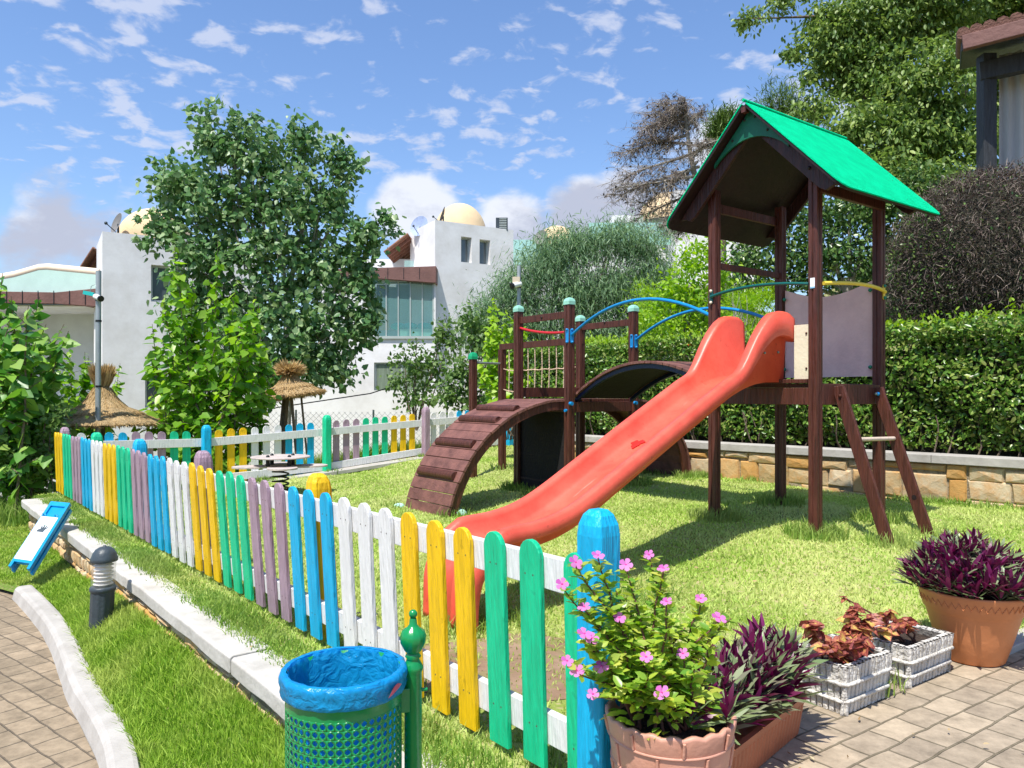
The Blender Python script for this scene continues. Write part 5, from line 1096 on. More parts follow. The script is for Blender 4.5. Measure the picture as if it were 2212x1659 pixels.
# white planters
M['whitep'] = paint('whitewashed_concrete', (.70, .67, .61), .9, .12, 14, (1, 1, 1), .6, 40, dark=(.42, .39, .34))
M['grey_gap'] = paint('grey_joint', (.16, .145, .125), .95, .2, 20, bump=.5)
def slatplanter(lbl, corner, dl, dn, L_, W_, h):
    par = thing('concrete_planter', lbl, 'planter', (corner.x, corner.y, 0), 'white concrete planters')
    core = MB(); pts = []
    def c3(a, b, z): v = corner+dl*a+dn*b; return Vector((v.x, v.y, z))
    t0 = .022
    V = [c3(a, b, z) for (z, e) in ((.0, t0), (h-.01, .006)) for a, b in ((e, e), (L_-e, e), (L_-e, W_-e), (e, W_-e))]+[c3(a, b, z) for (z, e) in ((h-.01, .03), (h-.045, .03)) for a, b in ((e, e), (L_-e, e), (L_-e, W_-e), (e, W_-e))]
    core.add(V, [(i*4+k, i*4+(k+1) % 4, (i+1)*4+(k+1) % 4, (i+1)*4+k) for i in range(3) for k in range(4)]+[(3, 2, 1, 0)]); core.obj('planter_body', M['grey_gap'], par)
    MB().add([c3(a, b, h-.04) for a, b in ((.028, .028), (L_-.028, .028), (L_-.028, W_-.028), (.028, W_-.028))], [(0, 1, 2, 3)]).obj('soil', M['soil'], par)
    mb = MB(); sw_ = .0285
    for (a0, b0, a1, b1, na_, nb_) in ((0, 0, L_, 0, 0, -1), (L_, 0, L_, W_, 1, 0), (L_, W_, 0, W_, 0, 1), (0, W_, 0, 0, -1, 0)):
        Ls_ = math.hypot(a1-a0, b1-b0); k = int(Ls_/sw_)
        for i in range(k):
            t = (i+.5)/k; jl = random.uniform(-.002, .002); w = Ls_/k*.455; ua = (a1-a0)/Ls_; ub = (b1-b0)/Ls_; a = a0+(a1-a0)*t; b = b0+(b1-b0)*t
            def pt(z, s, o_): e = t0*(1-z/h); return c3(a+ua*s-na_*(e-o_), b+ub*s-nb_*(e-o_), z)
            for z0_, z1_, off in ((.0, h*.27, .0), (h*.29, h*.62, 0), (h*.66, h+random.uniform(-.004, .003), .003)):
                V = [pt(z, s, o_) for z in (z0_, z1_) for s, o_ in ((-w, -.004), (-w*.7, .006+off+jl), (w*.7, .006+off+jl), (w, -.004))]
                mb.add(V, [(0, 1, 5, 4), (1, 2, 6, 5), (2, 3, 7, 6), (4, 5, 6, 7), (3, 2, 1, 0)])
                if z1_ > h*.9: mb.add([pt(z1_, -w, -.026), pt(z1_, w, -.026), pt(z1_, w*.7, .009), pt(z1_, -w*.7, .009), pt(z1_-.03, w, -.026), pt(z1_-.03, -w, -.026)], [(0, 1, 2, 3), (0, 5, 4, 1)])
    mb.obj('slats', M['whitep'], par)
    for z in (h*.28, h*.64):
        mb = MB(); e = t0*(1-z/h); o_ = -.013; rr = [c3(a, b, z) for a, b in ((e+o_, e+o_+.02), (e+o_+.02, e+o_), (L_-e-o_-.02, e+o_), (L_-e-o_, e+o_+.02), (L_-e-o_, W_-e-o_-.02), (L_-e-o_-.02, W_-e-o_), (e+o_+.02, W_-e-o_), (e+o_, W_-e-o_-.02))]
        rr = rr+[rr[0], rr[1]]; mb.tube(rr, .0085, 8, cap=False); mb.obj('band', M['whitep'], par)
    return par
ca = Vector((1.448, 3.285)); dA = Vector((.82, .572)).normalized(); dAn = Vector((-dA.y, dA.x))
slatplanter('white slatted planter with leafy coleus, the nearer of the two', ca-dA*.01, dA, dAn, .375, .30, .215)
cb = Vector((1.885, 3.59)); slatplanter('white slatted planter with withered coleus and bare soil, next to the orange pot', cb-dA*.01, dA, dAn, .42, .30, .195)
def coleusmat():
    m, nt, b = base_mat('coleus_leaf'); L = nt.links; at = nd(nt, 'ShaderNodeAttribute'); at.attribute_name = 'tone'; tc = nd(nt, 'ShaderNodeTexCoord'); no = nd(nt, 'ShaderNodeTexNoise'); no.inputs['Scale'].default_value = 120; no.inputs['Detail'].default_value = 3; L.new(tc.outputs['Object'], no.inputs[0])
    s = nd(nt, 'ShaderNodeSeparateColor'); L.new(at.outputs[0], s.inputs[0]); a = nd(nt, 'ShaderNodeMath', operation='MULTIPLY_ADD'); L.new(no.outputs[0], a.inputs[0]); a.inputs[1].default_value = .9; L.new(s.outputs[0], a.inputs[2])
    cr = nd(nt, 'ShaderNodeValToRGB'); e = cr.color_ramp.elements; e[0].position = .45; e[0].color = (.20, .03, .035, 1); e[1].position = 1.25; e[1].color = (.70, .55, .14, 1); x = e.new(.75); x.color = (.50, .16, .09, 1); x = e.new(.95); x.color = (.62, .42, .10, 1)
    e[-1].position = 1.0
    L.new(a.outputs[0], cr.inputs[0]); L.new(cr.outputs[0], b.inputs['Base Color']); b.inputs['Roughness'].default_value = .5
    t = nd(nt, 'ShaderNodeBsdfTranslucent'); L.new(cr.outputs[0], t.inputs[0]); ms = nd(nt, 'ShaderNodeMixShader'); ms.inputs[0].default_value = .3; L.new(b.outputs[0], ms.inputs[1]); L.new(t.outputs[0], ms.inputs[2]); L.new(ms.outputs[0], nt.nodes['Material Output'].inputs[0]); return m
M['coleus'] = coleusmat()
def coleus(lbl, base, tips_, n, size):
    par = thing('coleus_plant', lbl, 'plant', base, 'coleus plants'); mb = MB(); C = []; D = []; S = []; A = []
    for (x, y, Y, amt) in tips_:
        tp = P(x, y, Y); bs = Vector(base)+Vector((random.uniform(-.1, .1), random.uniform(-.06, .06), 0)); mb = MB(); path = curvy(mb, bs, tp, .006, .004, 7, .015, .012); mb.obj('stem', M['stem'], par)
        for k in range(int(n*amt)):
            t = 1-.55*(k/n)**1.2; idx = min(int(t*(len(path)-1)), len(path)-2); c = path[idx].lerp(path[idx+1], min(1, t*(len(path)-1)-idx)); a = k*1.9+random.uniform(-.3, .3)
            D.append((math.cos(a), math.sin(a), random.uniform(-.75, .25)-.4*(1-t))); C.append(c+Vector((0, 0, random.uniform(-.006, .006)))); S.append(size*random.uniform(.65, 1.15)*(.72+.5*(1-t))); A.append(random.choice([0, 0, .06, .1, .25, .45])*(1.6-t))
    V, F = leaves(np.array(C), np.array(D), np.array(S), 'heart'); k = 9; tone = np.array([.10, .0, .05, .0, -.05, 0, .05, .0, .38])[None, :]+np.array(A)[:, None]
    col = np.stack([tone.ravel()]*3+[np.ones(tone.size)], 1); npmesh('leaves', V, F, M['coleus'], par, smooth=True, attr=col); return par
coleus('tall coleus with maroon and yellow leaves in the nearer white planter', (1.50, 3.50, .17), [(1748, 1345, 3.35, 1.0), (1795, 1395, 3.35, .7), (1858, 1355, 3.5, 1.2), (1820, 1420, 3.4, .6), (1885, 1330, 3.6, 1), (1862, 1385, 3.3, .8), (1775, 1400, 3.3, .7), (1845, 1310, 3.6, .9)], 32, .086)
coleus('small wilting dark coleus in the white planter beside the orange pot', (1.93, 3.80, .16), [(1935, 1345, 3.7, .9), (1905, 1360, 3.65, .8), (1960, 1340, 3.75, .6), (1822, 1290, 3.75, .18), (1920, 1320, 3.8, .7)], 20, .076)
# orange round pot
OC = Vector((2.44, 4.02)); op = thing('round_pot', 'large round orange pot at the right end of the row', 'pot', (OC.x, OC.y, 0))
mb = MB(); mb.lathe([(0, 0), (.140, 0), (.150, .01), (.190, .14), (.222, .25), (.228, .262), (.236, .27), (.252, .34), (.264, .362), (.264, .372), (.250, .372), (.238, .33), (.20, .33)], (OC.x, OC.y, 0), 72); o = mb.obj('pot_body', M['terra2'], op)
mb = MB(); mb.lathe([(0, .338), (.24, .338)], (OC.x, OC.y, 0), 40); mb.obj('soil', M['soil'], op)
mb = MB()
for k in range(44):
    a = k/44*2*math.pi; a2 = (k+.5)/44*2*math.pi; a3 = (k+1)/44*2*math.pi; f = lambda a, r, z: (OC.x+r*math.cos(a), OC.y+r*math.sin(a), z); mb.tube([f(a, .2445, .30), f(a2, .2515, .335), f(a3, .2445, .30)], .0022, 5)
mb.obj('zigzag_band', M['terra2'], o)
ro = thing('rhoeo_plant', 'large purple and green rhoeo dome in the orange pot', 'plant', (OC.x, OC.y, .35), 'rhoeo plants')
cs = []
for i in range(90):
    a = random.uniform(0, 6.28); r = math.sqrt(random.random()); cs.append((OC.x+.30*r*math.cos(a), OC.y+.28*r*math.sin(a), .40+.15*(1-r*r)-.05*r-.10*(math.cos(a)*r)*.35+random.uniform(-.02, .02)))
for i in range(46):
    a = i/46*6.283; r = random.uniform(.24, .30); cs.append((OC.x+r*math.cos(a), OC.y+r*math.sin(a), .375+random.uniform(-.02, .04)))
rosettes(cs, 15, .13, 'leaves', ('rhoeo', 'rhoeop'), ro, purple=.28)
# kerb stub at the right and dry leaves on the paving
a_, b_ = Vector((2.60, 4.00)), Vector((5.3, 5.86)); d2 = (b_-a_).normalized(); n2 = Vector((-d2.y, d2.x)); mb = MB(); mb.prism([(*(a_+n2*.02), -.02), (*(a_+n2*.14), -.02), (*(a_+n2*.14), .035), (*(a_+n2*.02), .035)], Vector((*d2, 0))*(b_-a_).length); mb.obj('kerb', M['kerb'], label='pale kerb edging between brick terrace and lawn at right', cat='kerb', bevel=.006)
# ------------------------------------------------------------------ straw parasols
def parasol(lbl, apex, brim_r, zbrim, ztuft, zgrd, tilt, lighter, tuftspread=.3, neck=.10):
    c = Vector((apex[0], apex[1], 0)); par = thing('straw_parasol', lbl, 'parasol', (c.x, c.y, zgrd), 'straw parasols beyond the fence')
    ztop = ztuft; zt1 = zbrim+(ztop-zbrim)*.62
    def pt(r, z, a): v = Vector((r*math.cos(a), r*math.sin(a), 0)); return Vector((c.x+v.x, c.y+v.y, z+tilt*v.x))
    H_ = zt1-zbrim; prof = [(brim_r, zbrim-.02), (brim_r*1.0, zbrim+.015), (brim_r*.8, zbrim+.07), (brim_r*.62, zbrim+.15), (brim_r*.60, zbrim+.19), (brim_r*.40, zbrim+.19+.12*H_), (brim_r*.24, zbrim+.19+.38*H_), (neck+.03, zbrim+.1+.75*H_), (neck, zt1)]
    n = 96; jn = [random.uniform(-1, 1) for _ in range(n)]
    V = [pt(r*(1+(.028*jn[k] if i < 3 else .01*jn[k])), z+(.012*jn[(k*7) % n]), k*2*math.pi/n) for i, (r, z) in enumerate(prof) for k in range(n)]
    F = [(i*n+k, i*n+(k+1) % n, (i+1)*n+(k+1) % n, (i+1)*n+k) for i in range(len(prof)-1) for k in range(n)]
    under = [pt(brim_r*.97*(1+.028*jn[k]), zbrim-.03, k*2*math.pi/n) for k in range(n)]+[pt(.1, zbrim+.25, k*2*math.pi/n) for k in range(n)]
    mb = MB(); mb.add(V, F, True); mb.add(under, [(k, n+k, n+(k+1) % n, (k+1) % n) for k in range(n)], True)
    th_ = mb.obj('thatch', M['straw'], par)
    # loose fibres on the slope, the fringe and the tuft
    nf_ = 5200; a = rng.uniform(0, 2*np.pi, nf_); s = rng.random(nf_)**.7; rr = np.interp(s, np.linspace(0, 1, 9), [p[0] for p in prof]); zz = np.interp(s, np.linspace(0, 1, 9), [p[1] for p in prof])+.012
    C = np.stack([c.x+rr*np.cos(a), c.y+rr*np.sin(a), zz+tilt*rr*np.cos(a)], 1); sl_ = -np.interp(s, [0, .4, 1], [.25, .5, 2.2]); D = np.stack([np.cos(a), np.sin(a), sl_], 1)+rng.normal(0, .16, (nf_, 3))
    nb_ = 1500; a = rng.uniform(0, 2*np.pi, nb_); C2 = np.stack([c.x+brim_r*.93*np.cos(a), c.y+brim_r*.93*np.sin(a), np.full(nb_, zbrim)+tilt*brim_r*np.cos(a)+rng.uniform(-.02, .02, nb_)], 1); D2 = np.stack([np.cos(a), np.sin(a), rng.uniform(-.9, .1, nb_)], 1)+rng.normal(0, .15, (nb_, 3))
    nt_ = 900; a = rng.uniform(0, 2*np.pi, nt_); C3 = np.stack([c.x+neck*.6*np.cos(a), c.y+neck*.6*np.sin(a), np.full(nt_, zt1-.03)+rng.uniform(-.02, .04, nt_)], 1); D3 = np.stack([np.cos(a)*tuftspread, np.sin(a)*tuftspread, np.ones(nt_)], 1)*1.0+rng.normal(0, tuftspread*.6, (nt_, 3)); D3[:, 2] = np.abs(D3[:, 2])
    npmesh('fibres', *join([leaves(C, D, .09, 'thin'), leaves(C2, D2, .10, 'thin'), leaves(C3, D3, (ztop-zt1)*rng.uniform(.7, 1.25, nt_), 'thin')]), M['strawl'], th_)
    mb = MB(); ring = [pt(neck+.012, zt1-.05, k*2*math.pi/24) for k in range(25)]; mb.tube(ring, .008, 6); mb.tube([pt(brim_r*.42, zbrim+.245, k*2*math.pi/40) for k in range(41)], .006, 6); mb.obj('tie_wire', M['black'], th_)
    return par, c
pa, c = parasol('large brown straw parasol behind the left end of the back fence', (P(221, 900, 12.9).x, 12.9), .97, .90, 1.86, -1.05, .0, False, .20, .13)
MB().tube([(c.x, c.y, -1.05), (c.x, c.y, 1.0)], .045, 12).obj('pole', M['bark'], pa)
pb, c = parasol('small golden straw parasol with spiky tuft and leaning wooden pole', (P(625, 850, 15.1).x, 15.1), .66, 1.34, 2.08, -.4, .17, True, 1.3, .09)
bs = P(600, 1000, 15.1); MB().tube([(bs.x, bs.y, -.5), ((bs.x+c.x)/2-.03, bs.y, .5), (c.x-.05, c.y, 1.55)], [.085, .075, .065], 12).obj('pole', M['bark'], pb)
M['stakew'] = wood('stake_wood', (.26, .19, .12), .8, .2, .5)
bs = P(645, 950, 14.9); tp = P(630, 862, 14.9); bs.z = ZT(bs.x, bs.y); MB().tube([bs, tp+(tp-bs)*.08], .03, 8).obj('wooden_stake', M['stakew'], label='straight wooden stake standing beside the small parasol pole', cat='stake', group='stakes')
bs = P(668, 930, 15); tp = P(650, 850, 15); bs.z = ZT(bs.x, bs.y); MB().tube([bs, tp], .022, 8).obj('wooden_stake', M['stakew'], label='thinner leaning stake right of the small parasol', cat='stake', group='stakes')
# ------------------------------------------------------------------ camera poles
def cctv(lbl, x, ytop, ybot, Y, r, side, s=1.0):
    t = P(x, ytop, Y); b = P(x-2 if side > 0 else x, ybot, Y); par = thing('camera_pole', lbl, 'pole', tuple(b), 'security camera poles')
    MB().tube([b, t], r, 14).obj('pole', M['metal'], par)
    z = t.z-.42*s if side > 0 else t.z-.30*s; mb = MB(); mb.tube([Vector((t.x, t.y, z))-Vector((0, 0, .06*s)), Vector((t.x, t.y, z))+Vector((0, 0, .02*s))], r*1.35, 14)
    d = Vector((side, -.7, -.35)).normalized(); c0 = Vector((t.x, t.y-r, z))+Vector((side*.01, -.03, -.01)); cc = paint('camera_white', (.8, .8, .78), .4, .03, bump=0)
    h = MB().tube([c0-d*.04*s, c0+d*.13*s], .045*s, 14).obj('camera', cc, par); MB().tube([c0+d*.11*s, c0+d*.145*s], .048*s, 14).tube([c0+d*.146*s, c0+d*.148*s], .03*s, 12).obj('lens_hood', M['black'], h)
    mb.obj('clamp', M['black'], par)
    if side > 0:
        MB().box(Vector((t.x-.13, t.y-.03, z+.05)), (.17, .08, .06), (Vector((1, 0, -.2)).normalized(), Vector((0, 1, 0)), Vector((.2, 0, 1)).normalized())).obj('junction_box', paint('teal_box', (.02, .45, .42), .5, .05, bump=0), par)
        MB().tube([(t.x-.12, t.y-.03, z+.08), (t.x-.1, t.y-.03, z+.17), (t.x-.03, t.y-.03, z+.2), (t.x-.01, t.y-.03, z+.06)], .005, 6).obj('cable', M['metal'], par)
        for zz in (1.15, .1): MB().tube([(t.x, t.y, zz+1.4), (t.x, t.y, zz+1.43)], r*1.12, 14).obj('strap', M['black'], par)
    else: MB().box(Vector((t.x-.05, t.y-.05, z+.04)), (.13, .1, .16)).obj('junction_box', paint('cream_box', (.6, .5, .36), .5, .05, bump=0), par)
cctv('tall grey pole with security camera before the left white house', 213, 585, 1040, 12.2, .042, 1, 1.0)
cctv('slim pale pole with small camera in front of the feathery tree', 1121, 574, 900, 13.5, .035, -1, 1.1)

# ------------------------------------------------------------------ houses
def wallp(mb, o, du, w, z0, z1, ops, depth=.18, nrm=None, mi=0):
    """wall sheet with real openings and reveals. ops: (u0,u1,z0,z1)"""
    du = Vector((*du, 0)).normalized(); o = Vector((o[0], o[1], 0)); us = sorted({0, w, *[q[0] for q in ops], *[q[1] for q in ops]}); zs = sorted({z0, z1, *[q[2] for q in ops], *[q[3] for q in ops]})
    if nrm is None: nrm = Vector((du.y, -du.x, 0))
    f = lambda u, z, d=0: o+du*u+UP*z-nrm*d
    for i in range(len(us)-1):
        for j in range(len(zs)-1):
            cu = (us[i]+us[i+1])/2; cz = (zs[j]+zs[j+1])/2
            if any(q[0] < cu < q[1] and q[2] < cz < q[3] for q in ops): continue
            mb.add([f(us[i], zs[j]), f(us[i+1], zs[j]), f(us[i+1], zs[j+1]), f(us[i], zs[j+1])], [(0, 1, 2, 3)], mi=mi)
    for a, b, c, d in ops:
        mb.add([f(a, c), f(b, c), f(b, d), f(a, d), f(a, c, depth), f(b, c, depth), f(b, d, depth), f(a, d, depth)], [(0, 4, 5, 1), (1, 5, 6, 2), (2, 6, 7, 3), (3, 7, 4, 0)], mi=mi)
    return f
def window(par, f, op, depth=.18, fw=.06, mull=(), curtain=False, name='window'):
    a, b, c, d = op; mb = MB()
    for (u0, u1, w0, w1) in ((a, a+fw, c, d), (b-fw, b, c, d), (a+fw, b-fw, c, c+fw), (a+fw, b-fw, d-fw, d))+tuple((a+(b-a)*m-fw/2, a+(b-a)*m+fw/2, c+fw, d-fw) for m in mull):
        mb.add([f(u, z, dd) for dd in (depth-.03, depth+.02) for u, z in ((u0, w0), (u1, w0), (u1, w1), (u0, w1))], [(0, 1, 2, 3), (4, 7, 6, 5), (0, 4, 5, 1), (1, 5, 6, 2), (2, 6, 7, 3), (3, 7, 4, 0)])
    o = mb.obj(name, M['wframe'], par); MB().add([f(u, z, depth) for u, z in ((a, c), (b, c), (b, d), (a, d))], [(0, 1, 2, 3)]).obj('pane', M['pane'], o); return o
def dish(par, c, r, aim, mat='dishg'):
    c = Vector(c); aim = Vector(aim).normalized(); q = aim.to_track_quat('Z', 'Y').to_matrix(); prof = [(0, -.22*r), (.4*r, -.185*r), (.75*r, -.09*r), (r, 0)]; n = 28
    V = [c+q@Vector((a*math.cos(k*2*math.pi/n), a*math.sin(k*2*math.pi/n)*1.08, z)) for a, z in prof for k in range(n)]
    o = MB().add(V, [(i*n+k, i*n+(k+1) % n, (i+1)*n+(k+1) % n, (i+1)*n+k) for i in range(3) for k in range(n)], True).obj('dish', M[mat], par)
    mb = MB(); foot = c-Vector((0, 0, r*1.15))-aim*.2*r; mb.tube([c-aim*.2*r, foot], .03, 8); tip = c+aim*1.0*r-Vector((0, 0, r*.45)); mb.tube([c-Vector((0, 0, r*.9)), tip], .015, 6); mb.sphere(tip, .05, 8, 6); mb.obj('dish_arm', M['dark'], o); return o
M['dishg'] = paint('grey_dish', (.20, .19, .18), .6, .1, bump=.05); M['dishd'] = paint('dark_dish', (.06, .06, .065), .6, .1, bump=.05); M['dishb'] = paint('pale_blue_dish', (.34, .42, .62), .6, .1, bump=.05)
def dome(par, c, r, h=1.0): MB().lathe([(r*math.cos(a), r*h*math.sin(a)) for a in [i*math.pi/2/14 for i in range(15)]], c, 48).obj('dome', M['dome'], par)
# left house
HL = thing('white_house', 'white two storey house with cream dome behind the left parasol', 'house', (-12, 22, -2), 'white domed houses')
K = Vector((-11.87, 22)); dl2 = Vector((.856, .517)).normalized(); dr2 = Vector((-.53, .85)).normalized(); G0 = -2.5; ZT1 = 6.1
mb = MB(); ops = [(1.28, 2.22, 4.15, 5.25), (1.12, 1.72, .98, 2.05)]
f = wallp(mb, K, dl2, 4.4, G0, ZT1, ops); K2 = K+dr2*2.6
wallp(mb, K2, K-K2, 2.6, G0, ZT1, [], nrm=None); K3 = K+dl2*4.4; wallp(mb, K3, dr2, 2.6, G0, ZT1, []); K4 = K3+dr2*2.6
mb.add([(*K, ZT1-.25), (*K3, ZT1-.25), (*K4, ZT1-.25), (*K2, ZT1-.25)], [(0, 1, 2, 3)]); mb.obj('wall', M['plaster'], HL)
window(HL, f, ops[0], mull=(.55,)); window(HL, f, ops[1])
cD = P(335, 505, 23.7); dome(HL, (cD.x, cD.y, ZT1-.05), 1.10)
c = P(251, 482, 22.4); dish(HL, c, .30, (-.75, -.9, .35), 'dishg')
# terrace block left of the tower
f0 = P(208, 640, 22.6); wl = Vector((1, .0)); x0 = P(-160, 640, 22.6).x; xr = f0.x+.05; mb = MB()
bay = [(xr-P(8, 0, 22.6).x, 0, 0, 0)]
bx0 = P(-60, 0, 22.6).x; ops = [(bx0-x0, xr-x0-.12, CH-(835-850)/1640*22.6-1.0, CH-(662-850)/1640*22.6)]
f = wallp(mb, (x0, 22.6), (1, 0), xr-x0, G0, 4.05, ops, depth=2.2); mb.obj('terrace_wall', M['plaster'], HL)
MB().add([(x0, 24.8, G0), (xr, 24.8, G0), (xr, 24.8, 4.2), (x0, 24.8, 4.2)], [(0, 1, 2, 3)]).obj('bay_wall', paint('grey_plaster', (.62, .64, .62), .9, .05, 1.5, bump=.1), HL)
xa = P(-60, 0, 22.3).x; za = CH+(850-627)/1640*22.3; z2 = CH+(850-662)/1640*22.3
mb = MB(); pts = [(xa, 22.3, za-.02), (P(120, 0, 22.3).x, 22.3, za-.06), (P(212, 0, 22.3).x, 22.3, za+.06), (P(212, 0, 22.3).x, 22.3, z2), (P(120, 0, 22.3).x, 22.3, z2+.08), (xa, 22.3, z2+.12)]
mb.prism(pts, (0, 1.2, 0)); fo = mb.obj('fascia', M['fascia'], HL, bevel=.01)
mb = MB()
for xx in range(-20, 212, 34): q = P(xx, 0, 22.29).x; mb.box((q, 22.292, (za+z2)/2+.02), (.02, .012, (za-z2)*.86))
mb.obj('joint', M['black'], fo)
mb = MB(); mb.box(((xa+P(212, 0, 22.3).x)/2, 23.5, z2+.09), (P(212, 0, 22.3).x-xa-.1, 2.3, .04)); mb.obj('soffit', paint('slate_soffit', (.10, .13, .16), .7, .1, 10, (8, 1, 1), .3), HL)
M['mintw'] = paint('mint_parapet', (.52, .72, .64), .8, .05, 2, bump=.1); M['creamw'] = paint('cream_coping', (.82, .68, .52), .8, .05, 2, bump=.1)
pz = lambda y: CH+(850-y)/1640*22.9
ou = [(P(0, 0, 22.9).x-1.2, pz(640)), (P(18, 0, 22.9).x-.6, pz(602)), (P(30, 0, 22.9).x, pz(592)), (P(82, 0, 22.9).x, pz(577)), (P(100, 0, 22.9).x, pz(576)), (P(212, 0, 22.9).x, pz(587))]
mb = MB(); lo = [(x, pz(645)) for x, z in ou]
for i in range(len(ou)-1): mb.prism([(ou[i][0], 22.9, ou[i][1]-.08), (ou[i+1][0], 22.9, ou[i+1][1]-.08), (lo[i+1][0], 22.9, lo[i+1][1]), (lo[i][0], 22.9, lo[i][1])], (0, .25, 0))
mb.obj('parapet', M['mintw'], HL); mb = MB(); mb.tube([(x, 23.0, z-.02) for x, z in ou], .13, 8); mb.obj('coping', M['creamw'], HL)
def pergola(par, pts, th_, n):
    """sloped tiled canopy seen from below with timber rafters"""
    a, b, c_, d = [Vector(p) for p in pts]; nn = (b-a).cross(d-a).normalized(); nn = nn if nn.z > 0 else -nn
    r = MB().prism([a, b, c_, d], nn*th_).obj('pergola_roof', M['pergola'], par, bevel=.01); mb = MB()
    for i in range(n): t = (i+.5)/n; mb.beam(a.lerp(b, t)-nn*.07, d.lerp(c_, t)-nn*.07, .07, .12)
    mb.obj('rafter_row', M['pergola'], r); mb = MB()
    for i in range(n*2+1): t = i/(n*2); mb.tube([a.lerp(b, t)+nn*(th_+.01), d.lerp(c_, t)+nn*(th_+.01)], .055, 6)
    mb.obj('tile_rows', paint('roof_tile', (.26, .12, .07), .8, .2, 6, bump=.4), r)
a = P(174, 587, 25.5); b = P(172, 585, 29.5); c_ = P(208, 540, 29); d = P(206, 538, 25.2)
pergola(HL, (a, Vector((a.x-.2, 29, a.z)), Vector((d.x+.1, 29, d.z+.1)), d), .05, 7); 
q = Vector((d.x-.12, 25.6)); MB().tube([(q.x, q.y, 3.5), (q.x, q.y, d.z)], .09, 8).obj('pergola_post', M['pergola'], HL)
# right house
HR = thing('white_house', 'white house with cream dome, twin slit windows and glazed balcony room', 'house', (-3, 30, -2.5), 'white domed houses')
K = Vector((-3.04, 30.)); Ka = Vector((-4.33, 32.3)); Kb = Vector((.06, 31.9)); dK = (Kb-K).normalized(); ZR_ = 8.26; G1 = -2.5
wR = (Kb-K).length
def ru(x): # distance along right face for a sheet column
    u = (x-1106)/1640; return (u*K.y-K.x)/(dK.x-u*dK.y)
def rz(x, y): t = ru(x); Y = K.y+dK.y*t; return CH+(850-y)/1640*Y
ops = [(ru(996), ru(1019), rz(1008, 567), rz(1008, 512)), (ru(1036), ru(1059), rz(1048, 571), rz(1048, 518)), (ru(995), ru(1010), rz(1002, 740), rz(1002, 700))]
mb = MB(); f = wallp(mb, K, dK, wR+.0, G1, ZR_, ops, depth=.28); wallp(mb, Ka, K-Ka, (K-Ka).length, G1, ZR_, []); Kc = Kb+(Ka-K); wallp(mb, Kb, Kc-Kb, (Kc-Kb).length, G1, ZR_, [])
mb.add([(*K, ZR_-.25), (*Kb, ZR_-.25), (*Kc, ZR_-.25), (*Ka, ZR_-.25)], [(0, 1, 2, 3)]); mb.obj('wall', M['plaster'], HR)
for q in ops: window(HR, f, q, .28)
c = P(994, 492, 32.6); dome(HR, (c.x, c.y, ZR_-.1), 1.14, 1.22)
c = P(954, 466, 30.8); dish(HR, c, .36, (-1, -.08, .35), 'dishd'); c = P(905, 488, 31.5); dish(HR, c, .42, (-.5, -1, .3), 'dishb')
c = P(1084, 486, 31.9); o = MB().box((c.x, c.y, c.z), (.5, .35, .55)).obj('air_conditioner', M['dark'], HR, bevel=.01); mb = MB()
for i in range(7): mb.box((c.x+.05, c.y-.19, c.z-.21+.07*i), (.3, .02, .03))
mb.obj('grille', M['wframe'], o)
# lower block with the glazed room
YF = 29.6; gx = lambda x, Y=YF: (x-1106)/1640*Y; gz = lambda y, Y=YF: CH+(850-y)/1640*Y
x0 = gx(690); xr = gx(941); ops = [(gx(808)-x0, gx(938)-x0, gz(728), gz(604)), (gx(808)-x0, gx(927)-x0, gz(888), gz(783))]
mb = MB(); f = wallp(mb, (x0, YF), (1, 0), xr-x0, G1, gz(590), ops, depth=.12); mb.add([(x0, YF, gz(590)), (xr, YF, gz(590)), (xr, YF+3, gz(590)), (x0, YF+3, gz(590))], [(0, 1, 2, 3)]); mb.obj('lower_wall', M['plaster'], HR)
MB().box((x0-.02+(xr-x0)/2, YF+3.1, (G1+gz(590))/2), (xr-x0, .1, gz(590)-G1)).obj('room_wall', paint('room_grey', (.45, .52, .52), .9, .05, 2, bump=0), HR)
MB().box(((x0+xr)/2, YF+1.6, gz(733)), (xr-x0-.1, 2.8, .1)).obj('room_floor', M['creamw'], HR)
w = window(HR, f, ops[1], .12, .07, (.5,)); MB().add([f(u, z, .1) for u, z in ((ops[1][0]+.1, ops[1][2]+.1), (ops[1][1]-.1, ops[1][2]+.1), (ops[1][1]-.1, ops[1][3]-.1), (ops[1][0]+.1, ops[1][3]-.1))], [(0, 1, 2, 3)]).obj('curtain', paint('green_curtain', (.22, .28, .20), .8, .3, 3, (14, 1, .3), .4), w)
MB().add([f(u, z, .06) for u, z in ((ops[0][0], ops[0][2]), (ops[0][1], ops[0][2]), (ops[0][1], ops[0][3]), (ops[0][0], ops[0][3]))], [(0, 1, 2, 3)]).obj('glazing', M['glass'], HR)
mb = MB()
for x in (808, 834, 860, 886, 912, 937): mb.box((gx(x), YF+.05, (gz(728)+gz(604))/2), (.04 if x != 937 else .1, .05, gz(604)-gz(728)))
mb.box(((gx(808)+gx(938))/2, YF-.02, gz(729)), (gx(938)-gx(808), .12, .1)); mb.box(((gx(808)+gx(938))/2, YF-.0, gz(606)), (gx(938)-gx(808), .1, .08)); mb.obj('glazing_bar', M['wframe'], HR)
MB().add([(gx(811), YF+.3, gz(712)), (gx(838), YF+.3, gz(712)), (gx(838), YF+.3, gz(612)), (gx(811), YF+.3, gz(612))], [(0, 1, 2, 3)]).obj('blind', paint('brown_blind', (.30, .19, .11), .8, .15, 3, (1, 1, 30), .3), HR)
M['teal'] = paint('teal_cushion', (.02, .55, .52), .8, .1, 12, bump=.3)
sf = thing('sofa', 'pale sofa with turquoise cushions inside the glazed balcony room', 'sofa', (gx(890), YF+1, gz(726)))
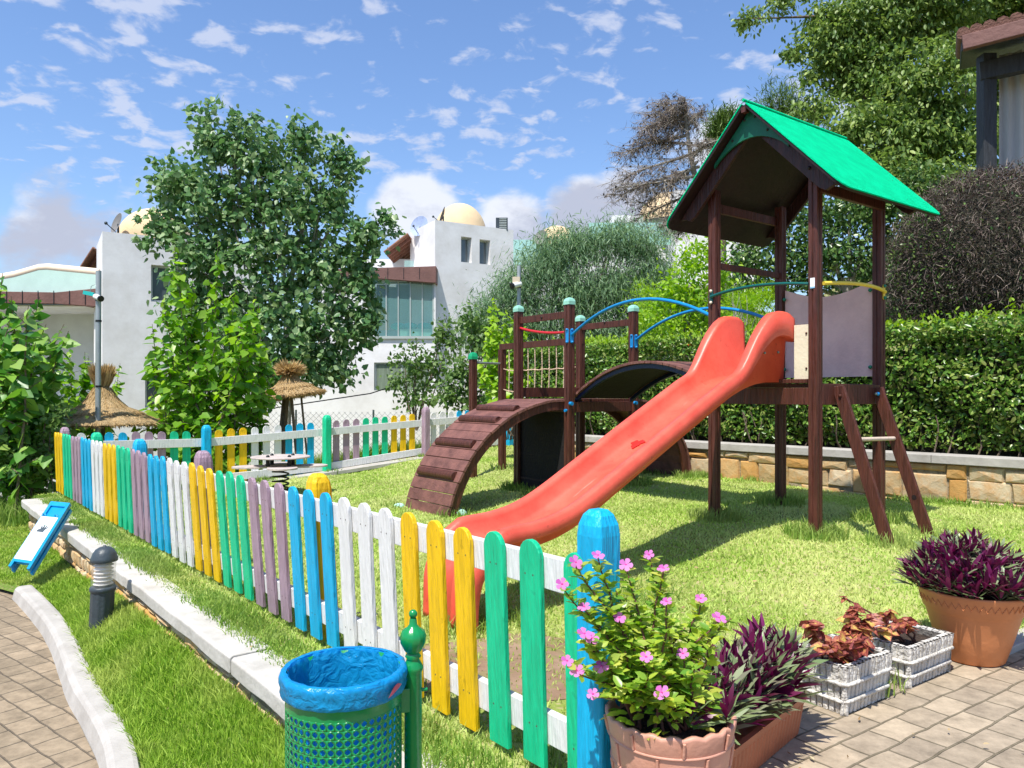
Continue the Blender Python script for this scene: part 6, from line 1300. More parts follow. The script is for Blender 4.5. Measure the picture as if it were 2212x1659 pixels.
MB().box((gx(895), YF+.9, gz(717)), (gx(932)-gx(858), .6, gz(706)-gz(726))).obj('sofa_base', paint('pale_green_fabric', (.35, .62, .50), .9, .06, bump=.1), sf, bevel=.03)
for x in (853, 880, 912): mb = MB(); mb.sphere((gx(x), YF+.8, gz(701)), .30, 14, 8, (1, .4, .52)); mb.obj('cushion', M['teal'], sf)
mb = MB(); pts = [(gx(700), YF-.25, gz(584)), (gx(943), YF-.25, gz(577)), (gx(943), YF-.25, gz(613)), (gx(822), YF-.25, gz(604)), (gx(700), YF-.25, gz(596))]; mb.prism(pts, (0, .8, 0)); fo = mb.obj('fascia', M['fascia'], HR, bevel=.01)
mb = MB()
for x in (800, 840, 874, 908): mb.box((gx(x), YF-.255, gz(593)), (.02, .012, .42))
mb.obj('joint', M['black'], fo)
a = P(832, 548, 31.5); d = P(884, 508, 31.5); pergola(HR, (a, Vector((a.x, 35, a.z)), Vector((d.x, 35, d.z)), d), .06, 7)
MB().box((gx(850, 33.5), 33.5, (gz(590)+P(0, 548, 32).z)/2), (2.8, .1, P(0, 545, 32).z-gz(590))).obj('upper_wall', M['plaster'], HR)
MB().add([(gx(868), 30.3, gz(590)), (gx(889), 30.3, gz(590)), (gx(889), 30.3, gz(556)), (gx(868), 30.3, gz(556))], [(0, 1, 2, 3)]).obj('balcony_glass', M['glass2'], HR)
# two more houses beyond, right
H3 = thing('white_house', 'distant white house whose cream dome peeks over the feathery tree', 'house', (2, 44, -1), 'white domed houses')
c = P(1204, 530, 44); MB().box((c.x+1.2, 46.5, 4.2), (7.4, 5, 11.0)).obj('wall', M['plaster'], H3); dome(H3, (c.x, c.y+.6, c.z), 1.25); 
MB().box((P(1165, 0, 44).x, 44, P(0, 545, 44).z), (P(1245, 0, 44).x-P(1108, 0, 44).x, .06, 1.45)).obj('balcony_glass', M['glass2'], H3)
c = P(1168, 512, 43.6); dish(H3, c, .42, (-.6, -1, .4), 'dishg')
H4 = thing('white_house', 'distant white house with dome behind the bare grey pine', 'house', (9, 46, 2), 'white domed houses')
c = P(1440, 462, 46); MB().box((c.x+1.2, 49, 7.0), (9, 6, 10.4)).obj('wall', M['plaster'], H4); dome(H4, (c.x+.3, c.y+.8, c.z-.4), 1.9); MB().box((P(1370, 0, 45).x, 45, P(0, 505, 45).z), (5.4, .06, 1.3)).obj('balcony_glass', M['glass2'], H4)
MB().box((P(1515, 0, 45).x, 46, P(0, 520, 45).z), (3.6, 4, 5.5)).obj('wall', M['plaster'], H4)
# low white garden wall and rendered wall below the houses
gw = thing('garden_wall', 'low white rendered wall below the houses beyond the back fence', 'wall', (-4, 23, -1.5))
MB().box((-5.5, 24.5, .2), (13.5, .25, 2.6)).obj('wall_panel', M['plaster'], gw)
gw2 = thing('garden_wall', 'low white wall at far left under the dark mulberry', 'wall', (-9, 13, -.6))
MB().box((-10.4, 13.6, -.30), (6.5, .25, .62)).obj('wall_panel', M['plaster'], gw2)
# right pavilion
HP = thing('pavilion', 'dark timber pavilion with tiled eave and pale curtain on the right hill', 'pavilion', (6.8, 11, 2.4))
M['darkt'] = wood('dark_timber', (.035, .038, .042), .5, .25, .4)
c = P(2131, 300, 11); MB().box((c.x, 11, 4.2), (.19, .19, 4.2)).obj('post', M['darkt'], HP, bevel=.01)
yb = P(0, 150, 11).z
MB().beam((c.x-.1, 11, yb-.05), (c.x+3.2, 9.3, yb+.22), .16, .26).obj('beam', M['darkt'], HP, bevel=.01)
rt = P(2076, 112, 10.6); r2 = Vector((rt.x+3.4, 8.8, rt.z+.35)); back = Vector((1.1, 1.9, .55)); mb = MB(); mb.prism([rt, r2, r2+back, rt+back], (0, 0, .14)); ro_ = mb.obj('roof', M['darkt'], HP, bevel=.02)
mb = MB(); mb.beam(rt+Vector((0, -.03, .10)), r2+Vector((0, -.03, .10)), .1, .20); mb.obj('fascia_board', M['fascia'], ro_, bevel=.01)
mb = MB()
for i in range(26):
    t = i/25; p = rt.lerp(r2, t)+Vector((0, -.05, .24)); mb.tube([p, p+back], .085, 8)
mb.obj('roof_tiles', paint('roof_tile2', (.24, .12, .09), .8, .2, 6, bump=.4), ro_)
mb = MB(); V = []; n = 120; e0_ = P(2158, 0, 11.2); e1_ = Vector((e0_.x+3.2, 9.6, 0))
for i in range(n+1):
    t = i/n; p = e0_.lerp(e1_, t); w = .03*math.sin(t*150)+.015*math.sin(t*61); V += [(p.x+w*.4, p.y+w, 2.2), (p.x+w*.4, p.y+w, 6.4)]
mb.add(V, [(2*i, 2*i+2, 2*i+3, 2*i+1) for i in range(n)], True); mb.obj('curtain', paint('pale_curtain', (.50, .50, .49), .8, .06, 3, (1, 1, .2), .1), HP)
# ------------------------------------------------------------------ trees, shrubs, hedge
def crownpts(blobs, nclump, per, cr, shell=.55, flat=.9):
    """clumps of leaves spread through rough blobs; blobs: (centre Vector, rx, ry, rz, weight)"""
    w = np.array([b[1]*b[3] for b in blobs]); w = w/w.sum(); out = []; nm = []
    for b, wi in zip(blobs, w):
        k = max(3, int(nclump*wi)); d = unit(rng.normal(0, 1, (k, 3))); r = (shell+(1-shell)*rng.random(k))[:, None]*rng.uniform(.8, 1.06, (k, 1))
        c = np.array(b[0])+d*r*np.array([b[1], b[2], b[3]]); sc_ = cr*rng.uniform(.6, 1.3, (k, 1, 1))
        q = rng.normal(0, 1, (k, per, 3))*sc_*np.array([1, 1, flat])*.5; out.append((c[:, None]+q).reshape(-1, 3)); nm.append(np.repeat(d, per, 0))
    return np.concatenate(out), np.concatenate(nm)
def crown(name, blobs, nclump, per, cr, size, kind, mat, par, droop=.2, shell=.55, flat=.9, label=None, dirup=.3):
    C, Nn = crownpts(blobs, nclump, per, cr, shell, flat); n = len(C); D = Nn*.6+rng.normal(0, .6, (n, 3)); D[:, 2] -= droop
    up = unit(Nn*.5+rng.normal(0, .55, (n, 3))+np.array([0, -.1, dirup]))
    return npmesh(name, *leaves(C, D, size*rng.uniform(.6, 1.25, n), kind, Nrm=up), M[mat], par, label=label)
def branch(mb, p, q, r0, r1, n=7, jit=.12, seg=7):
    p = Vector(p); q = Vector(q); pts = []; l = (q-p).length; a, b, c = [random.uniform(-1, 1)*jit*l for _ in range(3)]; a2, b2 = [random.uniform(-1, 1)*jit*l*.5 for _ in range(2)]
    for i in range(n+1): t = i/n; s = math.sin(math.pi*t); s2 = math.sin(2*math.pi*t); pts.append(p.lerp(q, t)+Vector((a*s+a2*s2, b*s+b2*s2, c*s*.4)))
    mb.tube(pts, [r0+(r1-r0)*i/n for i in range(n+1)], seg, cap=False); return pts
def pb_(x, y, Y, r, ry=None, rd_=None):   # blob from the survey sheet; radii in sheet units
    s = Y/1640; return (P(x, y, Y), r*s, (rd_ or r)*s, (ry or r)*s)
M['poplar'] = leafmat('poplar_leaf', [(.055, .15, .05), (.11, .23, .075), (.19, .32, .12), (.07, .17, .05), (.34, .44, .22), (.10, .22, .055)], .28, .38)
M['poplar2'] = leafmat('young_poplar_leaf', [(.06, .13, .03), (.12, .22, .05), (.20, .30, .09), (.08, .16, .04)], .3, .4)
M['mulb'] = leafmat('mulberry_leaf', [(.07, .20, .015), (.15, .33, .025), (.30, .50, .05), (.10, .26, .02), (.42, .60, .09)], .45, .35)
M['mulbd'] = leafmat('mulberry_dark', [(.05, .16, .03), (.10, .27, .04), (.26, .46, .06), (.06, .18, .03), (.42, .58, .14)], .35, .35)
M['acacia'] = leafmat('willow_leaf', [(.10, .19, .10), (.17, .28, .14), (.26, .37, .21), (.12, .23, .10), (.22, .34, .13)], .3, .5)
M['lime'] = leafmat('lime_leaf', [(.16, .34, .02), (.28, .46, .03), (.38, .54, .05), (.20, .38, .03)], .45, .4)
M['ficus'] = leafmat('ficus_leaf', [(.03, .085, .02), (.06, .14, .03), (.15, .24, .06), (.04, .10, .03), (.22, .30, .08)], .2, .3)
M['euca'] = leafmat('big_tree_leaf', [(.07, .14, .03), (.15, .24, .05), (.28, .38, .09), (.09, .17, .045), (.38, .46, .13)], .3, .45)
M['pine'] = leafmat('pine_needle', [(.05, .10, .02), (.10, .17, .03), (.15, .22, .05)], .2, .6)
M['hedge'] = leafmat('hedge_leaf', [(.045, .12, .018), (.09, .20, .025), (.17, .30, .04), (.06, .15, .02), (.34, .44, .09), (.10, .10, .04)], .25, .3)
M['hedgey'] = leafmat('hedge_tip', [(.20, .36, .03), (.34, .48, .05), (.26, .42, .04)], .4, .4)
M['drytw'] = leafmat('dry_twig', [(.12, .09, .075), (.38, .31, .25), (.07, .05, .045), (.16, .12, .10)], .05, .85)
M['dryleaf'] = leafmat('dry_leaf', [(.06, .042, .036), (.11, .075, .06), (.045, .033, .03), (.09, .10, .05)], .15, .7)
M['deadpine'] = leafmat('dead_needles', [(.24, .19, .16), (.34, .28, .24), (.18, .14, .12)], .1, .85)
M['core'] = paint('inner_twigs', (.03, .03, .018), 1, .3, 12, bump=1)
# big poplar
tr = thing('poplar_tree', 'tall poplar with round grey green leaves between the two white houses', 'tree', (P(612, 900, 17.5).x, 17.5, ZT(-5.2, 17.5)))
Y = 17.5
bl_ = [pb_(*q) for q in ((470, 300, Y, 75, 80), (545, 330, Y, 85), (650, 330, Y, 55, 70), (735, 360, Y, 45, 65), (385, 400, Y, 85, 75), (480, 430, Y, 100), (600, 440, Y, 110, 95), (700, 440, Y, 75, 80), (355, 500, Y, 62, 60), (440, 560, Y, 100, 90), (560, 560, Y, 110), (680, 570, Y, 95), (770, 530, Y, 60, 85), (820, 490, Y, 40, 38), (795, 600, Y, 50, 75),
     (420, 670, Y, 85, 90), (520, 700, Y, 95), (640, 700, Y, 110), (750, 690, Y, 80), (800, 700, Y, 42, 55), (450, 790, Y, 90, 70), (560, 800, Y, 90, 70), (680, 790, Y, 95, 65), (740, 790, Y, 50, 45), (440, 250, Y, 28, 30), (535, 262, Y, 26, 26), (655, 290, Y, 25, 32), (725, 318, Y, 22, 26), (765, 365, Y, 24, 22))]
bl_ = [(b[0], b[1], max(.5, b[2]), b[3]) for b in bl_]
crown('crown', bl_, 1300, 16, .24, .14, 'heart', 'poplar', tr, droop=.45, shell=.25)
mb = MB(); tb = P(612, 960, Y); tb.z = -.6; top = P(598, 300, Y); m1_ = P(622, 700, Y); branch(mb, tb, m1_, .13, .10, 6, .03); branch(mb, m1_, P(660, 430, Y), .085, .02, 8, .05); branch(mb, m1_, P(490, 300, Y), .08, .02, 8, .05); branch(mb, P(618, 820, Y), P(420, 480, Y), .07, .015, 8, .05); branch(mb, P(618, 800, Y), P(790, 560, Y), .06, .012, 8, .05); branch(mb, P(625, 720, Y), P(560, 360, Y), .06, .02, 8, .04)
for b in bl_[::1]: s_ = P(620+random.uniform(-40, 30), min(b[0].z and 700, 700), Y); q = Vector(b[0]); branch(mb, Vector((s_.x*.5+q.x*.5, Y, (s_.z*.4+q.z*.6)-.6)), q, .03, .006, 5, .06, 5)
mb.obj('trunk', M['barkp'], tr)
# shoot shrubs: upright stems set with leaves
def shoots(tr, tips, base, size, mat, dens, name='foliage', stem='stem_wood', leafkind='heart', rad=.02, spread=.5, t0=.05, cluster=1):
    mb = MB(); C = []; D = []; S = []
    for (tp, r_side) in tips:
        b = Vector(base)+Vector((random.uniform(-spread, spread)*.4, random.uniform(-spread, spread)*.4, 0)); mid = b.lerp(tp, .5)+Vector(((tp.x-b.x)*.22, (tp.y-b.y)*.2, -.05)); p1 = [b.lerp(mid, i/4) for i in range(4)]+[mid.lerp(tp, i/6)+Vector((random.uniform(-.02, .02), random.uniform(-.02, .02), 0)) for i in range(7)]
        mb.tube(p1, [rad*(1-.8*i/10) for i in range(11)], 6, cap=False); L_ = (tp-b).length; n = int(L_*dens)
        k = 0
        while k < n:
            t = t0+(1-t0)*(k/n); k += 1; idx = min(int(t*10), 9); c = p1[idx].lerp(p1[idx+1], t*10-idx); a = k*2.4+random.uniform(-.5, .5)
            C.append(c); D.append((math.cos(a), math.sin(a), random.uniform(-1.3, .3))); S.append(size*random.uniform(.6, 1.1)*(1.0 if t < .93 else .6))
            if random.random() < .24*cluster and t < .9:      # a side twig carrying its own leaves
                a = random.uniform(0, 6.28); tl = r_side*random.uniform(.5, 2.0)*(1.2-t); e = c+Vector((math.cos(a)*tl, math.sin(a)*tl, tl*random.uniform(.1, .9))); mb.tube([c, c.lerp(e, .5)+Vector((0, 0, .02)), e], [rad*.35, rad*.25, rad*.15], 5, cap=False)
                for q_ in range(max(2, int(tl*17))):
                    u = (q_+1)/max(2, int(tl*17)); aa = a+(1.1 if q_ % 2 else -1.1)+random.uniform(-.4, .4); C.append(c.lerp(e, u)); D.append((math.cos(aa), math.sin(aa), random.uniform(-1.1, .2))); S.append(size*random.uniform(.55, 1.05))
    mb.obj('stem', M['bark'], tr); C = np.array(C); D = np.array(D)
    up = unit(rng.normal(0, .5, (len(C), 3))+D*np.array([.9, .9, 0])+np.array([0, -.25, .55]))
    return npmesh(name, *leaves(C, D, np.array(S), leafkind, Nrm=up), M[mat], tr)
ms = thing('mulberry_tree', 'bright green mulberry with upright shoots in front of the tall poplar', 'tree', (P(440, 950, 13.4).x, 13.4, -.9), 'mulberry trees')
tips = []
for x, y in ((380, 530), (483, 520), (345, 640), (330, 700), (322, 760), (420, 600), (450, 640), (510, 600), (545, 640), (560, 660), (572, 720), (560, 800), (400, 700), (470, 700), (520, 690), (360, 800), (330, 850), (400, 850), (460, 840), (520, 860), (560, 760), (430, 780), (490, 770), (350, 730), (410, 660), (538, 720), (380, 580), (345, 880), (560, 850)):
    tips.append((P(x+random.uniform(-10, 10), y, 13.4+random.uniform(-.6, .6)), .26))
shoots(ms, tips, (P(440, 950, 13.4).x, 13.4, -.9), .20, 'mulb', 13, rad=.022, spread=2.6, cluster=2, t0=.12)
m2_ = thing('mulberry_tree', 'dark large leaved mulberry at the left edge in front of the terrace', 'tree', (-7.9, 11.6, -.4), 'mulberry trees')
tips = []
for x, y in ((5, 590), (22, 640), (-40, 620), (85, 640), (100, 700), (135, 700), (60, 660), (40, 720), (110, 760), (145, 715), (90, 800), (30, 800), (-20, 760), (60, 860), (120, 830), (10, 880), (-30, 850), (150, 860), (80, 920), (-50, 700), (20, 690), (75, 740), (-10, 700)):
    tips.append((P(x, y, 11.6+random.uniform(-.7, .7)), .30))
shoots(m2_, tips, (-8.0, 11.6, -.4), .235, 'mulbd', 12, rad=.025, spread=2.4, cluster=2, t0=.10)
crown('crown', [pb_(10, 830, 11.8, 80, 70), pb_(60, 900, 11.8, 60, 60), pb_(-30, 900, 11.8, 60, 60)], 40, 14, .35, .22, 'heart', 'mulbd', m2_, droop=.5, shell=.2)
m3 = thing('mulberry_tree', 'small light green mulberry between the dark one and the large parasol', 'tree', (P(140, 950, 14).x, 14, -.8), 'mulberry trees')
tips = [(P(x, y, 14+random.uniform(-.3, .3)), .24) for x, y in ((115, 755), (150, 745), (190, 770), (175, 800), (130, 800), (205, 810), (160, 850), (120, 880), (262, 785), (250, 820), (185, 760), (100, 820))]
shoots(m3, tips, (P(150, 950, 14).x, 14, -.8), .165, 'mulb', 14, rad=.015, spread=1.6, cluster=2, t0=.25)
iv = thing('hanging_vine', 'thin trailing branches with small leaves hanging at far left of the lower lawn', 'plant', (-6.5, 11, -.4))
bl2_ = [pb_(x, y, 11.2, r, rr) for x, y, r, rr in ((30, 960, 45, 40), (75, 980, 35, 40), (110, 950, 20, 60), (60, 1020, 22, 30), (10, 1000, 25, 30), (105, 1010, 12, 40), (135, 900, 25, 40))]
crown('foliage', bl2_, 90, 12, .22, .075, 'heart', 'poplar2', iv, droop=.6, shell=.1); mb = MB()
for x in (20, 60, 100, 112): branch(mb, P(x, 900, 11.2), P(x+4, 1060, 11.2), .012, .006, 6, .04, 5)
mb.obj('stem', M['bark'], iv)
# feathery willow-like tree on the right of the house
ac = thing('willow_tree', 'feathery grey green tree with fine weeping leaves right of the second house', 'tree', (P(1230, 900, 18).x, 18, ZT(1.4, 18)))
Y = 18; bl3 = [pb_(x, y, Y, r, rr) for x, y, r, rr in ((1070, 680, 60, 60), (1120, 620, 60, 60), (1180, 570, 65, 55), (1250, 530, 60, 45), (1320, 520, 60, 40), (1390, 530, 55, 40), (1150, 700, 70, 60), (1240, 640, 85, 70), (1330, 620, 85, 70), (1410, 600, 50, 60), (1270, 730, 90, 60), (1370, 720, 80, 60), (1100, 760, 60, 60), (1190, 790, 80, 50), (1300, 800, 80, 40), (1205, 515, 30, 22), (1345, 490, 24, 20), (1440, 660, 50, 60), (1035, 720, 40, 35))]
C, Nn = crownpts(bl3, 2300, 34, .46, .15, .8); n = len(C); D = rng.normal(0, .5, (n, 3))+Nn*.4; D[:, 2] -= .7
npmesh('crown', *leaves(C, D, .16*rng.uniform(.6, 1.3, n), 'thin'), M['acacia'], ac)
mb = MB(); bs = P(1230, 920, Y); bs.z = -.2
for b in bl3: branch(mb, bs.lerp(Vector(b[0]), .25), Vector(b[0])+Vector((0, 0, b[3]*.7)), .05, .008, 7, .08, 5)
branch(mb, bs, P(1230, 760, Y), .12, .08); mb.obj('trunk', M['bark'], ac)
# young poplars, in front of the right house
def sapling(lbl, x0, tops, Y, n, mat='poplar2', size=.095, cr=.22):
    t = thing('poplar_sapling', lbl, 'tree', (P(x0, 900, Y).x, Y, ZT(P(x0, 900, Y).x, Y)), 'young poplars'); mb = MB(); B = []
    for (x, y, r, rr) in tops: B.append(pb_(x, y, Y, r, rr)); branch(mb, P(x0, 930, Y), Vector(B[-1][0])+Vector((0, 0, B[-1][3]*.8)), .022, .006, 7, .04, 5)
    mb.obj('trunk', M['bark'], t); crown('crown', B, n, 10, cr, size, 'heart', mat, t, droop=.4, shell=.1); return t
sapling('slender young poplar below the glazed balcony', 900, ((965, 705, 30, 28), (950, 730, 24, 30), (975, 745, 26, 34), (900, 750, 22, 22), (870, 775, 30, 22), (905, 800, 46, 40), (860, 820, 30, 36), (940, 800, 40, 50), (900, 860, 60, 32)), 17.5, 150)
sapling('bushy young poplar beside the grey bar of the climbing frame', 1030, ((1020, 700, 30, 40), (1045, 740, 40, 50), (1000, 800, 45, 45), (1050, 820, 35, 45), (970, 850, 45, 35), (1030, 870, 50, 30)), 16.2, 210, 'poplar2', .10)
ls = thing('lime_shrub', 'yellow green shrub behind the rope net', 'shrub', (P(1085, 850, 13).x, 13, .6), 'lime green shrubs')
tips = [(P(x, y, 13.2+random.uniform(-.3, .3)), .2) for x, y in ((1060, 670), (1095, 665), (1075, 700), (1110, 710), (1050, 720), (1090, 745), (1125, 745), (1040, 780), (1130, 700), (1065, 640))]
shoots(ls, tips, (P(1085, 900, 13).x, 13.2, .6), .14, 'lime', 20, rad=.014, spread=.6, cluster=2, t0=.2)
l2 = thing('lime_shrub', 'tall yellow green shrub left of the tower behind the hedge', 'shrub', (P(1490, 760, 11.6).x, 11.6, 1.6), 'lime green shrubs')
crown('crown', [pb_(x, y, 11.7, r, rr) for x, y, r, rr in ((1500, 560, 45, 45), (1480, 620, 50, 50), (1440, 640, 40, 35), (1520, 660, 50, 60), (1460, 700, 60, 40), (1555, 600, 28, 40), (1530, 530, 30, 28), (1410, 690, 40, 30), (1550, 700, 40, 40))], 330, 12, .2, .082, 'oval', 'lime', l2, droop=.3, shell=.3)
mb = MB(); 
for i in range(7): branch(mb, P(1490+random.uniform(-20, 20), 800, 11.7), P(1430+18*i, 600+random.uniform(-20, 60), 11.7), .02, .006, 6, .06, 5)
mb.obj('trunk', M['bark'], l2)
tm = thing('lime_shrub', 'feathery yellow green conifer shrub behind the blue handrails', 'shrub', (P(1400, 780, 12.5).x, 12.5, 1.3), 'lime green shrubs')
C, Nn = crownpts([pb_(x, y, 12.6, r, rr) for x, y, r, rr in ((1400, 690, 40, 40), (1430, 740, 50, 40), (1600, 660, 60, 40), (1620, 700, 60, 30), (1395, 640, 25, 30), (1650, 640, 40, 25))], 260, 30, .24, .1, .8); D = rng.normal(0, .5, (len(C), 3))+Nn*.5; D[:, 2] += .35
npmesh('foliage', *leaves(C, D, .09, 'thin'), M['lime'], tm); mb = MB(); branch(mb, P(1420, 800, 12.6), P(1410, 660, 12.6), .03, .01); branch(mb, P(1610, 780, 12.6), P(1620, 660, 12.6), .03, .01); mb.obj('trunk', M['bark'], tm)
bs_ = thing('bare_shrub', 'leafless pale twiggy shrub between slide hood and hedge', 'shrub', (P(1600, 740, 11).x, 11, 2.0)); mb = MB()
for i in range(16): branch(mb, P(1605+random.uniform(-8, 8), 760, 11), P(1575+random.uniform(0, 60), 640+random.uniform(-10, 60), 11+random.uniform(-.2, .2)), .010, .003, 6, .1, 5)
mb.obj('branches', M['barkp'], bs_)
# dead pine
dp = thing('dead_pine', 'bare grey dead pine with drooping cone covered branches', 'tree', (P(1560, 700, 20).x, 20, ZT(5.5, 20))); mb = MB(); tw = MB(); C = []; Y = 20
trunk = branch(mb, P(1600, 700, Y), P(1480, 250, Y), .16, .04, 12, .03)
lims = [(1478, 245, 1400, 275), (1490, 290, 1345, 330), (1500, 330, 1350, 385), (1510, 360, 1345, 420), (1520, 400, 1380, 470), (1480, 260, 1445, 215), (1485, 270, 1520, 240), (1500, 330, 1560, 300), (1505, 350, 1400, 440), (1495, 310, 1380, 300), (1520, 420, 1440, 490), (1490, 280, 1420, 240), (1510, 380, 1370, 400), (1530, 440, 1470, 500), (1480, 250, 1480, 212)]
TWC = []; TWD = []
for x0, y0, x1, y1 in lims:
    pts = branch(mb, P(x0, y0, Y), P(x1, y1, Y+random.uniform(-.8, .8)), .045, .010, 9, .07, 6)
    for i in range(2, 10):
        for j in range(7):
            p = pts[i]; q = p+Vector((random.uniform(-.85, .3), random.uniform(-.6, .6), random.uniform(-.60, .15)))*(1.1-.03*i); s = branch(tw, p, q, .010, .004, 4, .1, 4)
            for k in range(1, 5):
                if random.random() < .4: C.append(s[k])
                for _ in range(5): TWC.append(s[k]); TWD.append((random.uniform(-1, .6), random.uniform(-1, 1), random.uniform(-.9, .3)))
mb.obj('trunk', M['barkp'], dp); tw.obj('branches', M['barkp'], dp)
npmesh('dry_needles', *leaves(np.array(TWC), np.array(TWD), .24*rng.uniform(.5, 1.2, len(TWC)), 'twig'), M['deadpine'], dp)
C = np.array(C); npmesh('cones', *leaves(C-np.array([0, 0, .03]), rng.normal(0, 1, C.shape), .085, 'oval'), M['core'], dp)
# big evergreen on the right
bt = thing('evergreen_tree', 'huge evergreen with drooping leaf sprays filling the upper right', 'tree', (P(2000, 600, 17).x, 17, ZT(9.3, 17))); Y = 17
bl4 = [pb_(x, y, yy, r, rr) for x, y, yy, r, rr in ((1805, 100, Y, 70, 80), (1775, 35, Y, 35, 40), (1860, 60, Y, 110, 100), (1990, 40, Y, 130, 110), (2120, 40, Y+1, 120, 110), (2240, 60, Y+1, 120, 130), (1900, 180, Y, 110, 90), (2020, 190, Y-1, 130, 110), (1850, 270, Y-1, 70, 70), (1960, 300, Y-1, 110, 90), (2070, 300, Y-1, 100, 110), (1750, 230, Y, 42, 40), (1800, 330, Y-1, 60, 50), (1900, 390, Y-2, 90, 70), (2020, 420, Y-2, 100, 80), (2100, 420, Y-2, 60, 90), (1820, 130, Y, 60, 80), (2200, 200, Y+1, 90, 120), (2300, -60, Y, 200, 120), (2000, -90, Y, 260, 90))]
C, Nn = crownpts(bl4, 1700, 50, .36, .3, .6); n = len(C); D = rng.normal(0, .45, (n, 3))+Nn*.35; D[:, 2] -= .6
npmesh('crown', *leaves(C, D, .125*rng.uniform(.6, 1.3, n), 'oval'), M['euca'], bt)
crown('hanging_sprays', [pb_(x, y, Y, r, rr) for x, y, r, rr in ((1690, 12, 22, 14), (1640, 26, 26, 12), (1608, 48, 12, 10), (1720, 110, 22, 24), (1745, 165, 20, 14), (1700, -10, 40, 12))], 34, 40, .22, .12, 'oval', 'euca', bt, droop=.6, shell=.1)
mb = MB(); branch(mb, (9.3, 17.3, 2.5), P(1960, 150, Y+.3), .3, .12, 10, .03, 10)
for b in bl4: branch(mb, P(1960, 420, Y+.3).lerp(Vector(b[0]), .15), Vector(b[0]), .06, .015, 7, .08, 5)
branch(mb, P(1880, 30, Y), P(1588, 42, Y), .05, .01, 8, .03, 5); mb.obj('trunk', M['bark'], bt)
# pines behind the roof ridge
for x, y, r, lbl in ((1565, 265, 26, 'small pine top peeking left of the green roof'), (1690, 235, 52, 'dark pine crown just above the green roof ridge')):
    pt_ = thing('pine_tree', lbl, 'tree', (P(x, 500, 22).x, 22, ZT(P(x, 500, 22).x, 22)), 'pines behind the tower')
    B = [pb_(x, y, 22, r, r*1.1), pb_(x+r*.7, y+r*.6, 22, r*.8), pb_(x-r*.5, y+r*.9, 22, r*.7), pb_(x, y+r*1.6, 22, r*.9)]; C, Nn = crownpts(B, 160, 40, .4, .1, .8); D = rng.normal(0, .6, (len(C), 3))+Nn*.6
    npmesh('crown', *leaves(C, D, .2, 'thin'), M['pine'], pt_); mb = MB(); branch(mb, (P(x, 500, 22).x, 22, 4), P(x, y-r*.3, 22), .12, .03, 7, .02); mb.obj('trunk', M['bark'], pt_)
# ficus behind tower
fc = thing('ficus_tree', 'glossy dark leaved ficus with forked trunk behind the tower', 'tree', (P(1830, 700, 14).x, 14, ZT(6.2, 14))); Y = 14
bl5 = [pb_(x, y, Y, r, rr) for x, y, r, rr in ((1760, 470, 70, 60), (1850, 450, 80, 60), (1720, 550, 55, 60), (1810, 550, 80, 60), (1900, 540, 50, 70), (1680, 610, 40, 50), (1760, 610, 50, 40), (1880, 600, 40, 30), (1620, 570, 60, 60), (1600, 640, 60, 50), (1930, 450, 60, 60), (1990, 400, 60, 50), (1655, 520, 50, 50))]
crown('crown', bl5, 780, 15, .3, .105, 'oval', 'ficus', fc, droop=.3, shell=.3); mb = MB(); b0 = P(1830, 676, Y); b0.z -= .6
p = P(1826, 600, Y); branch(mb, b0, p, .10, .085, 5, .02, 10)
for x, y in ((1790, 480), (1835, 430), (1890, 480), (1740, 560), (1870, 540), (1700, 600)): branch(mb, P(1826+random.uniform(-4, 8), 640, Y), P(x, y, Y), .05, .015, 7, .06, 7)
mb.obj('trunk', M['barkp'], fc)
# clipped hedge on the bed above the stone wall
hd = thing('hedge', 'long clipped hedge with glossy leaves on the bed above the stone wall', 'hedge', (W0.x, W0.y, .8))
def w3(t, o, z): q = W0+WD*t+WN*o; return (q.x, q.y, z)
HT = 2.13; LH = 9.2
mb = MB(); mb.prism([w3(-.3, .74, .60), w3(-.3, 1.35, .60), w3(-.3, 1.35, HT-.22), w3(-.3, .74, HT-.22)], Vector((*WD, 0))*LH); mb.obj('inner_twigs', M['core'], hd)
n = 42000; t = rng.uniform(-.5, LH, n); wv = .07*np.sin(t*2.3)+.05*np.sin(t*5.1+1)
face = rng.random(n); z = np.where(face < .68, rng.uniform(.78, HT, n), HT+.03*np.sin(t*3)+rng.normal(0, .05, n)); o = np.where(face < .68, .50+wv*.8+.06*np.sin(z*7+t*3)+np.abs(rng.normal(0, .07, n))+.22*np.clip(1.05-z, 0, 1), rng.uniform(.45, 1.4, n))
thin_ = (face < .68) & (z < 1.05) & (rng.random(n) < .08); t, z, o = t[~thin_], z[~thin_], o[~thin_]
q = np.array([W0.x, W0.y])+t[:, None]*np.array(WD)+o[:, None]*np.array(WN); C = np.stack([q[:, 0], q[:, 1], z], 1); n = len(C)
D = rng.normal(0, .6, (n, 3)); D[:, 2] += .1; up = unit(np.array([-WN.x*.7, -WN.y*.7, .6])+rng.normal(0, .55, (n, 3)))
npmesh('foliage', *leaves(C, D, .066*rng.uniform(.6, 1.3, n), 'oval', Nrm=up), M['hedge'], hd)
n = 3000; t = LH*rng.random(n)**1.5-.4; o = rng.uniform(.4, 1.35, n); q = np.array([W0.x, W0.y])+t[:, None]*np.array(WD)+o[:, None]*np.array(WN); C = np.stack([q[:, 0], q[:, 1], HT+.06+np.abs(rng.normal(0, .05, n))*(1+.5*np.sin(t*2))], 1)
D = rng.normal(0, .6, (n, 3))+np.array([0, 0, .8]); npmesh('young_tips', *leaves(C, D, .062, 'oval'), M['hedgey'], hd)
M['redfl'] = paint('red_bloom', (.75, .02, .015), .5, .1, bump=0)
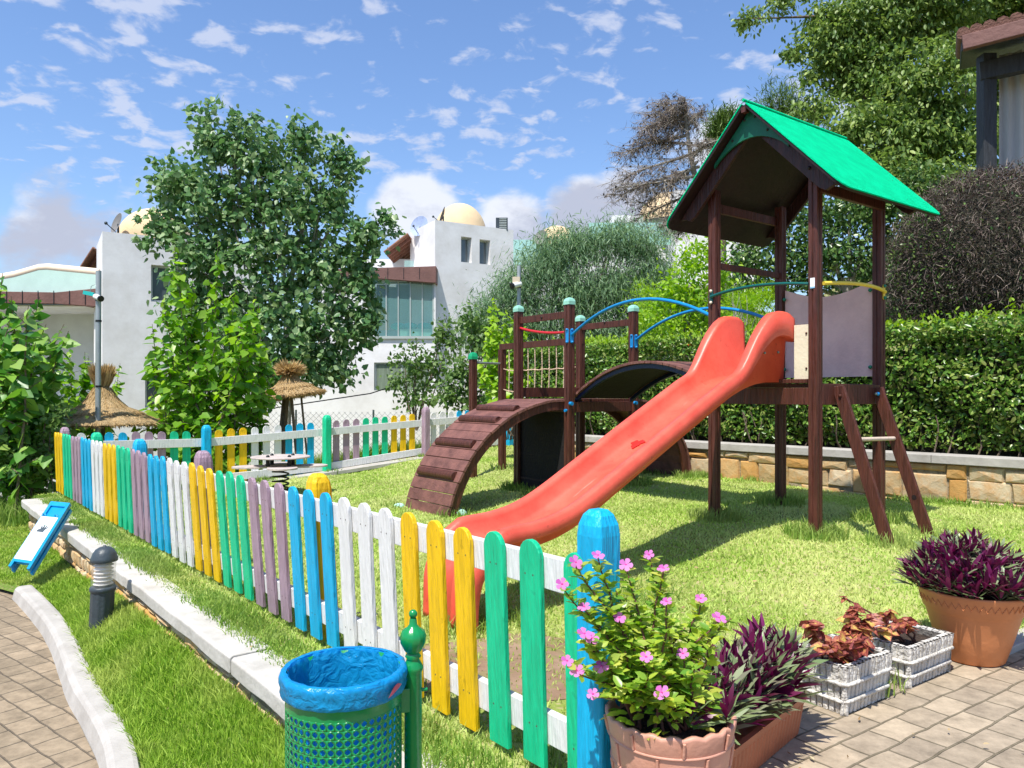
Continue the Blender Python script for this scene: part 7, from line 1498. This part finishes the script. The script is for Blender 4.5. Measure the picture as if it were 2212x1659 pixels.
for x, y in ((1508, 738), (1490, 745), (1602, 735)):
    c = P(x, y, 10.9); C = np.repeat(np.array(c)[None], 6, 0); D = rng.normal(0, 1, (6, 3)); npmesh('red_flower', *leaves(C, D, .05, 'oval'), M['redfl'], hd)
for i in range(56): t = random.uniform(0, LH-.3); q = Vector(w3(t, .58, .70)); mb = MB(); branch(mb, q, q+Vector((random.uniform(-.15, .15), random.uniform(-.1, .1), .45)), .012, .006, 4, .1, 5); mb.obj('stem', M['bark'], hd)
# dry clipped round bush
db = thing('dry_bush', 'big clipped round bush of dry brown twigs behind the hedge at right', 'shrub', (5.9, 9.0, 1.4)); cB = P(2165, 600, 9.6); rB = Vector((1.40, 1.2, 1.40))
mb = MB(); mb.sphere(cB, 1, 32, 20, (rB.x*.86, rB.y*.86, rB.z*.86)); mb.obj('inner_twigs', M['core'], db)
def ball(n, r0, r1): d = unit(rng.normal(0, 1, (n, 3))); bump_ = 1+.035*np.sin(d[:, 0:1]*9)*np.sin(d[:, 2:3]*8+1); return d, np.array(cB)+d*np.array(rB)*rng.uniform(r0, r1, (n, 1))*bump_
d, C = ball(24000, .88, 1.02); D = rng.normal(0, .8, C.shape)+d*.4; npmesh('twigs', *leaves(C, D, .13*rng.uniform(.4, 1.3, len(C)), 'twig'), M['drytw'], db)
d, C = ball(40000, .84, 1.01); D = rng.normal(0, 1, C.shape); npmesh('dry_leaves', *leaves(C, D, .036, 'oval'), M['dryleaf'], db)
d, C = ball(9000, .9, 1.01); k = (d[:, 2] < -.25) | (rng.random(len(d)) < .12)|(d[:,0]< -.75); C = C[k]; D = rng.normal(0, 1, C.shape); npmesh('green_leaves', *leaves(C, D, .05, 'oval'), M['ficus'], db)
# chain link screen beyond the back fence
cl = thing('chain_link_fence', 'thin chain link fence with black cable in front of the white wall', 'fence', (-3, 19, -1)); mb = MB(); V = []; F = []
y_ = 18.6; x0_, x1_, z0_, z1_ = -7.2, -1.6, -1.2, .95; s = .14; nx = int((x1_-x0_)/s); 
for i in range(-int((z1_-z0_)/s), nx):
    for sg in (1, -1):
        a = x0_+i*s if sg > 0 else x0_+i*s+(z1_-z0_); pts = []
        xa, xb = a, a+sg*(z1_-z0_); ta, tb = 0, 1
        lo, hi = min(xa, xb), max(xa, xb)
        if hi < x0_ or lo > x1_: continue
        f = lambda t: (xa+(xb-xa)*t, z0_+(z1_-z0_)*t)
        ts = sorted([max(0, min(1, (x0_-xa)/(xb-xa))), max(0, min(1, (x1_-xa)/(xb-xa)))]); p, q = f(ts[0]), f(ts[1]); mb.tube([(p[0], y_, p[1]), (q[0], y_, q[1])], .0035, 3, cap=False)
mb.obj('wire_mesh', M['metal'], cl); mb = MB()
for x in (-7.2, -5.3, -3.4, -1.6): mb = MB(); mb.tube([(x, y_+.03, -1.3), (x, y_+.03, 1.0)], .025, 8); mb.obj('post', M['metal'], cl)
MB().tube([P(500, 905, 18.4), P(600, 880, 18.4), P(800, 850, 18.4), P(940, 805, 18.4)], .014, 6).obj('cable', M['black'], cl)
cam.clip_end = 3000
